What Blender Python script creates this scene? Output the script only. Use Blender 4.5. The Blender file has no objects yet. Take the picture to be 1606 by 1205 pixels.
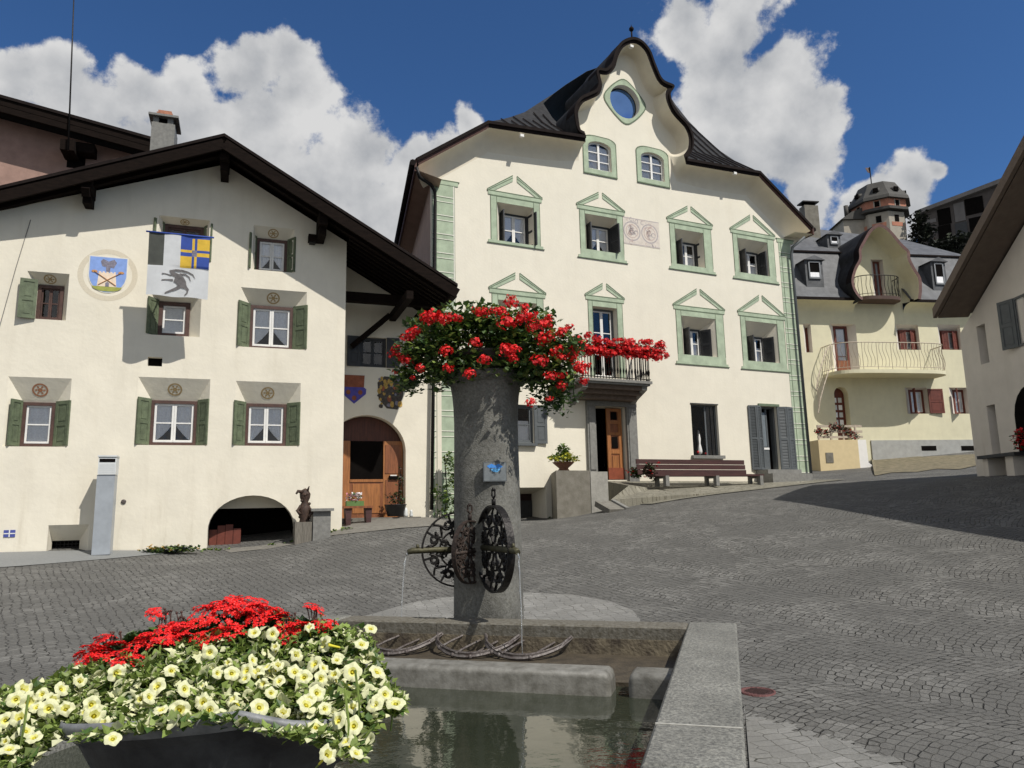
import bpy, math, random
import numpy as np
from mathutils import Vector, Matrix, noise as mnoise
from mathutils.geometry import delaunay_2d_cdt
random.seed(7)
S = bpy.context.scene
# ---------------------------------------------------------------- camera
FPX, TH, RO, EYE = 1160.0, math.radians(9.6), math.radians(1.2), 1.6
cam_d = bpy.data.cameras.new('camera'); cam = bpy.data.objects.new('camera', cam_d); S.collection.objects.link(cam)
cam_d.sensor_width = 36; cam_d.lens = FPX / 1606 * 36; cam_d.clip_start = .05; cam_d.clip_end = 3000
_F = Vector((0, math.cos(TH), math.sin(TH))); _U = Vector((0, -math.sin(TH), math.cos(TH))); _R = Vector((1, 0, 0))
_cx = math.cos(RO) * _R - math.sin(RO) * _U; _cy = math.sin(RO) * _R + math.cos(RO) * _U
_m = Matrix((( _cx.x, _cy.x, -_F.x), (_cx.y, _cy.y, -_F.y), (_cx.z, _cy.z, -_F.z))).to_4x4(); _m.translation = (0, 0, EYE)
cam.matrix_world = _m; S.camera = cam
S.render.resolution_x, S.render.resolution_y = 1024, 768
# ---------------------------------------------------------------- light
SUN_H = Vector((.755, -.656)); EL = math.radians(52)
sd = bpy.data.lights.new('sun', 'SUN'); sd.energy = 3.6; sd.angle = math.radians(.5); sd.color = (1, .955, .88)
sun = bpy.data.objects.new('sun', sd); S.collection.objects.link(sun)
sv = Vector((SUN_H.x * math.cos(EL), SUN_H.y * math.cos(EL), math.sin(EL)))
sun.rotation_euler = sv.to_track_quat('Z', 'Y').to_euler(); sun.location = (20, -18, 30)
S.view_settings.view_transform = 'Standard'; S.view_settings.look = 'None'
S.view_settings.exposure = 0.38; S.view_settings.gamma = 1; S.view_settings.use_curve_mapping = False

def ray(px, py):
    a = (px - 803) / FPX; b = (602.5 - py) / FPX
    return (_F + _cx * a + _cy * b)
CAM = Vector((0, 0, EYE))
def at_y(px, py, y):
    d = ray(px, py); return CAM + d * (y / d.y)
def at_z(px, py, z):
    d = ray(px, py); return CAM + d * ((z - EYE) / d.z)

# ---------------------------------------------------------------- world: Nishita sky with procedural cumulus
W = bpy.data.worlds.new('World'); S.world = W; W.use_nodes = True
wt = W.node_tree; wt.nodes.clear()
def wn(t, **k):
    n = wt.nodes.new(t)
    for a, v in k.items(): setattr(n, a, v)
    return n
def wmath(op, a, b=None, c=None):
    n = wn('ShaderNodeMath', operation=op)
    for i, v in enumerate((a, b, c)):
        if v is None: continue
        if isinstance(v, (int, float)): n.inputs[i].default_value = v
        else: wt.links.new(v, n.inputs[i])
    return n.outputs[0]
sky = wn('ShaderNodeTexSky', sky_type='NISHITA', sun_disc=False)
sky.sun_elevation = EL; sky.sun_rotation = math.atan2(SUN_H.x, SUN_H.y); sky.altitude = 1700; sky.air_density = 1.0; sky.dust_density = .6; sky.ozone_density = 3.5
tc = wn('ShaderNodeTexCoord'); DIR = tc.outputs['Generated']
nz0 = wn('ShaderNodeTexNoise'); nz0.inputs['Scale'].default_value = 7; nz0.inputs['Detail'].default_value = 3
wt.links.new(DIR, nz0.inputs['Vector'])
vm = wn('ShaderNodeVectorMath', operation='SUBTRACT'); wt.links.new(nz0.outputs['Color'], vm.inputs[0]); vm.inputs[1].default_value = (.5, .5, .5)
vs = wn('ShaderNodeVectorMath', operation='SCALE'); wt.links.new(vm.outputs[0], vs.inputs[0]); vs.inputs['Scale'].default_value = .10
va = wn('ShaderNodeVectorMath', operation='ADD'); wt.links.new(DIR, va.inputs[0]); wt.links.new(vs.outputs[0], va.inputs[1])
blobs = [(30,150,75),(100,130,60),(120,190,90),(220,150,60),(300,130,48),(310,190,95),(385,110,52),(372,66,22),(440,95,50),(470,160,65),(400,230,110),(560,230,60),
         (520,300,100),(600,330,90),(640,250,45),(732,192,30),(690,215,28),(700,250,60),(640,300,80),(560,360,90),(470,300,90),(650,230,30),(20,230,110),(200,250,110),
         (1060,30,62),(1160,20,60),(1120,90,75),(1215,110,80),(1260,180,70),(1180,190,110),(1110,150,60),(1230,250,85),(1290,150,35),(1255,310,60),(1140,260,80),
         (1325,325,40),(1370,300,45),(1440,290,46),(1400,340,70),(1480,275,22),(1340,370,50),(-150,170,160),(1185,-70,90),(1800,380,80)]
acc = None
for (bx, by, br) in blobs:
    d = ray(bx, by).normalized(); d2 = ray(bx + br, by).normalized(); rr = (d2 - d).length
    vd = wn('ShaderNodeVectorMath', operation='DISTANCE'); wt.links.new(va.outputs[0], vd.inputs[0]); vd.inputs[1].default_value = d
    o = wmath('MULTIPLY_ADD', vd.outputs['Value'], -1.0 / rr, 1.0)      # 1 in the centre, 0 on the edge
    acc = o if acc is None else wmath('SMOOTH_MAX', acc, o, .25)
for (dx, dy, dz, rr) in ((-.9, -.2, .45, .6), (.2, -1, .5, .65), (1, .2, .35, .4), (-.5, -.9, .25, .5), (.8, -.8, .9, .3), (-.3, -.2, 1, .25)):   # unseen clouds added beside and behind the camera for neutral fill light
    d = Vector((dx, dy, dz)).normalized(); vd = wn('ShaderNodeVectorMath', operation='DISTANCE'); wt.links.new(va.outputs[0], vd.inputs[0]); vd.inputs[1].default_value = d
    acc = wmath('SMOOTH_MAX', acc, wmath('MULTIPLY_ADD', vd.outputs['Value'], -1.0 / rr, 1.0), .25)
nz1 = wn('ShaderNodeTexNoise'); nz1.inputs['Scale'].default_value = 16; nz1.inputs['Detail'].default_value = 9; nz1.inputs['Roughness'].default_value = .62
wt.links.new(DIR, nz1.inputs['Vector'])
nb = wmath('MULTIPLY_ADD', nz1.outputs['Fac'], 1.9, -.95)
dens = wmath('ADD', acc, nb)
mr = wn('ShaderNodeMapRange', interpolation_type='SMOOTHSTEP'); wt.links.new(dens, mr.inputs['Value']); mr.inputs['From Min'].default_value = -.02; mr.inputs['From Max'].default_value = .30
# cloud shading: bright rims, softly grey thick parts
nz2 = wn('ShaderNodeTexNoise'); nz2.inputs['Scale'].default_value = 11; nz2.inputs['Detail'].default_value = 7; nz2.inputs['Roughness'].default_value = .5
mp = wn('ShaderNodeVectorMath', operation='ADD'); wt.links.new(DIR, mp.inputs[0]); mp.inputs[1].default_value = (-.03, .02, -.035)
wt.links.new(mp.outputs[0], nz2.inputs['Vector'])
sh = wmath('SUBTRACT', nz1.outputs['Fac'], nz2.outputs['Fac'])
thick = wn('ShaderNodeMapRange', interpolation_type='SMOOTHSTEP'); wt.links.new(dens, thick.inputs['Value']); thick.inputs['From Min'].default_value = .1; thick.inputs['From Max'].default_value = 1.3
g = wmath('MULTIPLY_ADD', thick.outputs[0], -.30, wmath('MULTIPLY_ADD', sh, 1.3, .72))
cr = wn('ShaderNodeValToRGB'); wt.links.new(g, cr.inputs[0])
cr.color_ramp.elements[0].position = .15; cr.color_ramp.elements[0].color = (.34, .37, .42, 1)
cr.color_ramp.elements[1].position = .85; cr.color_ramp.elements[1].color = (.88, .88, .88, 1)
b1 = wn('ShaderNodeBackground'); b1.inputs['Strength'].default_value = .085
b2 = wn('ShaderNodeBackground'); b2.inputs['Strength'].default_value = .60; wt.links.new(cr.outputs[0], b2.inputs['Color'])
tint = wn('ShaderNodeMix', data_type='RGBA', blend_type='MULTIPLY'); tint.inputs[0].default_value = 1; tint.inputs[7].default_value = (.47, .72, .95, 1)
wt.links.new(sky.outputs[0], tint.inputs[6]); wt.links.new(tint.outputs[2], b1.inputs['Color'])
mx = wn('ShaderNodeMixShader'); wt.links.new(mr.outputs[0], mx.inputs[0]); wt.links.new(b1.outputs[0], mx.inputs[1]); wt.links.new(b2.outputs[0], mx.inputs[2])
wo = wn('ShaderNodeOutputWorld'); wt.links.new(mx.outputs[0], wo.inputs['Surface'])

# ---------------------------------------------------------------- materials
def lin(h):
    h = h.lstrip('#'); c = [int(h[i:i + 2], 16) / 255 for i in (0, 2, 4)]
    return tuple((v / 12.92 if v <= .04045 else ((v + .055) / 1.055) ** 2.4) for v in c) + (1,)
MATS = {}
def mat(name, col, rough=.8, var=.12, scale=6., bump=0., bscale=40., metal=0., spec=.5, col2=None, stretch=None, sss=0, detail=6, big=0, streak=0, bigs=.55):
    if name in MATS: return MATS[name]
    m = bpy.data.materials.new(name); m.use_nodes = True; t = m.node_tree; p = t.nodes['Principled BSDF']
    if isinstance(col, str): col = lin(col)
    col = tuple(col[:3]) + (1,)
    L = t.links.new
    tcn = t.nodes.new('ShaderNodeTexCoord'); src = tcn.outputs['Object']
    if stretch:
        mpn = t.nodes.new('ShaderNodeMapping'); mpn.inputs['Scale'].default_value = stretch; L(src, mpn.inputs['Vector']); src = mpn.outputs[0]
    n = t.nodes.new('ShaderNodeTexNoise'); n.inputs['Scale'].default_value = scale; n.inputs['Detail'].default_value = detail; n.inputs['Roughness'].default_value = .6; L(src, n.inputs['Vector'])
    r = t.nodes.new('ShaderNodeValToRGB'); L(n.outputs['Fac'], r.inputs[0])
    c2 = tuple(lin(col2)[:3]) + (1,) if isinstance(col2, str) else (tuple(col2[:3]) + (1,) if col2 else tuple(v * (1 - var) for v in col[:3]) + (1,))
    c1 = col if col2 else tuple(min(1, v * (1 + var)) for v in col[:3]) + (1,)
    r.color_ramp.elements[0].position = .34; r.color_ramp.elements[0].color = c2; r.color_ramp.elements[1].position = .66; r.color_ramp.elements[1].color = c1
    outc = r.outputs[0]
    if big:
        n2 = t.nodes.new('ShaderNodeTexNoise'); n2.inputs['Scale'].default_value = bigs; n2.inputs['Detail'].default_value = 5; L(src, n2.inputs['Vector'])
        mm = t.nodes.new('ShaderNodeMapRange'); L(n2.outputs['Fac'], mm.inputs['Value']); mm.inputs['From Min'].default_value = .35; mm.inputs['From Max'].default_value = .7
        mm.inputs['To Min'].default_value = 1; mm.inputs['To Max'].default_value = 1 - big
        hs = t.nodes.new('ShaderNodeHueSaturation'); L(mm.outputs[0], hs.inputs['Value']); L(outc, hs.inputs['Color']); outc = hs.outputs[0]
    if streak:
        mq = t.nodes.new('ShaderNodeMapping'); mq.inputs['Scale'].default_value = (2.2, 2.2, .28); L(tcn.outputs['Object'], mq.inputs['Vector']); n4 = t.nodes.new('ShaderNodeTexNoise'); n4.inputs['Scale'].default_value = 1.6; n4.inputs['Detail'].default_value = 8; n4.inputs['Roughness'].default_value = .65; L(mq.outputs[0], n4.inputs['Vector'])
        sxz = t.nodes.new('ShaderNodeSeparateXYZ'); L(tcn.outputs['Object'], sxz.inputs[0]); lo = t.nodes.new('ShaderNodeMapRange'); L(sxz.outputs[2], lo.inputs['Value']); lo.inputs['From Min'].default_value = 1.0; lo.inputs['From Max'].default_value = -.4; lo.inputs['To Min'].default_value = .35; lo.inputs['To Max'].default_value = 1.6
        sm_ = t.nodes.new('ShaderNodeMapRange'); L(n4.outputs['Fac'], sm_.inputs['Value']); sm_.inputs['From Min'].default_value = .52; sm_.inputs['From Max'].default_value = .78; sm_.inputs['To Max'].default_value = streak
        ml = t.nodes.new('ShaderNodeMath'); ml.operation = 'MULTIPLY'; ml.use_clamp = True; L(sm_.outputs[0], ml.inputs[0]); L(lo.outputs[0], ml.inputs[1])
        mg = t.nodes.new('ShaderNodeMix'); mg.data_type = 'RGBA'; L(ml.outputs[0], mg.inputs[0]); L(outc, mg.inputs[6]); mg.inputs[7].default_value = (.42, .36, .25, 1); outc = mg.outputs[2]
    L(outc, p.inputs['Base Color'])
    p.inputs['Roughness'].default_value = rough; p.inputs['Metallic'].default_value = metal; p.inputs['Specular IOR Level'].default_value = spec
    if bump:
        nb_ = t.nodes.new('ShaderNodeTexNoise'); nb_.inputs['Scale'].default_value = bscale; nb_.inputs['Detail'].default_value = 5; L(src, nb_.inputs['Vector'])
        bn = t.nodes.new('ShaderNodeBump'); bn.inputs['Strength'].default_value = bump; bn.inputs['Distance'].default_value = .01; L(nb_.outputs['Fac'], bn.inputs['Height']); L(bn.outputs[0], p.inputs['Normal'])
    if sss:
        tr = t.nodes.new('ShaderNodeBsdfTranslucent'); L(outc, tr.inputs['Color']); ms = t.nodes.new('ShaderNodeMixShader'); ms.inputs[0].default_value = sss
        L(p.outputs[0], ms.inputs[1]); L(tr.outputs[0], ms.inputs[2]); L(ms.outputs[0], t.nodes['Material Output'].inputs['Surface'])
    MATS[name] = m; return m

CREAM = mat('plaster_cream', (.735, .69, .575), .92, .035, 2.2, .35, 14, big=.05, streak=.35)
CREAM_A = mat('plaster_house', (.75, .70, .58), .92, .04, 1.8, .45, 10, big=.07, streak=.5)
YELLOW = mat('plaster_yellow', (.66, .62, .44), .9, .05, 2, .2, 20, big=.06, streak=.4)
PALE = mat('plaster_pale', (.66, .61, .54), .92, .05, 2, .4, 12, big=.08, streak=.5)
PINK = mat('plaster_pink', (.33, .21, .17), .95, .12, 3, .4, 14, big=.15)
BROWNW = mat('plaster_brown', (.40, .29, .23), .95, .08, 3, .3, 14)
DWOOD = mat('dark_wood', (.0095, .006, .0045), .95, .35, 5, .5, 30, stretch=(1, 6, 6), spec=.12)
RAKE = mat('rake_wood', (.065, .022, .013), .7, .25, 5, .3, 30, stretch=(1, 5, 5))
SLATE = mat('slate', (.026, .026, .027), .75, .35, 5, .6, 18, spec=.2)
SHINGLE = mat('grey_shingle', (.082, .085, .09), .65, .3, 3, .5, 12)
EDGE = mat('roof_edge', (.014, .010, .009), .9, .25, 5, spec=.12)
GREEN = mat('green_paint', (.36, .43, .31), .9, .17, 3, .2, 20)
GREEN_D = mat('green_line', (.13, .17, .11), .9, .15, 8)
WHITE_L = mat('white_line', (.70, .68, .60), .9, .08, 8)
SHUT_G = mat('shutter_green', (.105, .13, .075), .7, .25, 7, .4, 30)
SHUT_GR = mat('shutter_grey', (.085, .095, .10), .6, .12, 6)
SHUT_D = mat('shutter_dark', (.03, .032, .035), .6, .2, 6)
SHUT_R = mat('shutter_red', (.13, .03, .017), .6, .2, 6)
WFRAME = mat('frame_brown', (.07, .034, .026), .65, .25, 9)
WHITE = mat('white_paint', (.72, .71, .68), .5, .05, 9)
DARK = mat('dark_interior', (.006, .005, .0045), .95, .2, 3, spec=.05)  # near-black fill painted in place of the shade inside openings
CURT = mat('lace_curtain', (.92, .92, .95), .9, .10, 30)
STONE = mat('grey_stone', (.20, .197, .182), .85, .16, 12, .6, 40, big=.12)
CONC = mat('concrete', (.20, .185, .155), .9, .16, 4, .5, 30, col2=(.13, .12, .095))
GRAN = mat('granite', (.29, .285, .25), .75, .5, 75, .5, 90, col2=(.105, .105, .095), big=.35, bigs=2.5, detail=3)
COLST = mat('column_stone', (.215, .21, .188), .85, .25, 45, .5, 90, col2=(.12, .118, .10), big=.45, bigs=3.5)
MOSSY = mat('mossy_stone', (.18, .15, .10), .7, .3, 9, .8, 40, col2=(.05, .038, .026))
IRON = mat('iron', (.018, .016, .015), .5, .5, 30, .5, 60, metal=.6)
IRON_W = mat('iron_weathered', (.15, .135, .125), .55, .4, 25, .5, 60, metal=.3, col2=(.06, .045, .04))
LEAF = mat('leaf', (.060, .115, .022), .5, .45, 9, sss=.25)
LEAF_D = mat('leaf_dark', (.030, .065, .018), .5, .45, 9, sss=.15)
LEAF_L = mat('leaf_light', (.20, .27, .06), .55, .4, 12, sss=.3)
RED = mat('petal_red', (.52, .008, .012), .6, .3, 25, sss=.2)
RED2 = mat('petal_scarlet', (.78, .012, .012), .6, .2, 25, sss=.2)
PETAL = mat('petal_cream', (.70, .70, .43), .7, .18, 50, sss=.25)
THROAT = mat('petal_throat', (.58, .52, .04), .6, .2, 30)
WOODD = mat('door_wood', (.20, .070, .026), .5, .3, 4, .2, 20, stretch=(7, 7, .8))
WOODD2 = mat('door_wood_light', (.30, .118, .036), .5, .25, 4, .2, 20, stretch=(7, 7, .8))
WOODR = mat('bench_wood', (.052, .019, .017), .6, .3, 4, .3, 30, stretch=(.8, 9, 9))
BRICK = mat('terracotta', (.34, .15, .09), .9, .3, 12, .4, 40)
METAL = mat('galvanised', (.40, .43, .46), .45, .08, 5, metal=.4)
METAL_L = mat('pale_panel', (.62, .64, .63), .5, .05, 5)
BLUEP = mat('sign_blue', (.05, .23, .62), .5, .1, 9)
def glass_mat():
    m = bpy.data.materials.new('window_glass'); m.use_nodes = True; t = m.node_tree; t.nodes.clear()
    o = t.nodes.new('ShaderNodeOutputMaterial'); tr = t.nodes.new('ShaderNodeBsdfTransparent'); tr.inputs[0].default_value = (.95, .96, .97, 1)
    gl = t.nodes.new('ShaderNodeBsdfGlossy'); gl.inputs['Roughness'].default_value = .03; fr = t.nodes.new('ShaderNodeFresnel'); fr.inputs[0].default_value = 1.45
    n = t.nodes.new('ShaderNodeTexNoise'); n.inputs['Scale'].default_value = 2.5; b = t.nodes.new('ShaderNodeBump'); b.inputs['Strength'].default_value = .12; b.inputs['Distance'].default_value = .05
    t.links.new(n.outputs[0], b.inputs['Height']); t.links.new(b.outputs[0], gl.inputs['Normal'])
    a = t.nodes.new('ShaderNodeMath'); a.operation = 'MULTIPLY_ADD'; a.inputs[1].default_value = 1.0; a.inputs[2].default_value = .05; t.links.new(fr.outputs[0], a.inputs[0])
    ms = t.nodes.new('ShaderNodeMixShader'); t.links.new(a.outputs[0], ms.inputs[0]); t.links.new(tr.outputs[0], ms.inputs[1]); t.links.new(gl.outputs[0], ms.inputs[2]); t.links.new(ms.outputs[0], o.inputs[0]); return m
GLASS = glass_mat()

# ---------------------------------------------------------------- mesh builder
COL = S.collection
class MB:
    def __init__(s, M=None): s.v = []; s.f = []; s.mi = []; s.sm = []; s.mats = []; s.M = M
    def _m(s, m):
        if m is None: return 0
        if m not in s.mats: s.mats.append(m)
        return s.mats.index(m)
    def vert(s, p):
        p = Vector(p)
        if s.M is not None: p = s.M @ p
        s.v.append(p); return len(s.v) - 1
    def face(s, pts, m=None, sm=False):
        ids = [s.vert(p) for p in pts]; s.f.append(ids); s.mi.append(s._m(m)); s.sm.append(sm)
    def idx(s, ids, m=None, sm=False): s.f.append(list(ids)); s.mi.append(s._m(m)); s.sm.append(sm)
    def box(s, x0, x1, y0, y1, z0, z1, m=None):
        i = [s.vert((x, y, z)) for z in (z0, z1) for y in (y0, y1) for x in (x0, x1)]
        for f in ((0, 2, 3, 1), (4, 5, 7, 6), (0, 1, 5, 4), (2, 6, 7, 3), (0, 4, 6, 2), (1, 3, 7, 5)): s.idx([i[k] for k in f], m)
    def bar(s, a, b, w, h, m=None, up=(0, 0, 1)):
        a = Vector(a); b = Vector(b); d = (b - a).normalized(); up = Vector(up)
        if abs(d.dot(up)) > .98: up = Vector((0, 1, 0))
        sx = d.cross(up).normalized(); sy = sx.cross(d).normalized()
        i = [s.vert(p + sx * (cx * w / 2) + sy * (cy * h / 2)) for p in (a, b) for (cx, cy) in ((-1, -1), (1, -1), (1, 1), (-1, 1))]
        for f in ((0, 1, 2, 3), (4, 7, 6, 5), (0, 4, 5, 1), (1, 5, 6, 2), (2, 6, 7, 3), (3, 7, 4, 0)): s.idx([i[k] for k in f], m)
    def tube(s, pts, r, n=8, m=None, caps=True):
        pts = [Vector(p) for p in pts]; rs = r if isinstance(r, (list, tuple)) else [r] * len(pts); rings = []
        for k, p in enumerate(pts):
            d = (pts[min(k + 1, len(pts) - 1)] - pts[max(k - 1, 0)]).normalized()
            up = Vector((0, 0, 1)) if abs(d.z) < .95 else Vector((0, 1, 0))
            a = d.cross(up).normalized(); b = a.cross(d)
            rings.append([s.vert(p + (a * math.cos(t) + b * math.sin(t)) * rs[k]) for t in [2 * math.pi * q / n for q in range(n)]])
        for A, B in zip(rings, rings[1:]):
            for q in range(n): s.idx((A[q], A[(q + 1) % n], B[(q + 1) % n], B[q]), m, n > 5)
        if caps: s.idx(rings[0][::-1], m); s.idx(rings[-1], m)
    def lathe(s, prof, n=24, c=(0, 0, 0), m=None, sm=True, sx=1., sy=1., rot=0., caps=True):
        rings = [[s.vert((c[0] + r * sx * math.cos(t + rot), c[1] + r * sy * math.sin(t + rot), c[2] + z)) for t in [2 * math.pi * q / n for q in range(n)]] for (r, z) in prof]
        for A, B in zip(rings, rings[1:]):
            for q in range(n): s.idx((A[q], A[(q + 1) % n], B[(q + 1) % n], B[q]), m, sm)
        if caps: s.idx(rings[0][::-1], m); s.idx(rings[-1], m)
    def prism(s, poly, y0, y1, m=None):             # polygon in (x,z), extruded y0..y1
        a = [s.vert((x, y0, z)) for x, z in poly]; b = [s.vert((x, y1, z)) for x, z in poly]; n = len(poly)
        s.idx(a, m); s.idx(b[::-1], m)
        for q in range(n): s.idx((a[q], b[q], b[(q + 1) % n], a[(q + 1) % n]), m)
    def loft(s, rows, m=None, sm=True, close=False):
        R = [[s.vert(p) for p in r] for r in rows]
        for A, B in zip(R, R[1:]):
            n = len(A)
            for q in range(n if close else n - 1): s.idx((A[q], A[(q + 1) % n], B[(q + 1) % n], B[q]), m, sm)
    def sphere(s, c, r, m=None, n=10, sc=(1, 1, 1)):
        s.lathe([(max(1e-4, r * math.sin(math.pi * k / (n // 2 + 1))), -r * sc[2] * math.cos(math.pi * k / (n // 2 + 1))) for k in range(n // 2 + 2)], n, c, m, True, sc[0], sc[1], caps=False)
    def sheet(s, outer, holes=(), y=0., m=None):    # polygon with holes in the (x,z) plane
        vs_, es = [], []
        for lp in [outer] + list(holes):
            b = len(vs_); vs_ += [Vector((x, z)) for x, z in lp]; es += [(b + q, b + (q + 1) % len(lp)) for q in range(len(lp))]
        V, _, Fc, *_r = delaunay_2d_cdt(vs_, es, [], 0, 1e-5)
        ids = [s.vert((p.x, y, p.y)) for p in V]
        for f in Fc:
            c = sum((V[k] for k in f), Vector((0, 0))) / len(f)
            if inpoly(c, outer) and not any(inpoly(c, h) for h in holes): s.idx([ids[k] for k in f], m)
    def mesh(s, name, default=None):
        me = bpy.data.meshes.new(name); me.from_pydata([tuple(p) for p in s.v], [], s.f)
        for m in (s.mats or ([default] if default else [])): me.materials.append(m)
        me.polygons.foreach_set('material_index', s.mi); me.polygons.foreach_set('use_smooth', s.sm); me.update(); return me
    def build(s, name, m=None, parent=None, loc=None):
        if s.mats and m is not None and m not in s.mats: pass
        ob = bpy.data.objects.new(name, s.mesh(name, m)); COL.objects.link(ob)
        if parent is not None: ob.parent = parent
        if loc is not None: ob.location = loc
        return ob
def inpoly(c, poly):
    x, y = c; r = False; j = len(poly) - 1
    for i in range(len(poly)):
        xi, yi = poly[i]; xj, yj = poly[j]
        if (yi > y) != (yj > y) and x < (xj - xi) * (y - yi) / (yj - yi) + xi: r = not r
        j = i
    return r
def tag(o, label=None, cat=None, group=None, kind=None):
    if label: o['label'] = label
    if cat: o['category'] = cat
    if group: o['group'] = group
    if kind: o['kind'] = kind
    return o
def thing(name, label, cat, loc=(0, 0, 0), rz=0., group=None):
    o = bpy.data.objects.new(name, None); COL.objects.link(o); o.location = loc; o.rotation_euler = (0, 0, rz); o.empty_display_size = .3
    return tag(o, label, cat, group)
class Frame:                                         # vertical plane: local x along the wall, local y into it
    def __init__(s, px, py, Y, deg): s.o = at_y(px, py, Y); s.rz = math.radians(deg); s.x = Vector((math.cos(s.rz), math.sin(s.rz), 0)); s.y = Vector((-math.sin(s.rz), math.cos(s.rz), 0))
    def p(s, px, py, d=0.):
        r = ray(px, py); t = ((s.o + s.y * d - CAM).dot(s.y)) / r.dot(s.y); q = CAM + r * t - s.o
        return (q.dot(s.x), q.z)
    def p3(s, px, py, d=0.): a = s.p(px, py, d); return Vector((a[0], d, a[1]))
    def h(s, px, py, z):                             # hit on a horizontal plane at local height z
        q = at_z(px, py, s.o.z + z) - s.o; return Vector((q.dot(s.x), q.dot(s.y), z))
    def rect(s, x0, y0, x1, y1, d=0.):
        a = s.p(x0, y0, d); b = s.p(x1, y1, d); return (a[0], b[0], b[1], a[1])      # x0,x1,z0,z1
    def w(s, l): return s.o + s.x * l[0] + s.y * l[1] + Vector((0, 0, l[2]))
def R4(r): return [(r[0], r[2]), (r[1], r[2]), (r[1], r[3]), (r[0], r[3])]
def reveal(mb, outer, inner, d, m, y0=0.):
    n = len(outer)
    for q in range(n):
        a, b = outer[q], outer[(q + 1) % n]; c, e = inner[(q + 1) % n], inner[q]
        mb.face([(a[0], y0, a[1]), (b[0], y0, b[1]), (c[0], d, c[1]), (e[0], d, e[1])], m)

def window(par, r, y, fm=WFRAME, sm=WHITE, leaves=2, bars=1, curtain='tie', fb=.055, arch=0., name='window'):
    x0, x1, z0, z1 = r; w = x1 - x0; h = z1 - z0
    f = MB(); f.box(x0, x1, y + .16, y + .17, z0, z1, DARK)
    for (a, b, c, d) in ((x0, x0 + fb, z0, z1), (x1 - fb, x1, z0, z1), (x0 + fb, x1 - fb, z0, z0 + fb), (x0 + fb, x1 - fb, z1 - fb, z1)): f.box(a, b, y - .03, y + .16, c, d, fm)
    ix0, ix1, iz0, iz1 = x0 + fb, x1 - fb, z0 + fb, z1 - fb; lw = (ix1 - ix0) / leaves; sb = min(.045, w * .06)
    for k in range(leaves):
        a, b = ix0 + k * lw + .002, ix0 + (k + 1) * lw - .002
        for (p, q, c, d) in ((a, a + sb, iz0, iz1), (b - sb, b, iz0, iz1), (a + sb, b - sb, iz0, iz0 + sb * 1.2), (a + sb, b - sb, iz1 - sb, iz1)): f.box(p, q, y + .0, y + .04, c, d, sm)
        for j in range(bars):
            zc = iz0 + (iz1 - iz0) * (j + 1) / (bars + 1); f.box(a + sb, b - sb, y + .006, y + .034, zc - .014, zc + .014, sm)
    fo = f.build(name, None, par)
    g_ = MB(); g_.face([(ix0, y + .02, iz0), (ix1, y + .02, iz0), (ix1, y + .02, iz1), (ix0, y + .02, iz1)]); g_.build('pane', GLASS, fo)
    if curtain:
        c = MB(); n = 14; halves = ((ix0, (ix0 + ix1) / 2, 0), (ix1, (ix0 + ix1) / 2, 1)) if curtain == 'tie' else ((ix0, ix1, 0),)
        ph = random.random() * 6
        for (a, b, _k) in halves:
            rows = []
            for j in range(7):
                row = []
                for i in range(n + 1):
                    s_ = i / n; x = a + (b - a) * s_
                    zl = iz0 + (.02 if curtain != 'tie' else .02 + .42 * h * s_ ** 1.4)
                    if curtain == 'half': zt = iz0 + h * .55
                    else: zt = iz1 - .03
                    row.append((x, y + .048 + .014 * math.sin(s_ * 34 + ph) , zl + (zt - zl) * j / 6))
                rows.append(row)
            c.loft(rows)
        c.build('curtain', CURT, fo)
    return fo
def shutter(par, hinge, free, z0, z1, m, style='panel', th=.035, name='shutter'):
    hx, hy = hinge; fx, fy = free; u = Vector((fx - hx, fy - hy, 0)); L = u.length; u.normalize(); n = Vector((-u.y, u.x, 0))
    M = Matrix(((u.x, n.x, 0, hx), (u.y, n.y, 0, hy), (0, 0, 1, 0), (0, 0, 0, 1))); b = MB(M); st = min(.075, L * .2); t = th / 2
    b.box(0, st, -t, t, z0, z1, m); b.box(L - st, L, -t, t, z0, z1, m)
    zs = [z0, (z0 * .52 + z1 * .48), z1] if z1 - z0 > .7 else [z0, z1]
    for k, z in enumerate(zs):
        a = z if k == 0 else (z - st if k == len(zs) - 1 else z - st / 2); b.box(st, L - st, -t, t, a, a + st, m)
    for za, zb in zip(zs, zs[1:]):
        za += st * (1 if za == z0 else .5); zb -= st * (1 if zb == z1 else .5)
        if style == 'louvre':
            k = int((zb - za) / .05)
            for q in range(k):
                zc = za + (zb - za) * (q + .5) / k
                b.face([(st, -t * .8, zc - .018), (L - st, -t * .8, zc - .018), (L - st, t * .8, zc + .022), (st, t * .8, zc + .022)], m)
            b.box(st, L - st, -.002, .002, za, zb, m)
        else:
            b.box(st, L - st, -t * .35, t * .35, za, zb, m); g = .035
            if zb - za > .15 and L - 2 * st > .1: b.box(st + g, L - st - g, -t * .8, t * .8, za + g, zb - g, m)
    return b.build(name, None, par)
def bez(pts, n=8):                                   # Catmull-Rom through 2-D points
    out = []; P = [pts[0]] + list(pts) + [pts[-1]]
    for k in range(1, len(P) - 2):
        p0, p1, p2, p3 = [np.array(P[k + j], float) for j in (-1, 0, 1, 2)]
        for j in range(n):
            t = j / n; out.append(tuple(.5 * ((2 * p1) + (-p0 + p2) * t + (2 * p0 - 5 * p1 + 4 * p2 - p3) * t * t + (-p0 + 3 * p1 - 3 * p2 + p3) * t ** 3)))
    out.append(tuple(pts[-1])); return out
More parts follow.
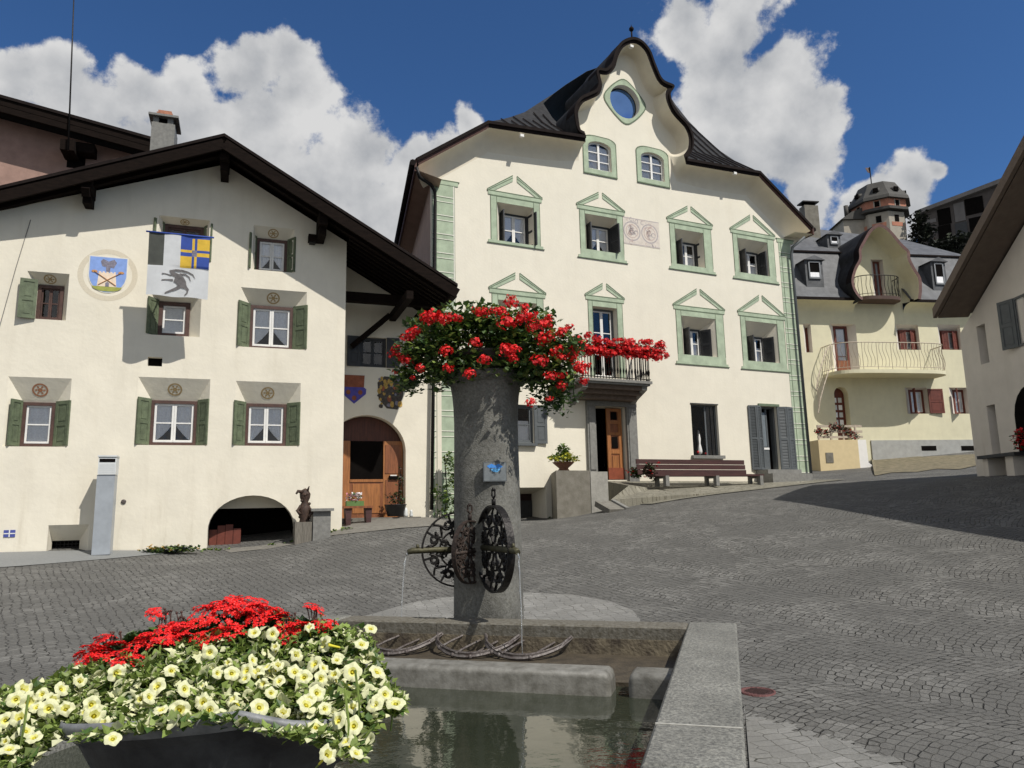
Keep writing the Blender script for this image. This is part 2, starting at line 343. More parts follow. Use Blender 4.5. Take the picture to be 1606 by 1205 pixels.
def inset(path, d):                                  # move a left-to-right path inwards (to its right); d scalar or list
    out = []; n = len(path)
    for k, p in enumerate(path):
        a = path[max(k - 1, 0)]; b = path[min(k + 1, n - 1)]; tx, tz = b[0] - a[0], b[1] - a[1]; l = math.hypot(tx, tz) or 1
        dd = d[k] if isinstance(d, (list, tuple)) else d; out.append((p[0] + tz / l * dd, p[1] - tx / l * dd))
    return out
# ---------------------------------------------------------------- plants
def leaf_faces(mb, p, size, m, up=.5, rnd=random):
    a = rnd.uniform(0, 6.28); el = rnd.uniform(-.4, 1.1); d = Vector((math.cos(a) * math.cos(el), math.sin(a) * math.cos(el), math.sin(el)))
    s_ = d.cross(Vector((rnd.uniform(-.4, .4), rnd.uniform(-.4, .4), 1))).normalized() * size * .42; n = s_.cross(d).normalized() * size * .12
    p = Vector(p); q = p + d * size
    mb.face([p, p + d * size * .35 + s_ + n, q, p + d * size * .35 - s_ + n], m)
def blob_leaves(mb, c, rad, n, size, mats, shell=.45, rnd=random, zmin=None):
    c = Vector(c)
    for _ in range(n):
        v = Vector((rnd.gauss(0, 1), rnd.gauss(0, 1), rnd.gauss(0, 1))).normalized() * (shell + (1 - shell) * rnd.random()) * (1 + .25 * mnoise.noise(Vector((rnd.random() * 9, 0, 0))))
        p = c + Vector((v.x * rad[0], v.y * rad[1], v.z * rad[2]))
        if zmin is not None and p.z < zmin: continue
        leaf_faces(mb, p, size * rnd.uniform(.6, 1.3), rnd.choice(mats))
def head_mesh(name, R, nf, pet, m, m2=None, rnd=random):
    b = MB(); b.sphere((0, 0, 0), R * .34, m, 6)
    for _ in range(nf):
        v = Vector((rnd.gauss(0, 1), rnd.gauss(0, 1), rnd.gauss(.25, .9))).normalized(); c = v * R * rnd.uniform(.65, 1.05); c.z *= .75
        n = (v + Vector((rnd.uniform(-.4, .4), rnd.uniform(-.4, .4), rnd.uniform(-.2, .5)))).normalized(); t = n.cross(Vector((.3, .2, 1))).normalized(); w = n.cross(t); a0 = rnd.random() * 6; mm = m if (m2 is None or rnd.random() < .6) else m2
        for k in range(5):
            a = a0 + k * 1.2566; e = t * math.cos(a) + w * math.sin(a); s_ = t * -math.sin(a) + w * math.cos(a)
            b.face([c, c + e * pet * .6 + s_ * pet * .38 + n * pet * .18, c + e * pet + n * pet * rnd.uniform(0, .35), c + e * pet * .6 - s_ * pet * .38 + n * pet * .18], mm)
    return b.mesh(name)
# ================================================================ frames of the four facades
FA = Frame(536, 826, 17.5, 20); FB = Frame(676, 812, 19.8, 25); FC = Frame(1533, 748, 20, -92.3); FD = Frame(1400, 712, 33.5, 9)
# ---------------------------------------------------------------- ground heights
def gp(px, py, Y): return tuple(at_y(px, py, Y))
GPTS = [gp(-30,875,14.5), gp(150,868,15.4), gp(300,868,16.1), gp(460,855,17), gp(536,826,17.4), gp(600,816,18.5), gp(676,812,19.6), gp(760,815,20), gp(840,820,20.8),
        gp(900,812,19.3), gp(955,798,19.8), gp(1060,782,20.8), gp(1180,768,22.3), gp(1275,752,25.3), gp(1370,745,26), gp(1533,748,20), gp(1606,745,17.5), gp(1450,718,33), gp(1530,712,33),
        (0,13,.55), (6,13,.85), (-6,11,.32), (10,12,1.2), (-12,8,.2), (14,8,.9), (5,7,.12), (0,7,0), (0,0,0), (4,0,0), (-4,0,0), (0,-10,-.1), (-4,7,0), (2,4,0), (3,6,0),
        (0,45,5), (30,45,6), (-30,30,3), (-30,10,.6), (30,15,3), (30,-10,.5), (-30,-12,0)]
_P = np.array(GPTS); _n = len(_P)
def _phi(r2): return np.where(r2 > 1e-9, .5 * r2 * np.log(np.maximum(r2, 1e-9)), 0)
_K = _phi(((_P[:, None, :2] - _P[None, :, :2]) ** 2).sum(-1)) + np.eye(_n) * 1.5; _Q = np.c_[np.ones(_n), _P[:, :2]]
_w = np.linalg.solve(np.block([[_K, _Q], [_Q.T, np.zeros((3, 3))]]), np.r_[_P[:, 2], np.zeros(3)])
def gz(x, y):
    x = np.clip(x, -32, 32); y = np.clip(y, -14, 47)
    return float((_phi((x - _P[:, 0]) ** 2 + (y - _P[:, 1]) ** 2) * _w[:_n]).sum() + _w[_n] + _w[_n + 1] * x + _w[_n + 2] * y)

def ghit(px, py, lift=0.):                             # where a line of sight meets the ground
    d = ray(px, py); t = 1.0
    while t < 80 and CAM.z + d.z * t > gz(d.x * t, d.y * t) + lift: t += .03
    return (d.x * t, d.y * t)
def cobble_mat(name, c1, c2, joint, scale, ang, arc=True, rnd=.5, jw=.055, bump=.7, dash=.25):
    m = bpy.data.materials.new(name); m.use_nodes = True; t = m.node_tree; p = t.nodes['Principled BSDF']; L = t.links.new
    def mt(op, a, b=None, c=None):
        n = t.nodes.new('ShaderNodeMath'); n.operation = op
        for i, v in enumerate((a, b, c)):
            if v is None: continue
            if isinstance(v, (int, float)): n.inputs[i].default_value = v
            else: L(v, n.inputs[i])
        return n.outputs[0]
    tc = t.nodes.new('ShaderNodeTexCoord'); mp = t.nodes.new('ShaderNodeMapping'); mp.inputs['Rotation'].default_value = (0, 0, ang); L(tc.outputs['Object'], mp.inputs['Vector'])
    wz = t.nodes.new('ShaderNodeTexNoise'); wz.inputs['Scale'].default_value = 1.3; wz.inputs['Detail'].default_value = 2; L(mp.outputs[0], wz.inputs['Vector'])
    ad = t.nodes.new('ShaderNodeVectorMath'); ad.operation = 'MULTIPLY_ADD'; L(wz.outputs['Color'], ad.inputs[0]); ad.inputs[1].default_value = (.12, .12, 0); L(mp.outputs[0], ad.inputs[2])
    sx = t.nodes.new('ShaderNodeSeparateXYZ'); L(ad.outputs[0], sx.inputs[0]); X, Y = sx.outputs[0], sx.outputs[1]
    if arc:                                             # segmental arches, 1.6 m wide
        u = mt('SUBTRACT', mt('FRACT', mt('MULTIPLY', X, 1 / 1.6)), .5); Y = mt('ADD', Y, mt('MULTIPLY', mt('MULTIPLY', u, u), .8))
    cb = t.nodes.new('ShaderNodeCombineXYZ'); L(mt('MULTIPLY', X, .72), cb.inputs[0]); L(Y, cb.inputs[1])
    ve = t.nodes.new('ShaderNodeTexVoronoi'); ve.voronoi_dimensions = '2D'; ve.feature = 'DISTANCE_TO_EDGE'; vf = t.nodes.new('ShaderNodeTexVoronoi'); vf.voronoi_dimensions = '2D'
    for v in (ve, vf): v.inputs['Scale'].default_value = scale; v.inputs['Randomness'].default_value = rnd; L(cb.outputs[0], v.inputs['Vector'])
    big = t.nodes.new('ShaderNodeTexNoise'); big.inputs['Scale'].default_value = 1.1; big.inputs['Detail'].default_value = 7; L(tc.outputs['Object'], big.inputs['Vector'])
    fin = t.nodes.new('ShaderNodeTexNoise'); fin.inputs['Scale'].default_value = 45; fin.inputs['Detail'].default_value = 6; L(tc.outputs['Object'], fin.inputs['Vector'])
    ws = t.nodes.new('ShaderNodeSeparateColor'); L(vf.outputs['Color'], ws.inputs[0])
    jwid = mt('MULTIPLY_ADD', mt('MULTIPLY', ws.outputs[1], ws.outputs[1]), jw * 2.0, jw * .5)
    jm = t.nodes.new('ShaderNodeMapRange'); jm.interpolation_type = 'SMOOTHSTEP'; L(ve.outputs['Distance'], jm.inputs['Value']); jm.inputs['From Min'].default_value = .01; L(jwid, jm.inputs['From Max'])
    dn = t.nodes.new('ShaderNodeTexNoise'); dn.inputs['Scale'].default_value = 9; dn.inputs['Detail'].default_value = 3; L(mp.outputs[0], dn.inputs['Vector'])
    dsh = t.nodes.new('ShaderNodeMapRange'); dsh.interpolation_type = 'SMOOTHSTEP'; L(dn.outputs['Fac'], dsh.inputs['Value']); dsh.inputs['From Min'].default_value = .44; dsh.inputs['From Max'].default_value = .58; dsh.inputs['To Min'].default_value = dash
    jinv = mt('SUBTRACT', 1.0, mt('MULTIPLY', mt('SUBTRACT', 1.0, jm.outputs[0]), dsh.outputs[0]))
    mc = t.nodes.new('ShaderNodeMix'); mc.data_type = 'RGBA'; mc.inputs[6].default_value = c1; mc.inputs[7].default_value = c2; L(mt('ADD', mt('MULTIPLY', ws.outputs[0], .55), mt('MULTIPLY_ADD', fin.outputs['Fac'], 1.3, -.43)), mc.inputs[0])
    hs = t.nodes.new('ShaderNodeHueSaturation'); L(mc.outputs[2], hs.inputs['Color']); L(mt('MULTIPLY_ADD', big.outputs['Fac'], .8, .6), hs.inputs['Value'])
    mj = t.nodes.new('ShaderNodeMix'); mj.data_type = 'RGBA'; mj.inputs[6].default_value = joint; L(hs.outputs[0], mj.inputs[7]); L(jinv, mj.inputs[0])
    # joints are partly filled with grey grit
    jf = t.nodes.new('ShaderNodeMapRange'); L(big.outputs['Fac'], jf.inputs['Value']); jf.inputs['From Min'].default_value = .40; jf.inputs['From Max'].default_value = .58; jf.inputs['To Min'].default_value = .8; jf.inputs['To Max'].default_value = 0
    mk = t.nodes.new('ShaderNodeMix'); mk.data_type = 'RGBA'; L(mj.outputs[2], mk.inputs[6]); mk.inputs[7].default_value = tuple((a + b) / 2.4 for a, b in zip(c1, c2))[:3] + (1,); L(jf.outputs[0], mk.inputs[0])
    L(mk.outputs[2], p.inputs['Base Color']); p.inputs['Roughness'].default_value = .82; p.inputs['Specular IOR Level'].default_value = .35
    hh = mt('ADD', mt('MULTIPLY', jm.outputs[0], 1.0), mt('MULTIPLY', fin.outputs['Fac'], .35)); hh = mt('ADD', hh, mt('MULTIPLY', ws.outputs[2], .35))
    bn = t.nodes.new('ShaderNodeBump'); bn.inputs['Strength'].default_value = bump; bn.inputs['Distance'].default_value = .025; L(hh, bn.inputs['Height']); L(bn.outputs[0], p.inputs['Normal'])
    return m
COBBLE = cobble_mat('cobbles', (.074, .072, .066, 1), (.172, .168, .155, 1), (.024, .022, .018, 1), 12.0, math.radians(-36), rnd=.48, jw=.065, bump=1.0, dash=.12)
APRON = cobble_mat('apron_slabs', (.15, .148, .135, 1), (.25, .245, .23, 1), (.05, .048, .035, 1), 9.5, math.radians(-14), arc=False, rnd=.45, jw=.045, bump=.5)
PAVE = mat('pale_paving', (.20, .19, .165), .9, .2, 9, .5, 40, col2=(.14, .13, .11), big=.1)
ASPH = mat('pale_asphalt', (.20, .205, .20), .9, .12, 30, .3, 80, big=.1)
def axis(lo, hi, step, far):
    a = list(np.arange(lo, hi + 1e-6, step)); l = [lo - (far + lo if lo > 0 else far) * k for k in (1, .5, .2, .06)]; r = [hi + far * k for k in (.06, .2, .5, 1)]; return l + a + r
gx = axis(-24, 28, .8, 300); gy = axis(-12, 44, .8, 300)
g_ = MB(); ids = [[g_.vert((x, y, gz(x, y))) for x in gx] for y in gy]
for j in range(len(gy) - 1):
    for i in range(len(gx) - 1): g_.idx((ids[j][i], ids[j][i + 1], ids[j + 1][i + 1], ids[j + 1][i]), None, True)
tag(g_.build('ground', COBBLE), kind='structure')
def sheet_on_ground(name, pts, m, lift=.004, n=10, depth=None):
    # pts: two rails of equal length (world xy)
    A, B = pts; b = MB(); rows = []
    for k in range(n + 1):
        t = k / n; rows.append([((a[0] * (1 - t) + c[0] * t), (a[1] * (1 - t) + c[1] * t)) for a, c in zip(A, B)])
    b.loft([[(x, y, gz(x, y) + lift) for x, y in r] for r in rows], m); return tag(b.build(name, m), kind='structure')

# ================================================================ HOUSE A : cream farmhouse on the left
HA = thing('farmhouse', 'cream farmhouse with green shutters, flags and a painted crest, left of the square', 'house', FA.o, FA.rz)
ov = -.95
rl = FA.p(0, 291, -.5); rp = FA.p(352, 209, ov); rr = FA.p(718, 445, ov)
sl = (rp[1] - rl[1]) / (rp[0] - rl[0]); sr = (rr[1] - rp[1]) / (rr[0] - rp[0])
RT = .30
def roofz(x): return rp[1] + (x - rp[0]) * (sl if x < rp[0] else sr)
LX = -10.5; ovx = lambda x: ov if x >= rp[0] else ov + (rp[0] - x) * (.45 / (rp[0] - rl[0]))
LXX = 0; XR = FB.o; xB = (FB.o - FA.o).dot(FA.x); yB = (FB.o - FA.o).dot(FA.y)
top = lambda x: roofz(x) - RT - .02
# openings: outer TL/BR px, inner TL/BR px
winA = [((43,425,103,503),(61,447,97,501)), ((250,338,326,412),(259,352,318,409)), ((236,455,313,529),(250,473,296,528)), ((398,353,460,428),(403,374,449.5,427)),
        ((378,450.5,479,549),(393,479,458,548)), ((13,590.5,104,701),(37,631,83,699)), ((217,591,325,699),(238,628,307,698)), ((370,597.5,469,700),(386,633,448,697))]
D = .26; wallA = MB(); holes = []; inners = []
for o, i in winA:
    ro = FA.rect(*o); ri = FA.rect(*i, d=D); ri = (max(ri[0], ro[0] + .02), min(ri[1], ro[1] - .02), ro[2] + .015, min(ri[3], ro[3] - .02)); holes.append(R4(ro)); inners.append(R4(ri))
# vent, cellar window, garage arch
rv = FA.rect(232, 560, 254, 575); holes.append(R4(rv)); inners.append(R4(rv))
rc = FA.rect(76, 824, 137, 868); rci = FA.rect(86, 848, 127, 868, d=.5); holes.append(R4(rc)); inners.append(R4((rci[0], rci[1], rc[2] + .01, rci[3])))
ga = FA.rect(328, 778, 461, 866); gxm = (ga[0] + ga[1]) / 2; gw = (ga[1] - ga[0]) / 2; gsp = ga[2] + (ga[3] - ga[2]) * .42
arch = [(ga[1], -1.4), (ga[1], gsp)] + [(gxm + gw * math.cos(a), gsp + (ga[3] - gsp) * math.sin(a)) for a in np.linspace(0.12, math.pi - .12, 17)] + [(ga[0], gsp), (ga[0], -1.4)]
arch = arch[::-1]
holes.append(arch); inners.append([(x, z) for x, z in arch])
wallA.sheet([(LX, -1.8), (0, -1.8), (0, top(0)), (rp[0], top(rp[0])), (LX, top(LX))], holes, 0, CREAM_A)
for (h, i) in zip(holes, inners): reveal(wallA, h, i, D if h is not arch else .5, CREAM_A)
# recess beside the corner, its return walls and the back
wallA.face([(0, 0, -1.8), (0, yB, -1.8), (0, yB, top(0)), (0, 0, top(0))], CREAM_A)
dr = FA.rect(520, 650, 636, 812, d=yB); dxm = (dr[0] + dr[1]) / 2 - .05; dw = dr[1] - dxm; dsp = dr[3] - dw * .93
darch = [(dr[1], -1.3), (dr[1], dsp)] + [(dxm + dw * math.cos(a), dsp + (dr[3] - dsp) * math.sin(a)) for a in np.linspace(.1, math.pi - .1, 21)]
darch = [p for p in darch if p[0] > .04]; darch.append((.04, darch[-1][1])); darch.append((.04, -1.3)); darch = darch[::-1]
w9 = FA.rect(565, 528, 606, 577, d=yB)
wallA.sheet([(0, -1.8), (xB + .3, -1.8), (xB + .3, top(xB + .3)), (0, top(0))], [darch, R4(w9)], yB, CREAM_A)
reveal(wallA, darch, [(x, z) for x, z in darch], yB + .32, CREAM_A, yB); reveal(wallA, R4(w9), R4(w9), yB + .2, CREAM_A, yB)
wallA.face([(LX, 0, -1.8), (LX, 9, -1.8), (LX, 9, top(LX)), (LX, 0, top(LX))], CREAM_A)
wallA.face([(LX, 9, -1.8), (xB, 9, -1.8), (xB, 9, top(xB)), (rp[0], 9, top(rp[0])), (LX, 9, top(LX))], CREAM_A)
wallA.face([(xB, yB, -1.8), (xB, 9, -1.8), (xB, 9, top(xB)), (xB, yB, top(xB))], CREAM_A)
wallA.build('wall', None, HA)
# roof
ra = MB()
def slab(mb, x0, x1, y0, y1, zf, th, m, m2=None):
    z0, z1 = zf(x0), zf(x1); ya, yb_ = (y0(x0), y0(x1)) if callable(y0) else (y0, y0); v = [(x0, ya, z0), (x1, yb_, z1), (x1, y1, z1), (x0, y1, z0)]; u = [(a, b, c - th) for a, b, c in v]
    mb.face(v, m); mb.face(u[::-1], m2 or m)
    for k in range(4): mb.face([v[k], u[k], u[(k + 1) % 4], v[(k + 1) % 4]], m2 or m)
for (a, b, y1) in ((LX - .8, rp[0], 9.6), (rp[0], xB - .2, 9.6), (xB - .2, rr[0], yB - .06)):
    slab(ra, a, b, ovx, y1, lambda x: roofz(x), .07, EDGE, EDGE)
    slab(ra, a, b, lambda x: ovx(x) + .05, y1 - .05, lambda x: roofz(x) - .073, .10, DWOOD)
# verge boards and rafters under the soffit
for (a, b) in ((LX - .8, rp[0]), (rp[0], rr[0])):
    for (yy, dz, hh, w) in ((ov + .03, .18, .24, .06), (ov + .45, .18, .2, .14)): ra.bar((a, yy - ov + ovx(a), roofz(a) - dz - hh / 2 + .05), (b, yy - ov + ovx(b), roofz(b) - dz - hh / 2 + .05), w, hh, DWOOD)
for k in range(16):                                    # uneven slate edge seen against the sky
    t = (k + .5) / 16; x = rp[0] + (rr[0] - rp[0]) * t; ra.box(x - .2, x + .2, ov - .02 - .02 * random.random(), ov + .3, roofz(x) - .03, roofz(x) + .02 + .02 * random.random(), EDGE) if False else None
rfA = ra.build('roof', None, HA)
b = MB()
for k in range(11):                                    # rafters over the recess porch
    y = ov + .35 + k * .26
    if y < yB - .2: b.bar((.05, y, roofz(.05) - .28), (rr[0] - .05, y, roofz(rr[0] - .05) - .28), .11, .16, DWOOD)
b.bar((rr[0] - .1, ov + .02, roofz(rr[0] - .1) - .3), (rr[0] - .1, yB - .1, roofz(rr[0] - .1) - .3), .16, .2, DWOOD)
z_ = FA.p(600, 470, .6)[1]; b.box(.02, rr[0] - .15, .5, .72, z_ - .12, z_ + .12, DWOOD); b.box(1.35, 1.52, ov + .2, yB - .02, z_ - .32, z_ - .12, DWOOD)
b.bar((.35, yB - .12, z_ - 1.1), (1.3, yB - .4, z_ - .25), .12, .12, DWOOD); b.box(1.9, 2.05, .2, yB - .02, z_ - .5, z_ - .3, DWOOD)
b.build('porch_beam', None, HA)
for (px, py, hh, sh_) in ((352, 250, .38, 0), (130, 312, .36, 1), (507, 358, .42, 0)):
    q = FA.p(px, py, ov + .2); b = MB(); zt = roofz(q[0]) - .22; ov_ = ov; ov = ovx(q[0]) if q[0] < rp[0] - .3 else ov
    b.box(q[0] - .1, q[0] + .1, ov + .14, .05, zt - hh + .04, zt, DWOOD); b.box(q[0] - .085, q[0] + .085, ov + .3, .05, zt - hh - .16, zt - hh + .04, DWOOD)
    if sh_: b.bar((q[0], ov + .1, zt - hh), (q[0], ov + .6, zt + .02), .16, .2, DWOOD)
    b.build('purlin', None, HA); ov = ov_
for k, ((o, i), (h, inn)) in enumerate(zip(winA, zip(holes, inners))):
    r = (inn[0][0], inn[1][0], inn[0][1], inn[2][1])
    f = window(HA, r, D, curtain=None if k in (0, 1) else ('full' if k in (2, 5) else 'tie'), sm=WFRAME if k in (0, 1) else WHITE, leaves=1 if k in (2, 5) else 2, bars=1, fb=.07 if k != 2 else .09)
    hz_ = D - .03
    if k == 0:
        a = FA.p(31.5, 442, -.1); h0_ = FA.p(60, 442, -.03); shutter(f, (h0_[0], -.03), (a[0], -.10), r[2] - .02, r[3] + .03, SHUT_G); continue
    fl = {1: 238, 2: 229, 3: 390, 4: 371.5, 5: 11, 6: 212, 7: 365}[k]; frr = {1: 330, 2: None, 3: 462, 4: 480.5, 5: 105, 6: 324, 7: 469}[k]
    a = FA.p(fl, o[3], -.04); shutter(f, (r[0] - .01, hz_), (a[0], -.04), r[2] + .01, r[3] + .03, SHUT_G)
    if frr: a = FA.p(frr, o[3], -.02); shutter(f, (r[1] + .01, hz_), (a[0], -.02), r[2] + .01, r[3] + .03, SHUT_G)
ROSE = mat('rosette_ochre', (.38, .27, .13), .9, .2, 30); ROSE2 = mat('rosette_red', (.42, .19, .10), .9, .2, 30)
for k, (o, i) in enumerate(winA):                       # painted rosettes on the sloping heads
    if k == 2: continue
    ro, ri = holes[k], inners[k]; xm = (ro[0][0] + ro[1][0]) / 2 * .5 + (ri[0][0] + ri[1][0]) / 2 * .5; z0_, z1_ = ro[2][1], ri[2][1]
    R_ = min(.15, math.hypot(D, z0_ - z1_) * .36); t = .5; c = Vector((xm, D * t, z0_ * (1 - t) + z1_ * t)); ax = Vector((1, 0, 0)); ay = Vector((0, -D, z0_ - z1_)).normalized(); nn = ax.cross(ay) * .004
    if nn.z > 0: nn = -nn
    b = MB(); mm = ROSE2 if k in (5,) else ROSE
    for (ra_, rb_) in ((.78, 1), (.0, .3)):
        for q in range(20):
            A_ = [c + nn + (ax * math.cos(w) * s_ + ay * math.sin(w) * s_) * R_ for (w, s_) in ((q * .314159, rb_), ((q + 1) * .314159, rb_), ((q + 1) * .314159, ra_), (q * .314159, ra_))]; b.face(A_, mm)
    for q in range(6):
        w = q * math.pi / 3; d1 = ax * math.cos(w) + ay * math.sin(w); d2 = ax * math.cos(w + .3) + ay * math.sin(w + .3); d3 = ax * math.cos(w - .3) + ay * math.sin(w - .3)
        b.face([c + nn + d1 * R_ * .28, c + nn + d2 * R_ * .5, c + nn + d1 * R_ * .75, c + nn + d3 * R_ * .5], mm)
    b.build('painted_rosette', None, HA)
f = window(HA, w9, yB + .12, fm=SHUT_D, sm=SHUT_D, curtain=None)
shutter(f, (w9[0], yB - .02), (w9[0] - .34, yB - .05), w9[2], w9[3], SHUT_D); shutter(f, (w9[1], yB - .02), (w9[1] + .34, yB - .05), w9[2], w9[3], SHUT_D)
b = MB(); b.box(rv[0], rv[1], .14, .16, rv[2], rv[3], DARK); b.build('vent', None, HA)
b = MB(); b.box(rci[0], rci[1], .5, .52, rc[2], rci[3], DARK)
for k in range(4): zz = rc[2] + .06 + k * (rci[3] - rc[2] - .08) / 3.2; b.box(rci[0], rci[1], .44, .46, zz, zz + .018, IRON)
for k in range(7): xx = rci[0] + (rci[1] - rci[0]) * (k + .5) / 7; b.box(xx, xx + .015, .445, .455, rc[2], rci[3], IRON)
b.build('cellar_grille', None, HA)
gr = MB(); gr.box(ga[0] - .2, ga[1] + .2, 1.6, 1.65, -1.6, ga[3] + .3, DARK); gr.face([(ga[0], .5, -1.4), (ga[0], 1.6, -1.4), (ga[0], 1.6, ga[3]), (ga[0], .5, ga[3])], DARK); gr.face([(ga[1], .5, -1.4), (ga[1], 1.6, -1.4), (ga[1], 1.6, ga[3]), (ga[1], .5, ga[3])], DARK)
gr.face([(ga[0], .5, ga[3]), (ga[1], .5, ga[3]), (ga[1], 1.6, ga[3]), (ga[0], 1.6, ga[3])], CREAM_A)
gr.box(ga[0], ga[1], .62, .7, ga[3] - .28, ga[3] + .05, CREAM_A)
gr.build('cellar_passage', None, HA)
cd = MB()
for k in range(4): cd.box(ga[0] + .02 + k * .17, ga[0] + .18 + k * .17, .52, .56, -1.3, gsp + .14 - .09 * abs(k - 1.6), SHUT_R)
cd.box(ga[0] + .02, ga[0] + .68, .56, .59, -.45, -.33, SHUT_R)
cd.build('cellar_door', None, HA)
b = MB(); q = FA.p3(490, 375, -.1); b.box(q.x - .1, q.x + .1, -.22, 0, q.z - .08, q.z + .08, DWOOD); b.box(q.x - .07, q.x + .07, -.16, 0, q.z - .12, q.z - .08, IRON); b.build('floodlight', None, HA)
b = MB(); q = FA.p(15, 837); b.box(q[0] - .1, q[0] + .1, -.015, 0, q[1] - .07, q[1] + .07, mat('plate_blue', (.06, .08, .30), .5)); b.box(q[0] - .1, q[0] + .1, -.019, -.015, q[1] - .01, q[1] + .01, WHITE); b.box(q[0] - .01, q[0] + .01, -.019, -.015, q[1] - .07, q[1] + .07, WHITE); b.build('utility_plate', None, HA)
b = MB(); q = FA.p3(194, 787); b.lathe([(.05, 0), (.05, .02), (.035, .03)], 12, (0, 0, 0), IRON_W); o_ = b.build('wall_ring', None, HA); o_.location = (q.x, 0, q.z); o_.rotation_euler = (math.pi / 2, 0, 0)
b = MB(); b.tube([FA.p3(48, 345, -.01), FA.p3(25, 420, -.01), FA.p3(0, 510, -.01), FA.p3(-20, 590, -.01)], .008, 5, STONE); b.build('cable', None, HA)
# big arched door: planks in the arch, a light lower leaf with an opening painted black for its inner shade
dm = MB(); dy = yB + .30; xa, xb = .04, dr[1]
dm.sheet([(p[0], p[1]) for p in darch], [], dy + .05, mat('door_wood_dark', (.07, .020, .010), .6, .3, 4, stretch=(8, 8, .6)))
dm.build('arch_boarding', None, HA)
ld = MB(); L0, L1, zb_, zm, zt_ = FA.p(536, 800, dy)[0], FA.p(631, 800, dy)[0], -.02, FA.p(580, 752, dy)[1], FA.p(580, 692, dy)[1]
zb_ = FA.p(600, 812, yB)[1]
oa, ob_ = FA.p(549, 720, dy)[0], FA.p(601, 720, dy)[0]
ld.box(L0, oa, dy - .02, dy + .03, zb_, zt_, WOODD2); ld.box(ob_, L1, dy - .02, dy + .03, zb_, zt_, WOODD2); ld.box(oa, ob_, dy - .02, dy + .03, zb_, zm, WOODD)
ld.box(oa, ob_, dy + .02, dy + .04, zm, zt_, DARK)
ld.box(oa + .08, ob_ - .08, dy - .035, dy - .02, zb_ + .12, zm - .12, WOODD2); ld.box(oa, ob_, dy - .04, dy - .02, zm - .07, zm, WOODD2)
ld.box(ob_ + .06, L1 - .05, dy - .035, dy - .02, zb_ + .1, zm - .02, WOODD); ld.box(ob_ + .05, L1 - .05, dy - .035, dy - .02, zm + .15, zt_ - .1, WOODD)
ldo = ld.build('door', None, HA)
b = MB(); q = FA.p(617, 748, dy - .04); b.box(q[0] - .12, q[0] + .12, dy - .08, dy - .035, q[1] - .07, q[1] + .03, DARK); b.box(q[0] - .09, q[0] + .08, dy - .085, dy - .06, q[1] + .02, q[1] + .05, WHITE); b.build('letter_slot', None, ldo)
b = MB(); b.box(0.0, dr[1] + .3, yB - .5, yB + .35, zb_ - .4, zb_ + .005, PAVE); b.build('doorstep', None, HA)
# chimney
cy0 = 2.6; c0 = FA.rect(238, 188, 272, 240, d=cy0); b = MB(); cw = c0[1] - c0[0]
zb2 = roofz(c0[0]) - .3; b.box(c0[0], c0[1], cy0, cy0 + .8, zb2, c0[3] - .05, STONE)
for k in range(4):
    for j in range(2): b.box(c0[0] + .03 + j * (cw - .22), c0[0] + .17 + j * (cw - .22), cy0 + .02 + k * .21, cy0 + .13 + k * .21, c0[3] - .05, c0[3] + .12, STONE)
b.box(c0[0] + .08, c0[1] - .08, cy0 + .1, cy0 + .7, c0[3] - .05, c0[3] + .12, DARK); b.box(c0[0] - .08, c0[1] + .08, cy0 - .08, cy0 + .88, c0[3] + .12, c0[3] + .18, STONE)
for k in range(3): b.box(c0[0] + .06 + k * .03, c0[1] - .06 - k * .03, cy0 + .1 + k * .04, cy0 + .7 - k * .04, c0[3] + .18 + k * .08, c0[3] + .255 + k * .08, BRICK)
b.build('chimney', None, rfA)
for (dz) in (.55, 1.0): pass
# crests and flags (things of their own hang on the wall)
def disc_poly(cx, cz, rx, rz_, n=28, a0=0, a1=2 * math.pi): return [(cx + rx * math.cos(a0 + (a1 - a0) * k / n), cz + rz_ * math.sin(a0 + (a1 - a0) * k / n)) for k in range(n)]
cr_ = MB(); q0 = FA.p(142, 402); q1 = FA.p(200, 407); cxx = (q0[0] + q1[0]) / 2; hw = (q1[0] - q0[0]) / 2; zt = (q0[1] + q1[1]) / 2; zb0 = FA.p(170, 459)[1]; hh = zt - zb0; czz = (zt + zb0) / 2
RINGM = mat('faded_ring', (.62, .56, .44), .95, .06, 30); CB = mat('crest_blue', (.22, .34, .68), .9, .1, 9); CG = mat('crest_green', (.32, .34, .08), .9, .15, 9); CE = mat('crest_grey', (.20, .19, .24), .9, .3, 30); CS = mat('crest_sand', (.75, .62, .48), .9, .1, 9); CO = mat('crest_orange', (.52, .26, .10), .9, .1, 9)
for k in range(48):
    a = k / 48 * 2 * math.pi; a2 = (k + 1) / 48 * 2 * math.pi; R1, R2 = hw * 1.62, hw * 1.32
    cr_.face([(cxx + r_ * math.cos(w), -.002, czz + r_ * math.sin(w)) for (w, r_) in ((a, R1), (a2, R1), (a2, R2), (a, R2))], RINGM)
def shield(cx, zt, hw, h, n=12): return [(cx - hw, zt), (cx + hw, zt), (cx + hw, zt - h * .5)] + [(cx + hw * math.cos(a), zt - h * .5 - h * .5 * math.sin(a)) for a in np.linspace(.15, math.pi - .15, n)] + [(cx - hw, zt - h * .5)]
cr_.prism(shield(cxx, zt + .02, hw * 1.06, hh * 1.05), -.008, -.001, WHITE_L); cr_.prism(shield(cxx, zt, hw, hh), -.012, -.008, CB)
cr_.prism([(cxx + hw * .8 * math.cos(a), zt - hh * .84 - hh * .14 * math.sin(a)) for a in np.linspace(0, math.pi, 10)] , -.015, -.012, CG)
tw = [(cxx - hw * .55, zt - hh * .84), (cxx + hw * .5, zt - hh * .84), (cxx + hw * .42, zt - hh * .45)]; cz_ = zt - hh * .45
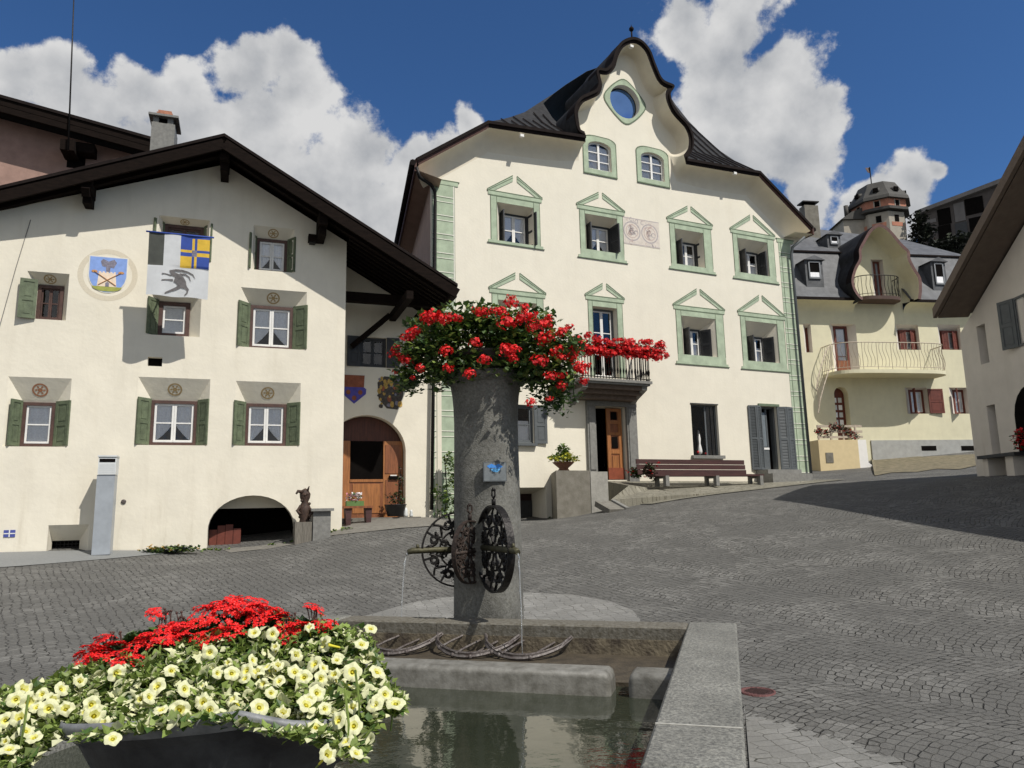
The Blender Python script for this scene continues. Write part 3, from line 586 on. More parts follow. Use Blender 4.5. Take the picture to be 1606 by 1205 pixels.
for k in range(5): x = cxx + hw * (.42 - k * .2); tw += [(x, cz_ + .03), (x - hw * .1, cz_ + .03), (x - hw * .1, cz_), (x - hw * .16, cz_)]
cr_.prism(tw[:-1], -.016, -.012, CS)
cr_.prism([(cxx - hw * .1, zt - hh * .84), (cxx + hw * .1, zt - hh * .84), (cxx + hw * .1, zt - hh * .74), (cxx, zt - hh * .7), (cxx - hw * .1, zt - hh * .74)], -.018, -.016, CE)
cr_.prism([(cxx - hw * .42, zt - hh * .12), (cxx - hw * .3, zt - hh * .05), (cxx, zt - hh * .12), (cxx + hw * .3, zt - hh * .05), (cxx + hw * .45, zt - hh * .14), (cxx + hw * .3, zt - hh * .3), (cxx + hw * .12, zt - hh * .28), (cxx + hw * .1, zt - hh * .42), (cxx - hw * .1, zt - hh * .42), (cxx - hw * .12, zt - hh * .28), (cxx - hw * .33, zt - hh * .26)], -.016, -.012, CE)
for s_ in (1, -1): cr_.bar((cxx - s_ * hw * .72, -.018, zt - hh * .42), (cxx + s_ * hw * .48, -.018, zt - hh * .8), .008, .03, CO, up=(0, 1, 0)); cr_.prism(disc_poly(cxx - s_ * hw * .72, zt - hh * .42, .06, .03, 8), -.02, -.012, CO)
o_ = cr_.build('painted_crest', None); o_.location = FA.o; o_.rotation_euler = (0, 0, FA.rz); tag(o_, 'blue shield crest with a tower inside a faded ring, painted on the farmhouse wall', 'crest')
def crest_on_recess(name, cx_px, top_px, w_px, h_px, parts, label):
    b = MB(); a = FA.p(cx_px - w_px / 2, top_px, yB); c = FA.p(cx_px + w_px / 2, top_px + h_px, yB); parts(b, (a[0] + c[0]) / 2, a[1], (c[0] - a[0]) / 2, a[1] - c[1]); o = b.build(name, None); o.location = FA.o; o.rotation_euler = (0, 0, FA.rz); tag(o, label, 'crest')
C1R = mat('crest_rust', (.26, .085, .045), .9, .2, 9); C1B = mat('crest_deepblue', (.085, .075, .34), .9, .15, 9); C2Y = mat('crest_ochre', (.42, .27, .07), .9, .35, 20); C2D = mat('crest_black', (.07, .06, .05), .9, .4, 20)
def c1(b, cx, zt, hw, h):
    b.prism([(cx - hw * .95, zt), (cx + hw * .85, zt), (cx + hw * .8, zt - h * .42), (cx + hw, zt - h * .48), (cx + hw * .98, zt - h * .65), (cx, zt - h), (cx - hw, zt - h * .65), (cx - hw, zt - h * .46), (cx - hw * .85, zt - h * .42)], yB - .012, yB - .001, C1B)
    b.prism([(cx - hw * .95, zt), (cx + hw * .85, zt), (cx + hw * .8, zt - h * .42), (cx - hw * .85, zt - h * .42)], yB - .018, yB - .012, C1R)
    for (dx, dz) in ((-.5, .6), (.5, .6), (0, .8)): b.prism(disc_poly(cx + dx * hw, zt - dz * h, hw * .2, hw * .22, 8), yB - .018, yB - .012, C1R)
crest_on_recess('painted_crest', 555.5, 588, 37, 46, c1, 'rust and blue pointed shield painted in the shaded porch above the arched door')
def c2(b, cx, zt, hw, h):
    rn = random.Random(3); b.prism([(cx - hw, zt - h * .2), (cx - hw * .5, zt), (cx + hw * .3, zt - h * .02), (cx + hw, zt - h * .22), (cx + hw * .9, zt - h * .6), (cx + hw * .5, zt - h), (cx - hw * .3, zt - h * .97), (cx - hw * .9, zt - h * .7)], yB - .008, yB - .001, C2D)
    for _ in range(46):
        x = cx + hw * rn.uniform(-.9, .8); z = zt - h * rn.uniform(.05, .93); r_ = hw * rn.uniform(.07, .2); b.prism(disc_poly(x, z, r_, r_ * rn.uniform(.6, 1.6), 7, rn.random()), yB - .009 - .006 * rn.random(), yB - .008, rn.choice([C2Y, C2Y, C2D, CE, C1R]))
crest_on_recess('painted_crest', 613, 590, 42, 53, c2, 'ornate ochre and black coat of arms painted beside the rust and blue shield')
# flag banner
FK = mat('flag_black', (.07, .075, .065), .8, .15, 6, sss=.1); FW = mat('flag_white', (.66, .68, .70), .8, .05, 6, sss=.2); FBL = mat('flag_blue', (.035, .08, .36), .8, .1, 6, sss=.1); FY = mat('flag_yellow', (.72, .47, .05), .8, .1, 6, sss=.1); IBX = mat('ibex_grey', (.14, .13, .13), .8, .2, 9)
fy = -1.0
q0 = FA.p3(234, 364, fy); q1 = FA.p3(330, 366, fy); q2 = FA.p3(326, 463, fy); fw = q1.x - q0.x; fh = (q0.z + q1.z) / 2 - q2.z
fl_o = thing('banner', 'square banner in black, white, blue and yellow with an ibex, hung over the farmhouse windows', 'banner', FA.w((q0.x, fy, q0.z - fh)), FA.rz)
cl = MB(); NX, NZ = 48, 48
def fcell(u, v):                                       # v from the top
    if v > .53: return FW
    if u < .26: return FK
    if u < .515: return FW
    s_ = (u - .515) / .485; t = v / .53
    if t < .06: return FBL
    t = (t - .06) / .94
    if .42 < t < .54: base = FY if s_ < .5 else FBL
    if abs(t - .5) < .09 or abs(s_ - .5) < .09:
        if abs(s_ - .5) < .09 and abs(t - .5) < .09: return CE
        if abs(t - .5) < .09: return (FY if t < .5 else FBL) if s_ < .5 else (FBL if t < .5 else FY)
        return (FY if s_ < .5 else FBL) if t < .5 else (FBL if s_ < .5 else FY)
    if abs(t - .5) < .0: return FBL
    return FBL if (s_ < .5) == (t < .5) else FY
wv = lambda u, v: .03 * math.sin(u * 11 + v * 3) * (.3 + v) + .12 * v + (.05 * (u - .3) if v > .5 else 0)
gi = [[cl.vert((u / NX * fw, wv(u / NX, v / NZ), fh * (1 - v / NZ))) for u in range(NX + 1)] for v in range(NZ + 1)]
for v in range(NZ):
    for u in range(NX): cl.idx((gi[v][u], gi[v + 1][u], gi[v + 1][u + 1], gi[v][u + 1]), fcell((u + .5) / NX, (v + .5) / NZ), True)
cl.build('cloth', None, fl_o)
ib = MB()
def ipt(u, v, o=-.012): return (u * fw, wv(u, v) + o, fh * (1 - v))
def istroke(pts, ws, m=IBX):
    L_ = []
    for k, (u, v) in enumerate(pts):
        a = pts[max(k - 1, 0)]; c = pts[min(k + 1, len(pts) - 1)]; tx, tz = c[0] - a[0], c[1] - a[1]; l = math.hypot(tx, tz); w = ws[k] * .78; L_.append([ipt(u - tz / l * w, v + tx / l * w), ipt(u + tz / l * w, v - tx / l * w)])
    ib.loft(L_, m, False)
istroke([(.42,.62),(.5,.66),(.56,.70),(.60,.76),(.62,.82)], [.02,.045,.05,.045,.03]); istroke([(.44,.72),(.5,.74),(.56,.80),(.64,.84)], [.05,.065,.06,.035]);
istroke([(.45,.64),(.38,.665),(.28,.65),(.24,.655)], [.018,.012,.009,.014]); istroke([(.42,.735),(.34,.74),(.24,.755)], [.02,.012,.012])
istroke([(.56,.80),(.48,.86),(.40,.90),(.30,.955)], [.045,.03,.02,.012]); istroke([(.62,.83),(.67,.88),(.66,.93),(.62,.97)], [.035,.025,.015,.012])
istroke([(.36,.60),(.46,.575),(.56,.57),(.66,.59),(.74,.63),(.78,.69)], [.015,.022,.02,.015,.012,.005]); istroke([(.52,.63),(.62,.63),(.68,.67),(.71,.74)], [.02,.014,.012,.005]); istroke([(.38,.60),(.42,.64),(.49,.66)], [.03,.04,.035])
ib.build('ibex_figure', None, fl_o)
b = MB(); b.tube([(-.06, 0, fh + .01), (fw + .08, 0, fh + .01)], .02, 8, FBL); b.tube([(fw * .52, 0, fh + .01), (fw * .5, .45, fh + .12), (fw * .45, 1.0 + .2, fh + .26)], .016, 6, METAL_L); b.build('flag_pole', None, fl_o)

# things standing at house A
q = FA.h(153, 868, FA.p(150, 868)[1]); t_l = FA.p(155, 715, -.55); t_r = FA.p(183, 715, -.55); bl = FA.p(145, 868, -.55)
mo = thing('ticket_pillar', 'grey metal ticket pillar standing against the farmhouse wall', 'pillar', FA.w((bl[0], -.55, bl[1] - .03)), FA.rz); h_ = t_l[1] - bl[1] + .03; w_ = (t_r[0] - t_l[0])
b = MB(); b.box(0, w_, -.12, .22, 0, h_ * .80, METAL); b.build('body', None, mo)
b = MB(); b.box(.01, w_ + .01, -.14, .22, h_ * .803, h_ * .985, METAL_L); b.box(-.005, w_ + .02, -.16, .24, h_ * .985, h_, METAL_L); b.box(.03, w_ - .01, -.145, -.138, h_ * .93, h_ * .965, DARK)
for k in range(5): b.box(.03, w_ - .01, -.143, -.139, h_ * (.82 + .02 * k), h_ * (.822 + .02 * k), METAL)
b.build('head', None, mo)
def bush(name, label, cat, c, rad, n, size, mats, group=None, flowers=None, nf=0, stems=True):
    o = thing(name, label, cat, (c[0], c[1], c[2]), group=group); b = MB(); rn = random.Random(int(abs(c[0] * 77 + c[1] * 13)))
    for _ in range(max(3, n // 150)):
        cc = (rn.uniform(-.55, .55) * rad[0], rn.uniform(-.5, .5) * rad[1], rad[2] * rn.uniform(.5, 1.1)); blob_leaves(b, cc, [r_ * .55 for r_ in rad], 150, size, mats, rnd=rn, zmin=.0)
    b.build('foliage', None, o)
    if nf:
        fb_ = MB()
        for _ in range(nf):
            p = Vector((rn.uniform(-1, 1) * rad[0], rn.uniform(-1, .3) * rad[1], rad[2] * rn.uniform(.4, 1.6)))
            for k in range(4): leaf_faces(fb_, p, size * .9, flowers, rnd=rn)
        tag(fb_.build('blossoms', None, o), kind='stuff')
    return o
q = FA.w((FA.p(268, 866)[0], -.35, 0)); zq = gz(q.x, q.y); bush('rockery_plant', 'low rockery plants along the foot of the farmhouse wall', 'plant', (q.x, q.y, zq), (.7, .22, .10), 900, .07, [LEAF_D, LEAF, SHINGLE, LEAF_L], flowers=C2Y, nf=16)
# carved wooden figure on stone post + stone bench
q = FA.h(488, 850, FA.p(488, 850)[1]); q = (FA.p(487, 850, -.35)[0], -.35, FA.p(487, 852, -.35)[1])
fo = thing('fountain_trough', 'rough grey stone trough with stone slab top by the cellar arch', 'trough', FA.w(q), FA.rz)
b = MB(); zt_ = FA.p(487, 798, -.4)[1] - q[2]; x1 = FA.p(521, 820, -.4)[0] - q[0]; x0 = FA.p(462, 820, -.4)[0] - q[0]
b.box(0.02, x1 - .06, -.3, .3, -.3, zt_ - .06, STONE); b.box(x0, .0, -.26, .3, -.3, zt_ * .62, mat('old_wood_grey', (.16, .145, .12), .9, .3, 6, .6, 20, stretch=(6, 6, .7))); b.build('base', None, fo)
b = MB(); b.box(-.03, x1, -.38, .33, zt_ - .06, zt_, STONE); b.build('top_slab', None, fo)
fg = MB(); fx = FA.p(478, 800, -.5)[0]; zf = FA.p(478, 830, -.5)[1]; zt2 = FA.p(478, 766, -.5)[1]; H = zt2 - zf; rn = random.Random(5)
fgm = mat('carved_wood', (.045, .024, .015), .7, .5, 20, 1, 30)
fg.lathe([(.09, 0), (.13, H * .1), (.10, H * .25), (.14, H * .4), (.12, H * .55), (.07, H * .66), (.11, H * .76), (.12, H * .86), (.07, H * .96), (.01, H)], 10, (0, 0, 0), fgm, sx=1.0, sy=.9)
fg.tube([(-.06, -.04, H * .9), (-.16, -.08, H * .93), (-.2, -.1, H * .86)], [.05, .035, .02], 6, fgm); fg.tube([(.05, -.06, H * .95), (.08, -.06, H * 1.05)], [.03, .01], 5, fgm); fg.tube([(.1, -.05, H * .5), (.16, -.12, H * .4), (.08, -.16, H * .3)], .035, 6, fgm); fg.tube([(-.1, -.05, H * .55), (-.17, -.1, H * .45), (-.1, -.16, H * .35)], .035, 6, fgm)
for k in range(10): a = rn.random() * 6.28; z = H * rn.uniform(.1, .9); fg.sphere((.1 * math.cos(a), .09 * math.sin(a), z), .035, fgm, 6)
o_ = fg.build('carved_figure', None, None, FA.w((fx, -.48, zf))); o_.rotation_euler = (0, 0, FA.rz); tag(o_, 'dark carved wooden bear figure standing upright by the stone trough', 'figure')
# porch bench with flower box, black pot, small ornaments
bo = thing('porch_bench', 'old brown wooden bench in the porch at the house corner', 'bench', FA.w((FA.p(555, 825, .55)[0], .55, FA.p(555, 825, .55)[1])), FA.rz)
w_ = .42; sh0 = FA.p(555, 794, .55)[1] - FA.p(555, 825, .55)[1]
b = MB(); b.box(-.3, w_, -.2, .2, sh0 - .05, sh0, WOODD); b.build('seat', None, bo)
for xx in (-.2, w_ - .14): b = MB(); b.prism([(xx, 0), (xx + .1, 0), (xx + .13, sh0 - .05), (xx - .03, sh0 - .05)], -.16, .16, WOODR); b.build('leg', None, bo)
bx_ = thing('flower_box', 'small box of white and pink flowers standing on the porch bench', 'planter', FA.w((FA.p(553, 790, .6)[0], .6, bo.location.z - FA.o.z + sh0)), FA.rz)
b = MB(); b.box(-.16, .26, -.1, .1, 0, .12, mat('box_green', (.09, .17, .05), .8)); b.build('box', None, bx_)
b = MB(); blob_leaves(b, (.03, 0, .2), (.22, .12, .12), 160, .07, [LEAF, mat('petal_white', (.75, .7, .72), .7, .1, 9), mat('petal_white', (.75, .7, .72)), mat('petal_pink', (.55, .2, .28), .7, .1, 9)]); b.build('flowers', None, bx_)
pt = FA.w((FA.p(620, 808, yB - .35)[0], yB - .35, FA.p(620, 810, yB - .35)[1]))
po = thing('potted_plant', 'black tub with a thin dark climbing plant by the arched door', 'plant', pt); b = MB(); b.lathe([(.2, 0), (.28, .28), (.3, .3), (.26, .3), (.24, .26)], 16, (0, 0, 0), mat('black_plastic', (.012, .012, .014), .4, .2, 9)); b.build('pot', None, po)
b = MB(); blob_leaves(b, (0, 0, .42), (.26, .24, .2), 160, .07, [LEAF_D, IRON]); blob_leaves(b, (.12, 0, .85), (.1, .1, .35), 90, .07, [LEAF_D, IRON_W]); b.tube([(.05, 0, .25), (.1, 0, .7), (.13, .02, 1.15)], .01, 5, DWOOD); b.build('foliage', None, po)
oo = MB(); oo.lathe([(.05, 0), (.07, .05), (.05, .12), (.06, .18), (.02, .24)], 8, (0, 0, 0), METAL_L); oo.lathe([(.04, 0), (.05, .04), (.03, .12), (.04, .15), (.01, .18)], 8, (.14, .04, 0), METAL_L)
o_ = oo.build('garden_ornament', None, None, FA.w((FA.p(636, 808, yB - .3)[0], yB - .3, FA.p(636, 811, yB - .3)[1]))); tag(o_, 'pair of small pale stone ornaments on the ground right of the black tub', 'ornament')
q = FB.w((.28, -.3, 0)); vo = thing('climbing_plant', 'leafy green climber growing up the green corner band behind the fountain', 'plant', (q.x, q.y, gz(q.x, q.y) - .05)); b = MB(); rn = random.Random(9)
for k in range(9): blob_leaves(b, (rn.uniform(-.3, .35), rn.uniform(-.1, .1), .15 + k * .18), (.28 - .012 * k, .15, .2), 70, .09, [LEAF_L, LEAF, LEAF], rnd=rn)
b.build('foliage', None, vo)
b = MB(); b.tube([(0, 0, 0), (.05, 0, .8), (.0, 0, 1.7)], .015, 5, DWOOD); b.build('stem', None, vo)

# ================================================================ pink house behind, mast
FG = Frame(100, 300, 22.5, 20); HG = thing('barn_house', 'dull pink plastered house with a wide dark roof, behind the farmhouse', 'house', FG.o, FG.rz)
g0 = FG.p(0, 148, -.9); g1 = FG.p(236, 214, -.9); sg = (g1[1] - g0[1]) / (g1[0] - g0[0]); gzr = lambda x: g0[1] + (x - g0[0]) * sg
b = MB(); xe = g1[0] + .3; b.sheet([(-9, -9), (xe - .4, -9), (xe - .4, gzr(xe - .4) - .4), (-5, gzr(-5) - .4), (-9, gzr(-5) - 1.6)], [], 0, PINK); b.face([(xe - .4, 0, -9), (xe - .4, 8, -9), (xe - .4, 8, gzr(xe) - .4), (xe - .4, 0, gzr(xe) - .4)], PINK); b.build('wall', None, HG)
b = MB(); slab(b, -5, xe, -.9, 8.5, gzr, .1, EDGE); slab(b, -5, xe, -.85, 8.4, lambda x: gzr(x) - .1, .22, DWOOD); slab(b, -9.5, -5, -.9, 8.5, lambda x: gzr(-5) + (x + 5) * .35, .1, EDGE); b.bar((-5, -.8, gzr(-5) - .38), (xe, -.8, gzr(xe) - .38), .08, .3, DWOOD); b.build('roof', None, HG)
b = MB(); q = FG.p(108, 228, -.6); b.box(q[0] - .2, q[0] + .2, -.8, .05, q[1] - .25, q[1] + .1, DWOOD); b.box(q[0] + .1, q[0] + .7, -.5, .05, q[1] - .12, q[1] + .2, DWOOD); b.build('purlin', None, HG)
b = MB(); r = FG.rect(106, 242, 133, 266); b.box(r[0], r[1], -.01, .02, r[2], r[3], DARK); b.build('window', None, HG)
p0 = at_y(107, 236, 21.7); p1 = at_y(118, -60, 21.7); b = MB(); b.tube([p0 - p0, (p1 - p0) * .5, p1 - p0], [.03, .025, .015], 6, IRON); o_ = b.build('aerial_mast', None, None, p0); tag(o_, 'thin dark aerial mast rising from the roof of the pink house', 'mast')
# ================================================================ HOUSE B : baroque gabled house
HB = thing('gabled_house', 'large cream house with green painted window surrounds and a tall curved gable', 'house', FB.o, FB.rz)
OV = -.55
def vp(pts, fr=FB, d=OV): return [fr.p(x, y, d) for x, y in pts]
left_rake = vp([(652, 250), (765, 191)]); eaveL = vp([(765, 191), (918, 214)])
bellp = vp([(918,214),(906,206),(901,186),(901,169),(910,154),(924,147),(935,141),(938,130),(935,116),(938,108),(950,109),(959,100),(964,83),(974,67),(991,60),(1006,65),(1019,80),(1028,103),(1039,126),(1057,136),(1051,150),(1059,173),(1079,196),(1087,216),(1086,236),(1077,250)])
bell = bez(bellp, 5); eaveR = vp([(1077, 250), (1192, 270)]); right_rake = vp([(1192, 270), (1275, 357)])
def seg(a, b, n): return [(a[0] + (b[0] - a[0]) * k / n, a[1] + (b[1] - a[1]) * k / n) for k in range(n)]
Vp = seg(*left_rake, 10) + seg(*eaveL, 10) + bell[:-1] + seg(*eaveR, 8) + seg(*right_rake, 10) + [right_rake[1]]
nb0 = 20; nb1 = 20 + len(bell) - 1
FT = .17
I1 = inset(Vp, FT); ins = [FT + (.12 if nb0 + 4 < k < nb1 - 4 else .5 if (k < nb0 or k > nb1) else .3) for k in range(len(Vp))]
for _ in range(3): ins = [ins[0]] + [(ins[k - 1] + ins[k] + ins[k + 1]) / 3 for k in range(1, len(ins) - 1)] + [ins[-1]]
Wp = inset(Vp, ins)
BX = FB.p(1268, 700)[0]                               # right corner
SIDE = Vector((.208, .977, 0)).normalized()
# wall outline
def clipW(x):
    for a, b in zip(Wp, Wp[1:]):
        if a[0] <= x <= b[0]: return a[1] + (b[1] - a[1]) * (x - a[0]) / max(1e-6, b[0] - a[0])
    return Wp[-1][1]
inner_W = [p for p in Wp if .05 < p[0] < BX - .05]
outl = [(0, -1.5), (BX, -1.5), (BX, clipW(BX))] + inner_W[::-1] + [(0, clipW(0))]
HO = []; HI = []; DD = .42
def hole(r, d=DD, inn=None):
    HO.append(R4(r)); HI.append((R4(inn or (r[0] + .03, r[1] - .03, r[2] + .01, r[3] - .02)), d))
wB = {}
upper = [((768.7,305,848,388),(779,317,838,386),(784,334,832,386),(805,276),(761,295.5),(853,311)), ((908,327,979.5,410),(917,335,969.5,398),(919,353,958,398),(939.6,302),(900.5,318.6),(980,333.6)),
         ((1049,348.5,1119,428),(1058,358.5,1106,420.5),(1060,379,1093,420),(1079,323.6),(1043.5,342),(1116,352)), ((1148,365,1218,443),(1156,373,1207,434),(1159,394,1190,434),(1174.6,337),(1142.7,355),(1212,368))]
lower = [((771,459,854,545),(781,470,843,545),(786,485,838,545),(807.7,428),(763.4,450.7),(858.5,462)), ((921.4,469.6,981,594),(929,480,972,594),None,(946,444.7),(914,462),(981,469.6)),
         ((1059,484.5,1139,573),(1068,495,1125.5,560.5),(1071,516,1099,560),(1091,453),(1052.5,476),(1132,484.5)), ((1160,494.5,1235,581),(1168.6,503,1223,570),(1171,528,1198,569),(1188.5,463),(1153,486),(1228,495.5))]
for (fr_, ho, wi, ap, cl_, crr) in upper + lower:
    r = FB.rect(*ho)
    if wi:
        i = FB.rect(*wi, d=DD); i = (max(i[0], r[0] + .02), min(max(i[1], r[0] + .6), r[1] - .04), r[2] + .01, min(i[3], r[3] - .03)); hole(r, DD, i)
    else: hole(r, .22, (r[0] + .02, r[1] - .02, r[2], r[3] - .02))
gwin = [FB.rect(798, 634, 838, 696), FB.rect(1083, 633.5, 1130, 715), FB.rect(1192, 637, 1225, 738), FB.rect(931, 637, 985, 753)]
for r, d in zip(gwin, (.2, .25, .3, .45)): hole(r, d, r)
gar = FB.rect(800, 765, 858, 822); hole(gar, .9, FB.rect(800, 774, 857, 822, d=.0)); 
archh = []
for (x0, y0, x1, y1) in ((921.4, 219, 959.5, 271), (1004.4, 236, 1042.5, 286)):
    r = FB.rect(x0, y0, x1, y1); xm = (r[0] + r[1]) / 2; hw = (r[1] - r[0]) / 2; zs = r[3] - hw * .45
    lp = [(r[0], r[2]), (r[1], r[2]), (r[1], zs)] + [(xm + hw * math.cos(a), zs + hw * .45 * math.sin(a)) for a in np.linspace(.2, math.pi - .2, 9)] + [(r[0], zs)]
    HO.append(lp); HI.append((lp, .2)); archh.append((r, lp))
oc = FB.p(980, 160); orx = (FB.p(1003, 160)[0] - FB.p(957, 160)[0]) / 2; orz = (FB.p(980, 135)[1] - FB.p(980, 186)[1]) / 2
oval = disc_poly(oc[0], oc[1], orx, orz, 28); HO.append(oval); HI.append((oval, .3))
wb = MB(); wb.sheet(outl, HO, 0, CREAM)
for h, (i, d) in zip(HO, HI): reveal(wb, h, i, d, CREAM)
bk = SIDE * 9.2
zl_ = clipW(0); zr_ = clipW(BX)
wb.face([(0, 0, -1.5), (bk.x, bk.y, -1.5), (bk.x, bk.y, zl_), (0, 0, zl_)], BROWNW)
wb.face([(BX, 0, -1.5), (BX + .3, 9, -1.5), (BX + .3, 9, zr_), (BX, 0, zr_)], CREAM)
wb.face([(bk.x, bk.y, -1.5), (BX + .3, 9, -1.5), (BX + .3, 9, zr_), (BX * .75, 9, zr_ + 3), (BX * .3, 9, zr_ + 3), (bk.x, bk.y, zl_)], CREAM)
wb.build('wall', None, HB)
# roof
rb = MB()
sel = Vp
top_ = [(p[0], OV, p[1]) for p in Vp]; 
hipL = [FB.p3(x, y, d) for (x, y), d in zip([(765,191),(784,188),(800,184),(823,176),(846,161),(868,147),(887,133),(920,112),(955,100)], np.linspace(OV, 4.2, 9))]
hipR = [FB.p3(x, y, d) for (x, y), d in zip([(1192,270),(1172,261),(1152,252),(1125,234),(1105,217),(1092,202),(1080,190),(1060,165),(1030,120)], np.linspace(OV, 4.2, 9))]
zt_ = max(hipL[-1].z, hipR[-1].z) * .5 + min(hipL[-1].z, hipR[-1].z) * .5; hipL[-1].z = zt_; hipR[-1].z = zt_
bL = FB.p(903, 190, OV)[0] + .15; bR = FB.p(1083, 230, OV)[0] - .15
def edge_at(p, q, x): t = (x - p.x) / (q.x - p.x); return p.lerp(q, max(0, min(1, t)))
rb.loft([[a.lerp(edge_at(a, c, max(bL, a.x + .01)), k / 4) for k in range(5)] for a, c in zip(hipL, hipR)], SLATE)
rb.loft([[edge_at(a, c, min(bR, c.x - .01)).lerp(c, k / 4) for k in range(5)] for a, c in zip(hipL, hipR)], SLATE)
def side_sheet(mb, chain, ex, m):
    rows = [[p, p + ex * ((9.8 - p.y) / ex.y)] for p in chain]; mb.loft(rows, m, True)
side_sheet(rb, [Vector((p[0], OV, p[1])) for p in seg(*left_rake, 4)] + hipL, SIDE, SLATE)
side_sheet(rb, [Vector((p[0], OV, p[1])) for p in (seg(*right_rake, 4) + [right_rake[1]])[::-1]] + hipR, Vector((.03, 1, 0)), SLATE)
rb.face([hipL[-1], hipR[-1], hipR[-1] + Vector((0, 5.6, 0)), hipL[-1] + Vector((.6, 5.6, 0))], SLATE)
for k in range(1, 30):                                 # standing seams running up the hip
    x_ = hipL[0].x + (hipR[0].x - hipL[0].x) * k / 30
    if bL - .1 < x_ < bR + .1: continue
    ch = [edge_at(a, c, x_) + Vector((0, -.02, .03)) for a, c in zip(hipL, hipR) if a.x < x_ < c.x]
    if len(ch) > 1: rb.tube(ch, .022, 4, EDGE, False)
for k in range(9):
    o_ = SIDE * (.5 + k); rb.tube([p + o_ + Vector((-.02, 0, .03)) for p in hipL], .025, 4, EDGE, False)
# bell hood
hood = [(x, z) for x, z in Vp[nb0:nb1 + 1]]
rb.loft([[(x, OV, z) for x, z in hood], [(x, 1.5, z) for x, z in hood]], SLATE); hin = inset(hood, FT - .02)
for y in (OV + .02, OV + .35): pass
roB = rb.build('roof', None, HB)
fa = MB()
for k in range(len(Vp) - 1):
    m_ = RAKE if (k < 10 or k >= len(Vp) - 11) else EDGE; a, c = Vp[k], Vp[k + 1]; e, g2 = I1[k + 1], I1[k]
    fa.face([(a[0], OV - .01, a[1] + .02), (c[0], OV - .01, c[1] + .02), (e[0], OV + .03, e[1]), (g2[0], OV + .03, g2[1])], m_)
    fa.face([(a[0], OV - .01, a[1] + .02), (c[0], OV - .01, c[1] + .02), (c[0], OV + .5, c[1] + .02), (a[0], OV + .5, a[1] + .02)], EDGE)
    j1, j2 = inset(Vp, .07)[k:k + 2] if False else (None, None)
    if True:
        n1 = ((I1[k][0] - a[0]) / FT, (I1[k][1] - a[1]) / FT); n2 = ((e[0] - c[0]) / FT, (e[1] - c[1]) / FT)
        fa.face([(a[0] + n1[0] * .0, OV - .04, a[1] + .025), (c[0], OV - .04, c[1] + .025), (c[0] + n2[0] * .07, OV - .04, c[1] + n2[1] * .07), (a[0] + n1[0] * .07, OV - .04, a[1] + n1[1] * .07)], EDGE)
        fa.face([(a[0] + n1[0] * .07, OV - .04, a[1] + n1[1] * .07), (c[0] + n2[0] * .07, OV - .04, c[1] + n2[1] * .07), (c[0] + n2[0] * .07, OV, c[1] + n2[1] * .07), (a[0] + n1[0] * .07, OV, a[1] + n1[1] * .07)], EDGE)
        fa.face([(a[0], OV - .04, a[1] + .025), (c[0], OV - .04, c[1] + .025), (c[0], OV, c[1] + .025), (a[0], OV, a[1] + .025)], EDGE)
fa.build('bargeboard', None, HB)
cv = MB(); rows = []
for k in range(9):
    a = k / 8 * math.pi / 2; s_ = 1 - math.cos(a); y = (OV + .03) + (-OV - .03) * math.sin(a)
    rows.append([(i[0] + (w[0] - i[0]) * s_, y, i[1] + (w[1] - i[1]) * s_) for i, w in zip(I1, Wp)])
cv.loft(rows, mat('cove_plaster', (.70, .64, .51), .92, .04, 3, .2, 20), True)
cv.build('coved_soffit', None, HB)
# left side eave: board and soffit running back
e0 = Vector((left_rake[0][0], OV, left_rake[0][1])); e1 = e0 + SIDE * 10.6; b = MB()
b.bar(e0 + Vector((0, 0, -.17)), e1 + Vector((0, 0, -.17)), .06, .34, RAKE); b.face([e0 + Vector((0, 0, -.3)), e1 + Vector((0, 0, -.3)), e1 + Vector((.75, 0, -.45)), e0 + Vector((.75, 0, -.45))], BROWNW)
b.tube([e0 + Vector((-.08, 0, -.1)), e1 + Vector((-.08, 0, -.1))], .09, 8, EDGE); b.build('side_eave', None, HB)
f0 = Vector((right_rake[1][0], OV, right_rake[1][1])); f1 = f0 + Vector((.03, 1, 0)) * 10; b = MB(); b.bar(f0 + Vector((0, 0, -.14)), f1 + Vector((0, 0, -.14)), .06, .26, RAKE); b.face([f0 + Vector((0, 0, -.25)), f1 + Vector((0, 0, -.25)), f1 + Vector((-.9, 0, -.3)), f0 + Vector((-.9, 0, -.3))], CREAM)
b.tube([f0 + Vector((.07, 0, -.06)), f1 + Vector((.07, 0, -.06))], .08, 8, EDGE); b.build('side_eave', None, HB)
for px, py in ((818, 213), (990, 73), (1152, 272)): b = MB(); q = FB.p3(px, py, OV + .06); b.box(q.x - .06, q.x + .06, q.y - .05, q.y + .06, q.z - .05, q.z + .03, WHITE); b.build('eave_lamp', None, HB)
# finial, spikes
b = MB(); q = FB.p3(991, 60, OV + .25); b.tube([q + Vector((0, 0, -.1)), q + Vector((0, 0, .22))], .03, 6, EDGE); b.sphere(q + Vector((0, 0, .33)), .085, EDGE, 8); b.tube([q + Vector((0, 0, .33)), q + Vector((0, 0, .5))], [.03, .005], 5, EDGE); b.build('finial', None, HB)
# down pipes
b = MB(); P_ = lambda x, y, d=-.14: FB.p3(x, y, d); b.tube([P_(653, 262, -.55), P_(658, 278, -.5), P_(676, 290, -.2), P_(682, 300), P_(682.5, 315), P_(680, 560), P_(677, 800)], .05, 8, IRON); b.build('downpipe', None, HB)
b = MB(); b.tube([P_(1262, 372, -.5), P_(1243, 388, -.2), P_(1241, 400), P_(1272, 744)], .05, 8, SHUT_GR); b.build('downpipe', None, HB)
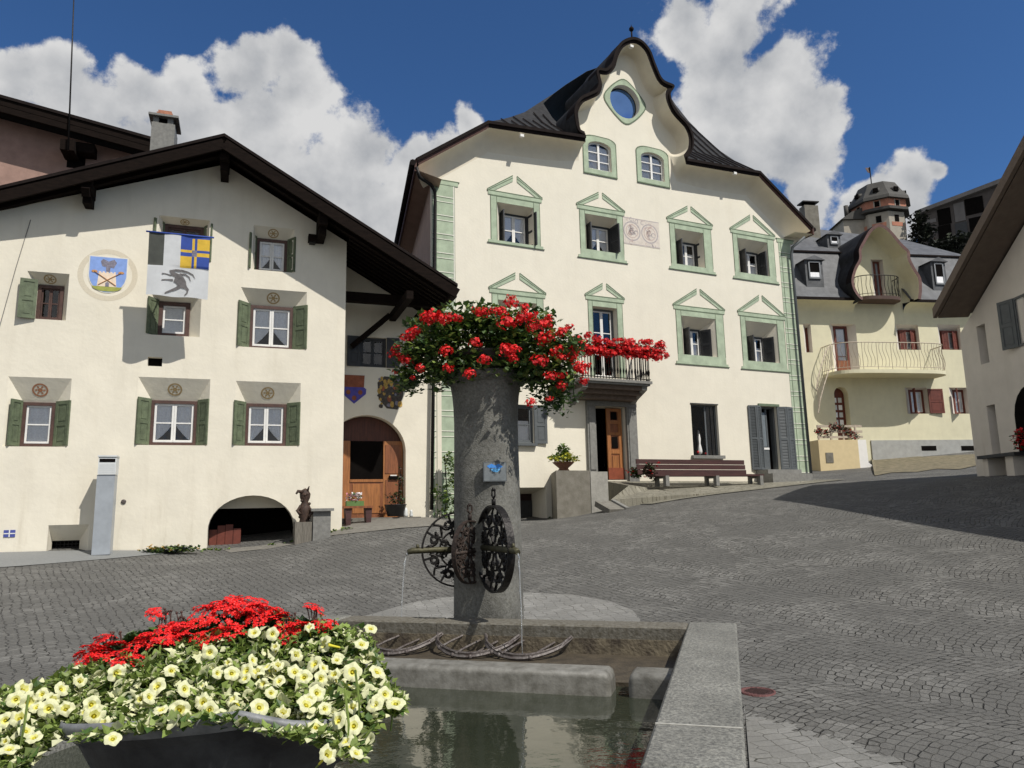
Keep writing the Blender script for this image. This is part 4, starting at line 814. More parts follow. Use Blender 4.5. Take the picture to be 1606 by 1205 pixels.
# painted surrounds
def band_box(b, x0, x1, z0, z1, m, t=.012, y=0): b.box(x0, x1, y - t, y - .001, z0, z1, m)
def surround(fr_, ho, ap, cl_, crr, k):
    b = MB(); r = FB.rect(*fr_); h = FB.rect(*ho); zt = r[3]; t = .014
    band_box(b, r[0], h[0], r[2] + .02, zt, GREEN); band_box(b, h[1], r[1], r[2] + .02, zt, GREEN); band_box(b, h[0], h[1], h[3], zt, GREEN)
    c0 = FB.p(*cl_); c1 = FB.p(*crr); apx = FB.p(*ap); cw = .12
    band_box(b, r[0] - .07, r[1] + .07, zt, zt + .11, GREEN, .022); band_box(b, r[0] - .10, r[1] + .10, zt + .112, zt + .14, GREEN_D, .026)
    band_box(b, r[0] - .0, r[1] + .0, zt - .03, zt - .004, GREEN_D, .018)
    xm = (r[0] + r[1]) / 2; az = apx[1]
    for s_ in (-1, 1):
        xo = r[0] - .10 if s_ < 0 else r[1] + .10; xi = xm + s_ * .07; zb_ = zt + .145
        n = Vector((xi - xo, az - zb_)).normalized(); nn = Vector((-n.y, n.x)) if s_ < 0 else Vector((n.y, -n.x))
        w = .15; a = (xo, zb_); c = (xi, az); d_ = (xi, az - w * 1.25); e = (xo + (-s_) * w * 1.5, zb_)
        b.prism([a, e, d_, c], -.016, -.001, GREEN)
        for (off, m_, tt) in ((0, GREEN_D, -.02), (.065, GREEN_D, -.018)):
            b.bar((xo - s_ * off * 1.1, tt, zb_ + .012 if not off else zb_ + .01), (xi, tt, az - off * 1.2), .006, .02, m_, up=(0, 0, 1))
    if ho[3] < 590:
        band_box(b, r[0] - .08, r[1] + .08, r[2] - .06, r[2] + .02, GREEN, .02); band_box(b, h[0], h[1], r[2] + .02, h[2], GREEN); band_box(b, r[0] - .12, r[1] + .12, r[2] - .085, r[2] - .062, GREEN_D, .03)
    for x in (r[0], r[1] - .014, h[0] - .014, h[1]): band_box(b, x, x + .014, h[2], zt - .03, GREEN_D, .017)
    b.build('painted_surround', None, HB); return r, h
ORD = upper + lower
for k, (fr_, ho, wi, ap, cl_, crr) in enumerate(ORD):
    r, h = surround(fr_, ho, ap, cl_, crr, k); (i, d) = HI[k]; rr_ = (i[0][0], i[1][0], i[0][1], i[2][1])
    if k == 4:
        b = MB(); b.box(rr_[0], rr_[1], .03, .06, rr_[2], rr_[3], CREAM); b.box(rr_[0] + .12, rr_[1] - .12, .02, .03, rr_[3] - .22, rr_[3] - .12, mat('faded_pink', (.58, .38, .33), .95, .15, 12)); b.build('blind_window', None, HB); continue
    if k == 5: f = window(HB, rr_, .22, fm=SHUT_GR, sm=WHITE, leaves=2, bars=2, curtain=None, fb=.06); continue
    f = window(HB, rr_, DD, fm=SHUT_D, sm=WHITE, leaves=2, bars=1, curtain='half' if k > 1 else 'tie', fb=.05)
    zz0, zz1 = rr_[2], rr_[3] - .02
    far_ = {0: (843, -.12), 1: (973, -.16), 2: (1105, .02), 3: (1201, .02), 4: (840, .1), 6: (1116, .05), 7: (1214, .05)}[k]
    fx = FB.p(far_[0], 400, far_[1])[0] if k < 4 else FB.p(far_[0], 540, far_[1])[0]
    shutter(f, (rr_[1] + .01, DD - .04), (fx, far_[1]), zz0, zz1, SHUT_D, 'louvre'); shutter(f, (rr_[0] - .01, DD - .04), (rr_[0] - .03, .06), zz0, zz1, SHUT_D)
# ground-floor openings
f = window(HB, gwin[0], .1, fm=SHUT_GR, sm=SHUT_GR, leaves=1, bars=1, curtain='half', fb=.05); a = FB.p(857.5, 660, -.05); shutter(f, (gwin[0][1], -.03), (a[0], -.06), gwin[0][2], gwin[0][3], SHUT_GR)
b = MB(); b.box(gwin[0][0], gwin[0][1] + .05, -.12, .0, gwin[0][2] - .07, gwin[0][2], SHUT_GR); b.build('sill', None, f)
sw = gwin[1]; b = MB(); b.box(sw[0] - .02, sw[1] + .02, -.03, .0, sw[3], sw[3] + .03, SHUT_D); b.box(sw[0], sw[1], .2, .21, sw[2], sw[3], DARK); b.box(sw[0], sw[0] + .05, .1, .2, sw[2], sw[3], SHUT_GR); b.box(sw[1] - .05, sw[1], .1, .2, sw[2], sw[3], SHUT_GR); b.box(sw[0] + .05, sw[1] - .05, .1, .2, sw[3] - .05, sw[3], SHUT_GR)
b.box(sw[0] + .62, sw[0] + .68, .12, .16, sw[2], sw[3] - .05, SHUT_GR); fo_ = b.build('shop_window', None, HB)
b = MB(); b.face([(sw[0], .13, sw[2]), (sw[1], .13, sw[2]), (sw[1], .13, sw[3]), (sw[0], .13, sw[3])]); b.build('pane', GLASS, fo_)
b = MB(); b.box(sw[0] - .1, sw[1] + .1, -.12, .1, sw[2] - .1, sw[2], STONE); b.build('sill', None, fo_)
b = MB(); b.lathe([(.07, 0), (.09, .1), (.05, .35), (.06, .5), (.03, .75), (.01, .78)], 10, (sw[0] + .38, .17, sw[2] + .05), WHITE); b.sphere((sw[0] + .3, .17, sw[2] + .12), .06, RED, 8); b.sphere((sw[0] + .6, .17, sw[2] + .08), .05, RED, 8); b.build('display', None, fo_)
for xx in (.75, .92):
    c = MB(); c.loft([[(sw[0] + xx + .12 * k / 6, .18 + .01 * math.sin(k * 2), z) for k in range(7)] for z in (sw[2], sw[3])], mat('dull_curtain', (.22, .21, .20), .9, .2, 9)); c.build('curtain', None, fo_)
# grey double door on the right
gd = gwin[2]; b = MB(); b.box(gd[0], gd[1], .28, .3, gd[2], gd[3], DARK); b.box(gd[0], gd[0] + .07, .1, .28, gd[2], gd[3], SHUT_GR); b.box(gd[1] - .07, gd[1], .1, .28, gd[2], gd[3], SHUT_GR); b.box(gd[0], gd[1], .1, .28, gd[3] - .07, gd[3], SHUT_GR)
mmx = gd[0] + (gd[1] - gd[0]) * .55; b.box(gd[0] + .07, mmx, .14, .2, gd[2], gd[2] + .75, SHUT_GR); b.box(mmx - .06, mmx, .14, .2, gd[2] + .75, gd[3] - .07, SHUT_GR); b.box(gd[0] + .07, mmx, .125, .14, gd[2] + .7, gd[2] + .77, WHITE)
b.box(gd[0] + .12, mmx - .08, .14, .2, gd[2] + .8, gd[3] - .2, mat('frosted', (.16, .18, .19), .3, .1, 9)); b.box(gd[0] - .1, gd[1] + .1, -.06, .0, gd[3], gd[3] + .08, GREEN_D); dgo = b.build('door', None, HB)
ys = FB.p(1173.5, 637, -.05)[0]; ye = FB.p(1243, 640, -.05)[0]; xm = (ys + gd[0]) / 2; xn = (gd[1] + ye) / 2
for (a, c) in (((gd[0], -.02), (xm, -.12)), ((xm, -.12), (ys, -.03)), ((gd[1], -.02), (xn, -.12)), ((xn, -.12), (ye, -.03))): shutter(dgo, a, c, gd[2] + .02, gd[3], SHUT_GR, 'louvre')
b = MB(); b.box(gd[0] - .4, gd[1] + .35, -.55, .0, gd[2] - .5, gd[2] - .0, STONE); b.box(gd[0] - .5, gd[1] + .5, -.85, -.55, gd[2] - .5, gd[2] - .14, STONE); b.build('doorstep', None, HB)
# entrance with stone surround
ed = gwin[3]; s0 = FB.p(918, 640)[0]; s1 = FB.p(995, 640)[0]; b = MB(); zc = FB.p(950, 604)[1]
for (a, c) in ((s0, ed[0]), (ed[1], s1)):
    b.box(a, c, -.10, .0, ed[2] - .1, ed[3], STONE); b.box(a + .05, c - .05, -.125, -.10, ed[2] + .3, ed[3] - .05, STONE)
b.box(s0, s1, -.12, .0, ed[3], ed[3] + .14, STONE); b.box(s0 + .06, s1 - .06, -.09, .0, ed[3] + .14, zc, STONE); b.box(s0, s1, -.16, .0, zc - .08, zc - .001, STONE)
b.box((s0 + s1) / 2 - .1, (s0 + s1) / 2 + .1, -.2, -.09, ed[3] + .22, ed[3] + .34, IRON)
b.build('door_surround', None, HB)
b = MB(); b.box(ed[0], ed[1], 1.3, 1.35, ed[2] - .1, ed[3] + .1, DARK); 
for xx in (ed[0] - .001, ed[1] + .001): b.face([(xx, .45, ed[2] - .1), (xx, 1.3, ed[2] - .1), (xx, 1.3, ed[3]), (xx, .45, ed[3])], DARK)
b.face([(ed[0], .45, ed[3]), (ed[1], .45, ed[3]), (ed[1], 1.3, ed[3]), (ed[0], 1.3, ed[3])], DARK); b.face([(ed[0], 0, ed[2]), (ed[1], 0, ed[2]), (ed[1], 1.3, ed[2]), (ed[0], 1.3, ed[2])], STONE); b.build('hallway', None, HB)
b = MB(); dx0 = FB.p(953, 700, .12)[0]; dx1 = ed[1] - .06; H0, H1 = ed[2] + .02, ed[3] - .03; yd = .12
b.box(dx0, dx0 + .12, yd, yd + .05, H0, H1, WOODD2); b.box(dx1 - .12, dx1, yd, yd + .05, H0, H1, WOODD2)
for (a, c) in ((0, .1), (.36, .42), (.62, .66), (.78, .83), (.96, 1)): b.box(dx0 + .12, dx1 - .12, yd, yd + .05, H0 + (H1 - H0) * a, H0 + (H1 - H0) * c, WOODD2)
b.box(dx0 + .12, dx1 - .12, yd + .02, yd + .03, H0, H1, WOODD); b.box(dx0 + .17, dx1 - .17, yd + .005, yd + .03, H0 + (H1 - H0) * .13, H0 + (H1 - H0) * .33, WOODD2)
b.box(dx0 + .16, dx1 - .16, yd - .004, yd + .02, H0 + (H1 - H0) * .44, H0 + (H1 - H0) * .60, DARK); b.box(dx0 + .16, dx1 - .16, yd + .004, yd + .02, H0 + (H1 - H0) * .84, H0 + (H1 - H0) * .95, DARK); b.box(dx0 - .01, dx1 + .01, yd - .02, yd - .002, H0, H0 + .35, mat('kickboard', (.22, .055, .025), .5, .2, 6))
b.build('door', None, HB)
# garage opening
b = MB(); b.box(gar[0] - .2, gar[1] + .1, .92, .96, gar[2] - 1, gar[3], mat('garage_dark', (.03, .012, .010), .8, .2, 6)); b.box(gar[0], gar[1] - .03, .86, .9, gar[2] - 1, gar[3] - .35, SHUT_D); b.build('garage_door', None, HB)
# gable windows, oval
for r, lp in archh:
    f = MB(); f.prism([(x, z) for x, z in lp], .19, .2, DARK); n = len(lp)
    for q in range(n):
        a, c = lp[q], lp[(q + 1) % n]; cx, cz = (r[0] + r[1]) / 2, (r[2] + r[3]) / 2; s_ = .88; f.face([(a[0], .08, a[1]), (c[0], .08, c[1]), (cx + (c[0] - cx) * s_, .08, cz + (c[1] - cz) * s_), (cx + (a[0] - cx) * s_, .08, cz + (a[1] - cz) * s_)], WHITE)
    xm = (r[0] + r[1]) / 2; f.box(xm - .035, xm + .035, .07, .11, r[2], r[3] - .05, WHITE)
    for t in (.33, .64): f.box(r[0] + .03, r[1] - .03, .08, .1, r[2] + (r[3] - r[2]) * t - .015, r[2] + (r[3] - r[2]) * t + .015, WHITE)
    fo_ = f.build('window', None, HB); g_ = MB(); g_.face([(x, .105, z) for x, z in lp]); g_.build('pane', GLASS, fo_)
    c = MB(); c.loft([[(r[0] + (r[1] - r[0]) * k / 12, .15 + .012 * math.sin(k * 2.2), z) for k in range(13)] for z in (r[2], r[3] - .12)]); c.build('curtain', CURT, fo_)
    t = MB(); cx, cz = (r[0] + r[1]) / 2, (r[2] + r[3]) / 2
    def grow(d, up): return [(x + (d if x > cx else -d), (z - d) if z < r[2] + .01 else (z + up * (1 if z > r[3] - .5 else .9))) for x, z in lp]
    o1 = grow(.17, .16); t.sheet(o1, [lp], -.014, GREEN); o2 = grow(.2, .19); t.sheet(o2, [o1], -.018, GREEN_D); t.box(r[0] - .2, r[1] + .2, -.03, -.001, r[2] - .2, r[2] - .16, GREEN_D); t.build('painted_surround', None, HB)
f = MB(); n = 28; f.prism(disc_poly(oc[0], oc[1], orx, orz, 28), .42, .44, mat('oval_backing', (.02, .03, .06), .5)); ov2 = disc_poly(oc[0], oc[1], orx * .93, orz * .93, 28)
for q in range(28): f.face([(oval[q][0], .2, oval[q][1]), (oval[(q + 1) % 28][0], .2, oval[(q + 1) % 28][1]), (ov2[(q + 1) % 28][0], .2, ov2[(q + 1) % 28][1]), (ov2[q][0], .2, ov2[q][1])], SHUT_D)
fo_ = f.build('oval_window', None, HB)
MIRR = mat('sky_tinted_mirror', (.16, .30, .62), .04, .05, 3, metal=1.0); g_ = MB(); n_ = Vector((0, -.02, 0))  # blue of the reflected sky is put into the mirror's tint
g_.face([(x, .24 - .05 * (z - oc[1]) - .06 * (x - oc[0]), z) for x, z in ov2]); g_.build('pane', MIRR, fo_)
t = MB(); lob = [(oc[0] + orx * (1.20 + .10 * abs(math.cos(2 * a)) ** 6 + .05 * math.cos(4 * a)) * math.cos(a), oc[1] + orz * (1.16 + .10 * abs(math.cos(2 * a)) ** 6 + .05 * math.cos(4 * a)) * math.sin(a)) for a in [k * 2 * math.pi / 48 for k in range(48)]]
lob2 = [(oc[0] + (x - oc[0]) * 1.06, oc[1] + (z - oc[1]) * 1.06) for x, z in lob]; t.sheet(lob, [oval], -.014, GREEN); t.sheet(lob2, [lob], -.016, GREEN_D); t.build('painted_surround', None, HB)
# quoins
for (x0, x1, zt0, zb0) in ((.06, .72, FB.p(695, 290)[1], -1.4), (BX - .62, BX - .03, FB.p(1232, 378)[1] - .1, -1.4)):
    b = MB(); band_box(b, x0, x1, zb0, zt0, GREEN, .01); band_box(b, x0 - .06, x1 + .12, zt0, zt0 + .12, GREEN, .02); band_box(b, x0 - .1, x1 + .16, zt0 + .12, zt0 + .15, GREEN_D, .024)
    z = zt0 - .38; k = 0
    while z > zb0:
        band_box(b, x0, x1, z, z + .022, WHITE_L, .014); band_box(b, x0, x1, z - .022, z, GREEN_D, .013); band_box(b, x0, x1, z - .15, z - .132, WHITE_L, .014); band_box(b, x0, x1, z - .17, z - .15, GREEN_D, .013); z -= .56; k += 1
    band_box(b, x1 - .03, x1, zb0, zt0, WHITE_L, .015); band_box(b, x1, x1 + .015, zb0, zt0, GREEN_D, .012); band_box(b, x0 + .1, x0 + .125, zb0, zt0, GREEN_D, .0155); b.build('painted_quoin', None, HB)
# faded fresco panel
FR1 = mat('fresco_base', (.62, .56, .49), .95, .1, 8); FR2 = mat('fresco_pink', (.50, .39, .35), .95, .12, 14); FR3 = mat('fresco_grey', (.40, .36, .36), .95, .15, 14)
r = FB.rect(976, 339, 1035, 391); b = MB(); band_box(b, r[0], r[1], r[2], r[3], FR1, .006); rn = random.Random(4)
def ringp(b, cx, cz, R1, R2, m, y, n=28, a0=0, a1=6.2832):
    for k in range(n):
        a = a0 + (a1 - a0) * k / n; c = a0 + (a1 - a0) * (k + 1) / n; b.face([(cx + R * math.cos(w), y, cz + R * math.sin(w)) for w, R in ((a, R1), (c, R1), (c, R2), (a, R2))], m)
wd = r[1] - r[0]; hh = r[3] - r[2]
for cx in (r[0] + wd * .24, r[0] + wd * .73):
    R = wd * .235; cz = (r[2] + r[3]) / 2; ringp(b, cx, cz, R, R * .88, FR3, -.0075); ringp(b, cx, cz, R * .7, R * .63, FR2, -.0075)
    for _ in range(16): a = rn.random() * 6.28; q = R * rn.uniform(.0, .6); ringp(b, cx + q * math.cos(a), cz + q * math.sin(a), .09, .065, rn.choice([FR2, FR3]), -.0078, 8, rn.random() * 3, 3 + rn.random() * 3)
for _ in range(20): ringp(b, rn.uniform(r[0] + .08, r[1] - .08), rn.choice([r[2] + .1, r[3] - .1]) + rn.uniform(-.05, .05), .07, .05, rn.choice([FR2, FR3]), -.0079, 8, rn.random() * 3, 3 + rn.random() * 3)
for z in (r[2] + .02, r[3] - .04): band_box(b, r[0], r[1], z, z + .02, FR3, .0082)
o_ = b.build('wall_painting', None, None, FB.o); o_.rotation_euler = (0, 0, FB.rz); tag(o_, 'faded pink and grey painting of two roundels between the upper windows', 'painting')
# balcony
bz = FB.p(965, 598, -.9)[1]; x0 = FB.p(905, 590, -.8)[0] + .05; x1 = FB.p(1021, 598, -.85)[0]; bd = -.92
b = MB(); b.box(x0, x1, bd, -.001, bz - .02, bz + .06, STONE); b.box(x0 + .05, x1 - .05, bd + .05, -.001, bz - .08, bz - .02, STONE)
for k in range(3): b.box(x0 + .12 + k * .09, x1 - .12 - k * .09, bd + .14 + .14 * k, -.001, bz - .08 - .13 * (k + 1), bz - .08 - .13 * k, mat('balcony_stone', (.11, .08, .06), .9, .2, 9, .5, 30))
for xx in (x0 + .1, x1 - .26): b.prism([(0, 0)] * 3, 0, 0) if False else None
bo_ = b.build('balcony', None, HB)
for xx in (x0 + .12, x1 - .3):
    c = MB(); pr = [(-.02, bz - .08), (bd + .1, bz - .08), (bd + .12, bz - .2), (bd + .35, bz - .3), (-.3, bz - .42), (-.02, bz - .62)]
    a = [c.vert((xx, y, z)) for y, z in pr]; e = [c.vert((xx + .18, y, z)) for y, z in pr]; c.idx(a, STONE); c.idx(e[::-1], STONE)
    for q in range(6): c.idx((a[q], e[q], e[(q + 1) % 6], a[(q + 1) % 6]), STONE)
    c.build('bracket', None, bo_)
rh = FB.p(980, 548, -.9)[1] + .02; rl_ = MB()
rl_.box(x0 + .03, x1 - .03, bd + .02, bd + .06, rh - .04, rh, IRON); rl_.box(x0 + .03, x1 - .03, bd + .025, bd + .055, bz + .1, bz + .12, IRON)
for xx in (x0 + .05, x1 - .05): rl_.box(xx - .02, xx + .02, bd + .02, -.01, rh - .04, rh, IRON); rl_.box(xx - .015, xx + .015, bd + .02, -.01, bz + .1, bz + .12, IRON)
def baluster(c, x, y): c.tube([(x, y, bz + .06), (x, y, bz + .2), (x, y, bz + .32), (x, y, bz + .42), (x, y, bz + .55), (x, y, rh - .04)], [.013, .013, .032, .014, .014, .013], 6, IRON)
nbal = 24
for k in range(nbal): baluster(rl_, x0 + .08 + (x1 - x0 - .16) * k / (nbal - 1), bd + .04)
for k in range(1, 8):
    for xx in (x0 + .05, x1 - .05): baluster(rl_, xx, bd + .04 + (-bd - .1) * k / 8)
rl_.build('railing', None, bo_)
# balcony geraniums
hm = [head_mesh('geranium_head', .095, 24, .034, RED, RED2, random.Random(s_)) for s_ in range(3)]
ga_o = thing('balcony_geraniums', 'dense row of red geraniums along the rail of the iron balcony', 'flowers', FB.w(((x0 + x1) / 2, bd, rh - .1)), FB.rz)
b = MB(); rn = random.Random(11)
for k in range(26): blob_leaves(b, ((x0 - x1) / 2 - .15 + (x1 - x0 + .35) * k / 25, -.1, .02 + rn.uniform(-.1, .1)), (.16, .17, .17), 34, .09, [LEAF, LEAF_D], rnd=rn)
b.build('foliage', None, ga_o)
for k in range(98):
    o = bpy.data.objects.new('flower_head', hm[k % 3]); COL.objects.link(o); o.parent = ga_o; t = (k + .5) / 98; s_ = rn.uniform(.85, 1.6)
    o.location = ((x0 - x1) / 2 - .22 + (x1 - x0 + .55) * t, -.12 - rn.random() * .2, .08 + rn.uniform(-.30, .24)); o.scale = (s_, s_, s_); o.rotation_euler = (0, 0, rn.random() * 6)
b = MB(); b.box(-.0 - (x1 - x0) / 2 + .05, (x1 - x0) / 2 - .05, -.2, -.02, -.12, .02, DWOOD); b.build('window_box', None, ga_o)

# terrace, retaining block, planter, slabs
tz = ed[2] - .02; tb = MB()
fl_ = FB.p3(958, 784, -2.1); fr2 = FB.p3(1180, 769, -1.9); bl_ = (FB.p(944, 753)[0], -.01, tz); br_ = (BX - 1.2, -.01, tz - .05)
mdl = FB.p3(1215, 752, -.9)
top4 = [bl_, br_, (br_[0] + .1, -1.2, mdl.z - .05), tuple(fr2), tuple(fl_), (bl_[0], -1.4, tz * .5 + fl_.z * .5 + .1)]
cen = (6.5, -.9, (tz + fl_.z) / 2 + .03)
VERGE = cobble_mat('verge_cobbles', (.15, .14, .105, 1), (.25, .235, .19, 1), (.08, .07, .045, 1), 8, .4, arc=False, rnd=.95)
for q in range(6): tb.face([top4[q], top4[(q + 1) % 6], cen], VERGE)
for q in range(6): A_, B_ = top4[q], top4[(q + 1) % 6]; tb.face([A_, B_, (B_[0], B_[1], B_[2] - .9), (A_[0], A_[1], A_[2] - .9)], VERGE)
o_ = tb.build('pavement', None, None, FB.o); o_.rotation_euler = (0, 0, FB.rz); tag(o_, kind='structure')
tzf = lambda y: tz + (fr2.z - tz) * min(1, -y / 1.9)
yf = -1.75; r0 = FB.p(872, 738, yf); r1 = FB.p(925, 735, yf); r2 = FB.p(952, 736, yf); zb_ = FB.p(872, 812, yf)[1] - .4
yf2 = -.02; xbk = FB.p(864, 738, yf2)[0]; bw = MB(); pl_ = [(r0[0], yf), (r1[0], yf), (r1[0], yf2), (xbk, yf2)]; lo_ = [bw.vert((x, y, zb_)) for x, y in pl_]; hi_ = [bw.vert((x, y, r0[1])) for x, y in pl_]; bw.idx(hi_, CONC)
for q in range(4): bw.idx((lo_[q], lo_[(q + 1) % 4], hi_[(q + 1) % 4], hi_[q]), CONC)
bw.box(r1[0] + .003, r2[0], yf - .02, -.2, zb_, r0[1] - .03, mat('pale_stone', (.29, .28, .25), .9, .15, 7, .5, 30)); o_ = bw.build('retaining_wall', None, None, FB.o); o_.rotation_euler = (0, 0, FB.rz); tag(o_, 'grey concrete retaining wall with a pale end block beside the house steps', 'wall')
b = MB(); q = FB.p3(945, 790, yf - .3); e = FB.p3(968, 803, yf - .9); b.bar(q, e, .5, .14, PAVE); b.bar(q + Vector((.3, 0, .03)), e + Vector((.3, 0, .03)), .12, .16, STONE); o_ = b.build('stone_ramp', None, None, FB.o); o_.rotation_euler = (0, 0, FB.rz); tag(o_, 'short tilted stone slab ramp at the foot of the retaining wall', 'ramp')
q = FB.p3(884, 737, yf + .5); po = thing('planted_bowl', 'terracotta bowl of yellow green plants on the retaining wall', 'planter', FB.w((q.x, q.y, r0[1])), FB.rz)
b = MB(); b.lathe([(.12, 0), (.16, .03), (.12, .08), (.28, .22), (.30, .25), (.26, .25)], 18, (0, 0, 0), mat('dark_terracotta', (.14, .06, .035), .8, .2, 9)); b.build('bowl', None, po)
b = MB(); YL = mat('leaf_yellow', (.40, .38, .03), .6, .3, 9, sss=.2)
blob_leaves(b, (0, 0, .34), (.44, .4, .14), 420, .09, [YL, LEAF_L, LEAF, YL]); blob_leaves(b, (0, 0, .56), (.16, .14, .17), 170, .1, [LEAF, LEAF_L]); b.build('foliage', None, po)
# red bench
bw_ = FB.p(1187, 748, -1.1)[0] - FB.p(1017, 748, -1.1)[0]
bo = thing('park_bench', 'long dark red slatted bench on stone feet in front of the gabled house', 'bench', FB.w((FB.p(1017, 748, -1.0)[0], -1.0, tzf(-1.1))), FB.rz)
zs_ = FB.p(1100, 744, -1.2)[1] - tzf(-1.1); zk = FB.p(1100, 720, -.8)[1] - tzf(-1.1)
b = MB()
for k in range(4): b.box(0, bw_, -.34 + k * .115, -.232 + k * .115, zs_ - .06, zs_, WOODR)
b.build('seat', None, bo)
b = MB()
for k in range(3): zz = zs_ + .03 + k * (zk - zs_ - .02) / 3; b.bar((-.25, .17 + .03 * k, zz + .05), (bw_ - .25, .17 + .03 * k, zz + .05), .035, (zk - zs_) / 3 - .022, WOODR)
b.build('backrest', None, bo)
for t in (.10, .55, .97):
    b = MB(); xx = bw_ * t; b.box(xx - .06, xx + .06, -.36, -.22, 0, zs_ - .045, STONE); b.box(xx - .05, xx + .05, -.22, .12, zs_ - .12, zs_ - .046, STONE); b.box(xx - .05, xx + .05, .1, .2, 0, zs_ - .05, STONE); b.build('leg', None, bo)
q = FB.w((FB.p(1000, 745, -.6)[0], -.6, tz)); bush('potted_shrub', 'small dark reddish shrub on the pavement between the entrance and the bench', 'plant', q, (.35, .22, .22), 420, .07, [LEAF_D, WFRAME, LEAF], flowers=RED, nf=12)
q = FB.w((FB.p(1019, 735, -.9)[0], -.95, tzf(-.95))); bush('potted_shrub', 'taller dark red flowering shrub against the left arm of the bench', 'plant', q, (.26, .22, .42), 420, .07, [LEAF_D, WFRAME, WFRAME], flowers=RED, nf=10)

# ================================================================ HOUSE D : yellow house on the right
HD = thing('yellow_house', 'yellow house with slate mansard roof, bell gable and wrought iron balconies', 'house', FD.o, FD.rz)
dV = bez(vp([(1352,471),(1345.5,466),(1338,454),(1335,439),(1339.5,421),(1347,406),(1347,391),(1354.5,376),(1363.4,361),(1375.4,352),(1387,354),(1399,364),(1414,382),(1426,394),(1427.6,406),(1435,421),(1444,436),(1445.6,454),(1444,470)], FD, -.9), 4)
dI = inset(dV, .14); dW = inset(dV, .28); XL = FD.p(1245, 600)[0]; XRR = FD.p(1560, 600)[0]; ez = FD.p(1400, 471, -.5)[1]
yel_top = ez - .42
o_l = [(XL, -2.5), (XRR, -2.5), (XRR, yel_top)] + [(dW[-1][0], yel_top)] + dW[::-1][1:-1] + [(dW[0][0], yel_top)] + [(XL, yel_top)]
hd = []; hdi = []
dw = [((1302,508,1349,583),(1306,512,1334,583),'door'), ((1404,509,1444,549),(1407,518,1438,546),'w'), ((1470,509,1510,549),(1473,519,1506,547),'w'), ((1259,508,1275,553),(1262,515,1272,548),'w'), ((1419,608,1458,649),(1424,612,1455,647),'w'), ((1488,608,1522,649),(1493,612,1520,647),'w'), ((1365,407,1391,470),(1368,410,1389,470),'bal')]
for o, i, k in dw:
    r = FD.rect(*o); ri = FD.rect(*i, d=.3); hd.append(R4(r)); hdi.append((R4((max(ri[0], r[0] + .01), min(ri[1], r[1] - .01), r[2] + .01, min(ri[3], r[3] - .01))), .3))
ad = FD.rect(1307, 607, 1337, 690); am = (ad[0] + ad[1]) / 2; aw = (ad[1] - ad[0]) / 2; als = ad[3] - aw
al = [(ad[0], ad[2]), (ad[1], ad[2]), (ad[1], als)] + [(am + aw * math.cos(a), als + aw * math.sin(a)) for a in np.linspace(.1, math.pi - .1, 11)] + [(ad[0], als)]
hd.append(al); hdi.append((al, .35))
b = MB(); b.sheet(o_l, hd, 0, YELLOW)
for h, (i, d) in zip(hd, hdi): reveal(b, h, i, d, PALE if h is not al else YELLOW)
b.face([(XRR, 0, -2.5), (XRR, 9, -2.5), (XRR, 9, yel_top), (XRR, 0, yel_top)], YELLOW); b.face([(XL, 0, -2.5), (XL, 9, -2.5), (XL, 9, yel_top), (XL, 0, yel_top)], YELLOW); b.face([(XL, 9, -2.5), (XRR, 9, -2.5), (XRR, 9, yel_top), (XL, 9, yel_top)], YELLOW)
b.build('wall', None, HD)
b = MB(); pl = FD.p(1500, 690)[1]; b.box(FD.p(1365, 690)[0], XRR + .01, -.05, -.001, -2.5, pl, mat('plinth_grey', (.34, .34, .32), .9, .1, 4, .3, 20))
for px in (1458, 1520): q = FD.p(px, 703); b.box(q[0] - .45, q[0] + .3, -.056, -.02, q[1] - .12, q[1] + .1, DARK)
b.build('plinth', None, HD)
for (o, i, k), (ii, d) in zip(dw, hdi):
    rr_ = (ii[0][0], ii[1][0], ii[0][1], ii[2][1]); f = window(HD, rr_, d, fm=SHUT_R, sm=WFRAME if k == 'door' else (METAL if k == 'bal' else WHITE), leaves=1 if k == 'door' else 2, bars=2 if k != 'w' else 1, curtain=None if k == 'bal' else 'full', fb=.09, name='door' if k in ('door', 'bal') else 'window')
    if k == 'door': c = MB(); c.box(rr_[0] + .05, rr_[1] - .05, d - .05, d - .03, rr_[2], rr_[2] + .55, WOODD); c.build('panel', None, f)
    if o[1] > 600 or o[1] > 505 and k == 'w' and o[0] > 1300:
        w_ = .62
        if o[0] == 1419: shutter(f, (rr_[1] + .02, -.03), (rr_[1] + .72, -.10), rr_[2], rr_[3], SHUT_R); shutter(f, (rr_[0] - .02, -.03), (rr_[0] - .12, -.3), rr_[2], rr_[3], SHUT_R)
        elif o[0] == 1488: shutter(f, (rr_[0] - .02, -.03), (rr_[0] - .25, -.25), rr_[2], rr_[3], SHUT_R); shutter(f, (rr_[1] + .02, -.03), (rr_[1] + .6, -.1), rr_[2], rr_[3], SHUT_R)
        else: shutter(f, (rr_[1] - .02, .2), (rr_[1] - .35, .12), rr_[2] + .03, rr_[3] - .03, SHUT_R); shutter(f, (rr_[0] + .02, .2), (rr_[0] + .3, .14), rr_[2] + .03, rr_[3] - .03, SHUT_R)
b = MB(); b.prism(al, .34, .36, SHUT_R)
for i_ in range(2):
    for j in range(4): xx = ad[0] + aw * (.35 + .75 * i_); zz = ad[2] + (ad[3] - ad[2]) * (.3 + .14 * j); b.box(xx, xx + aw * .5, .32, .34, zz, zz + .22, CURT if (i_ + j) % 2 else METAL_L)
b.build('door', None, HD)
for (px0, py0, px1, py1) in ((1305, 686, 1340, 690),): pass
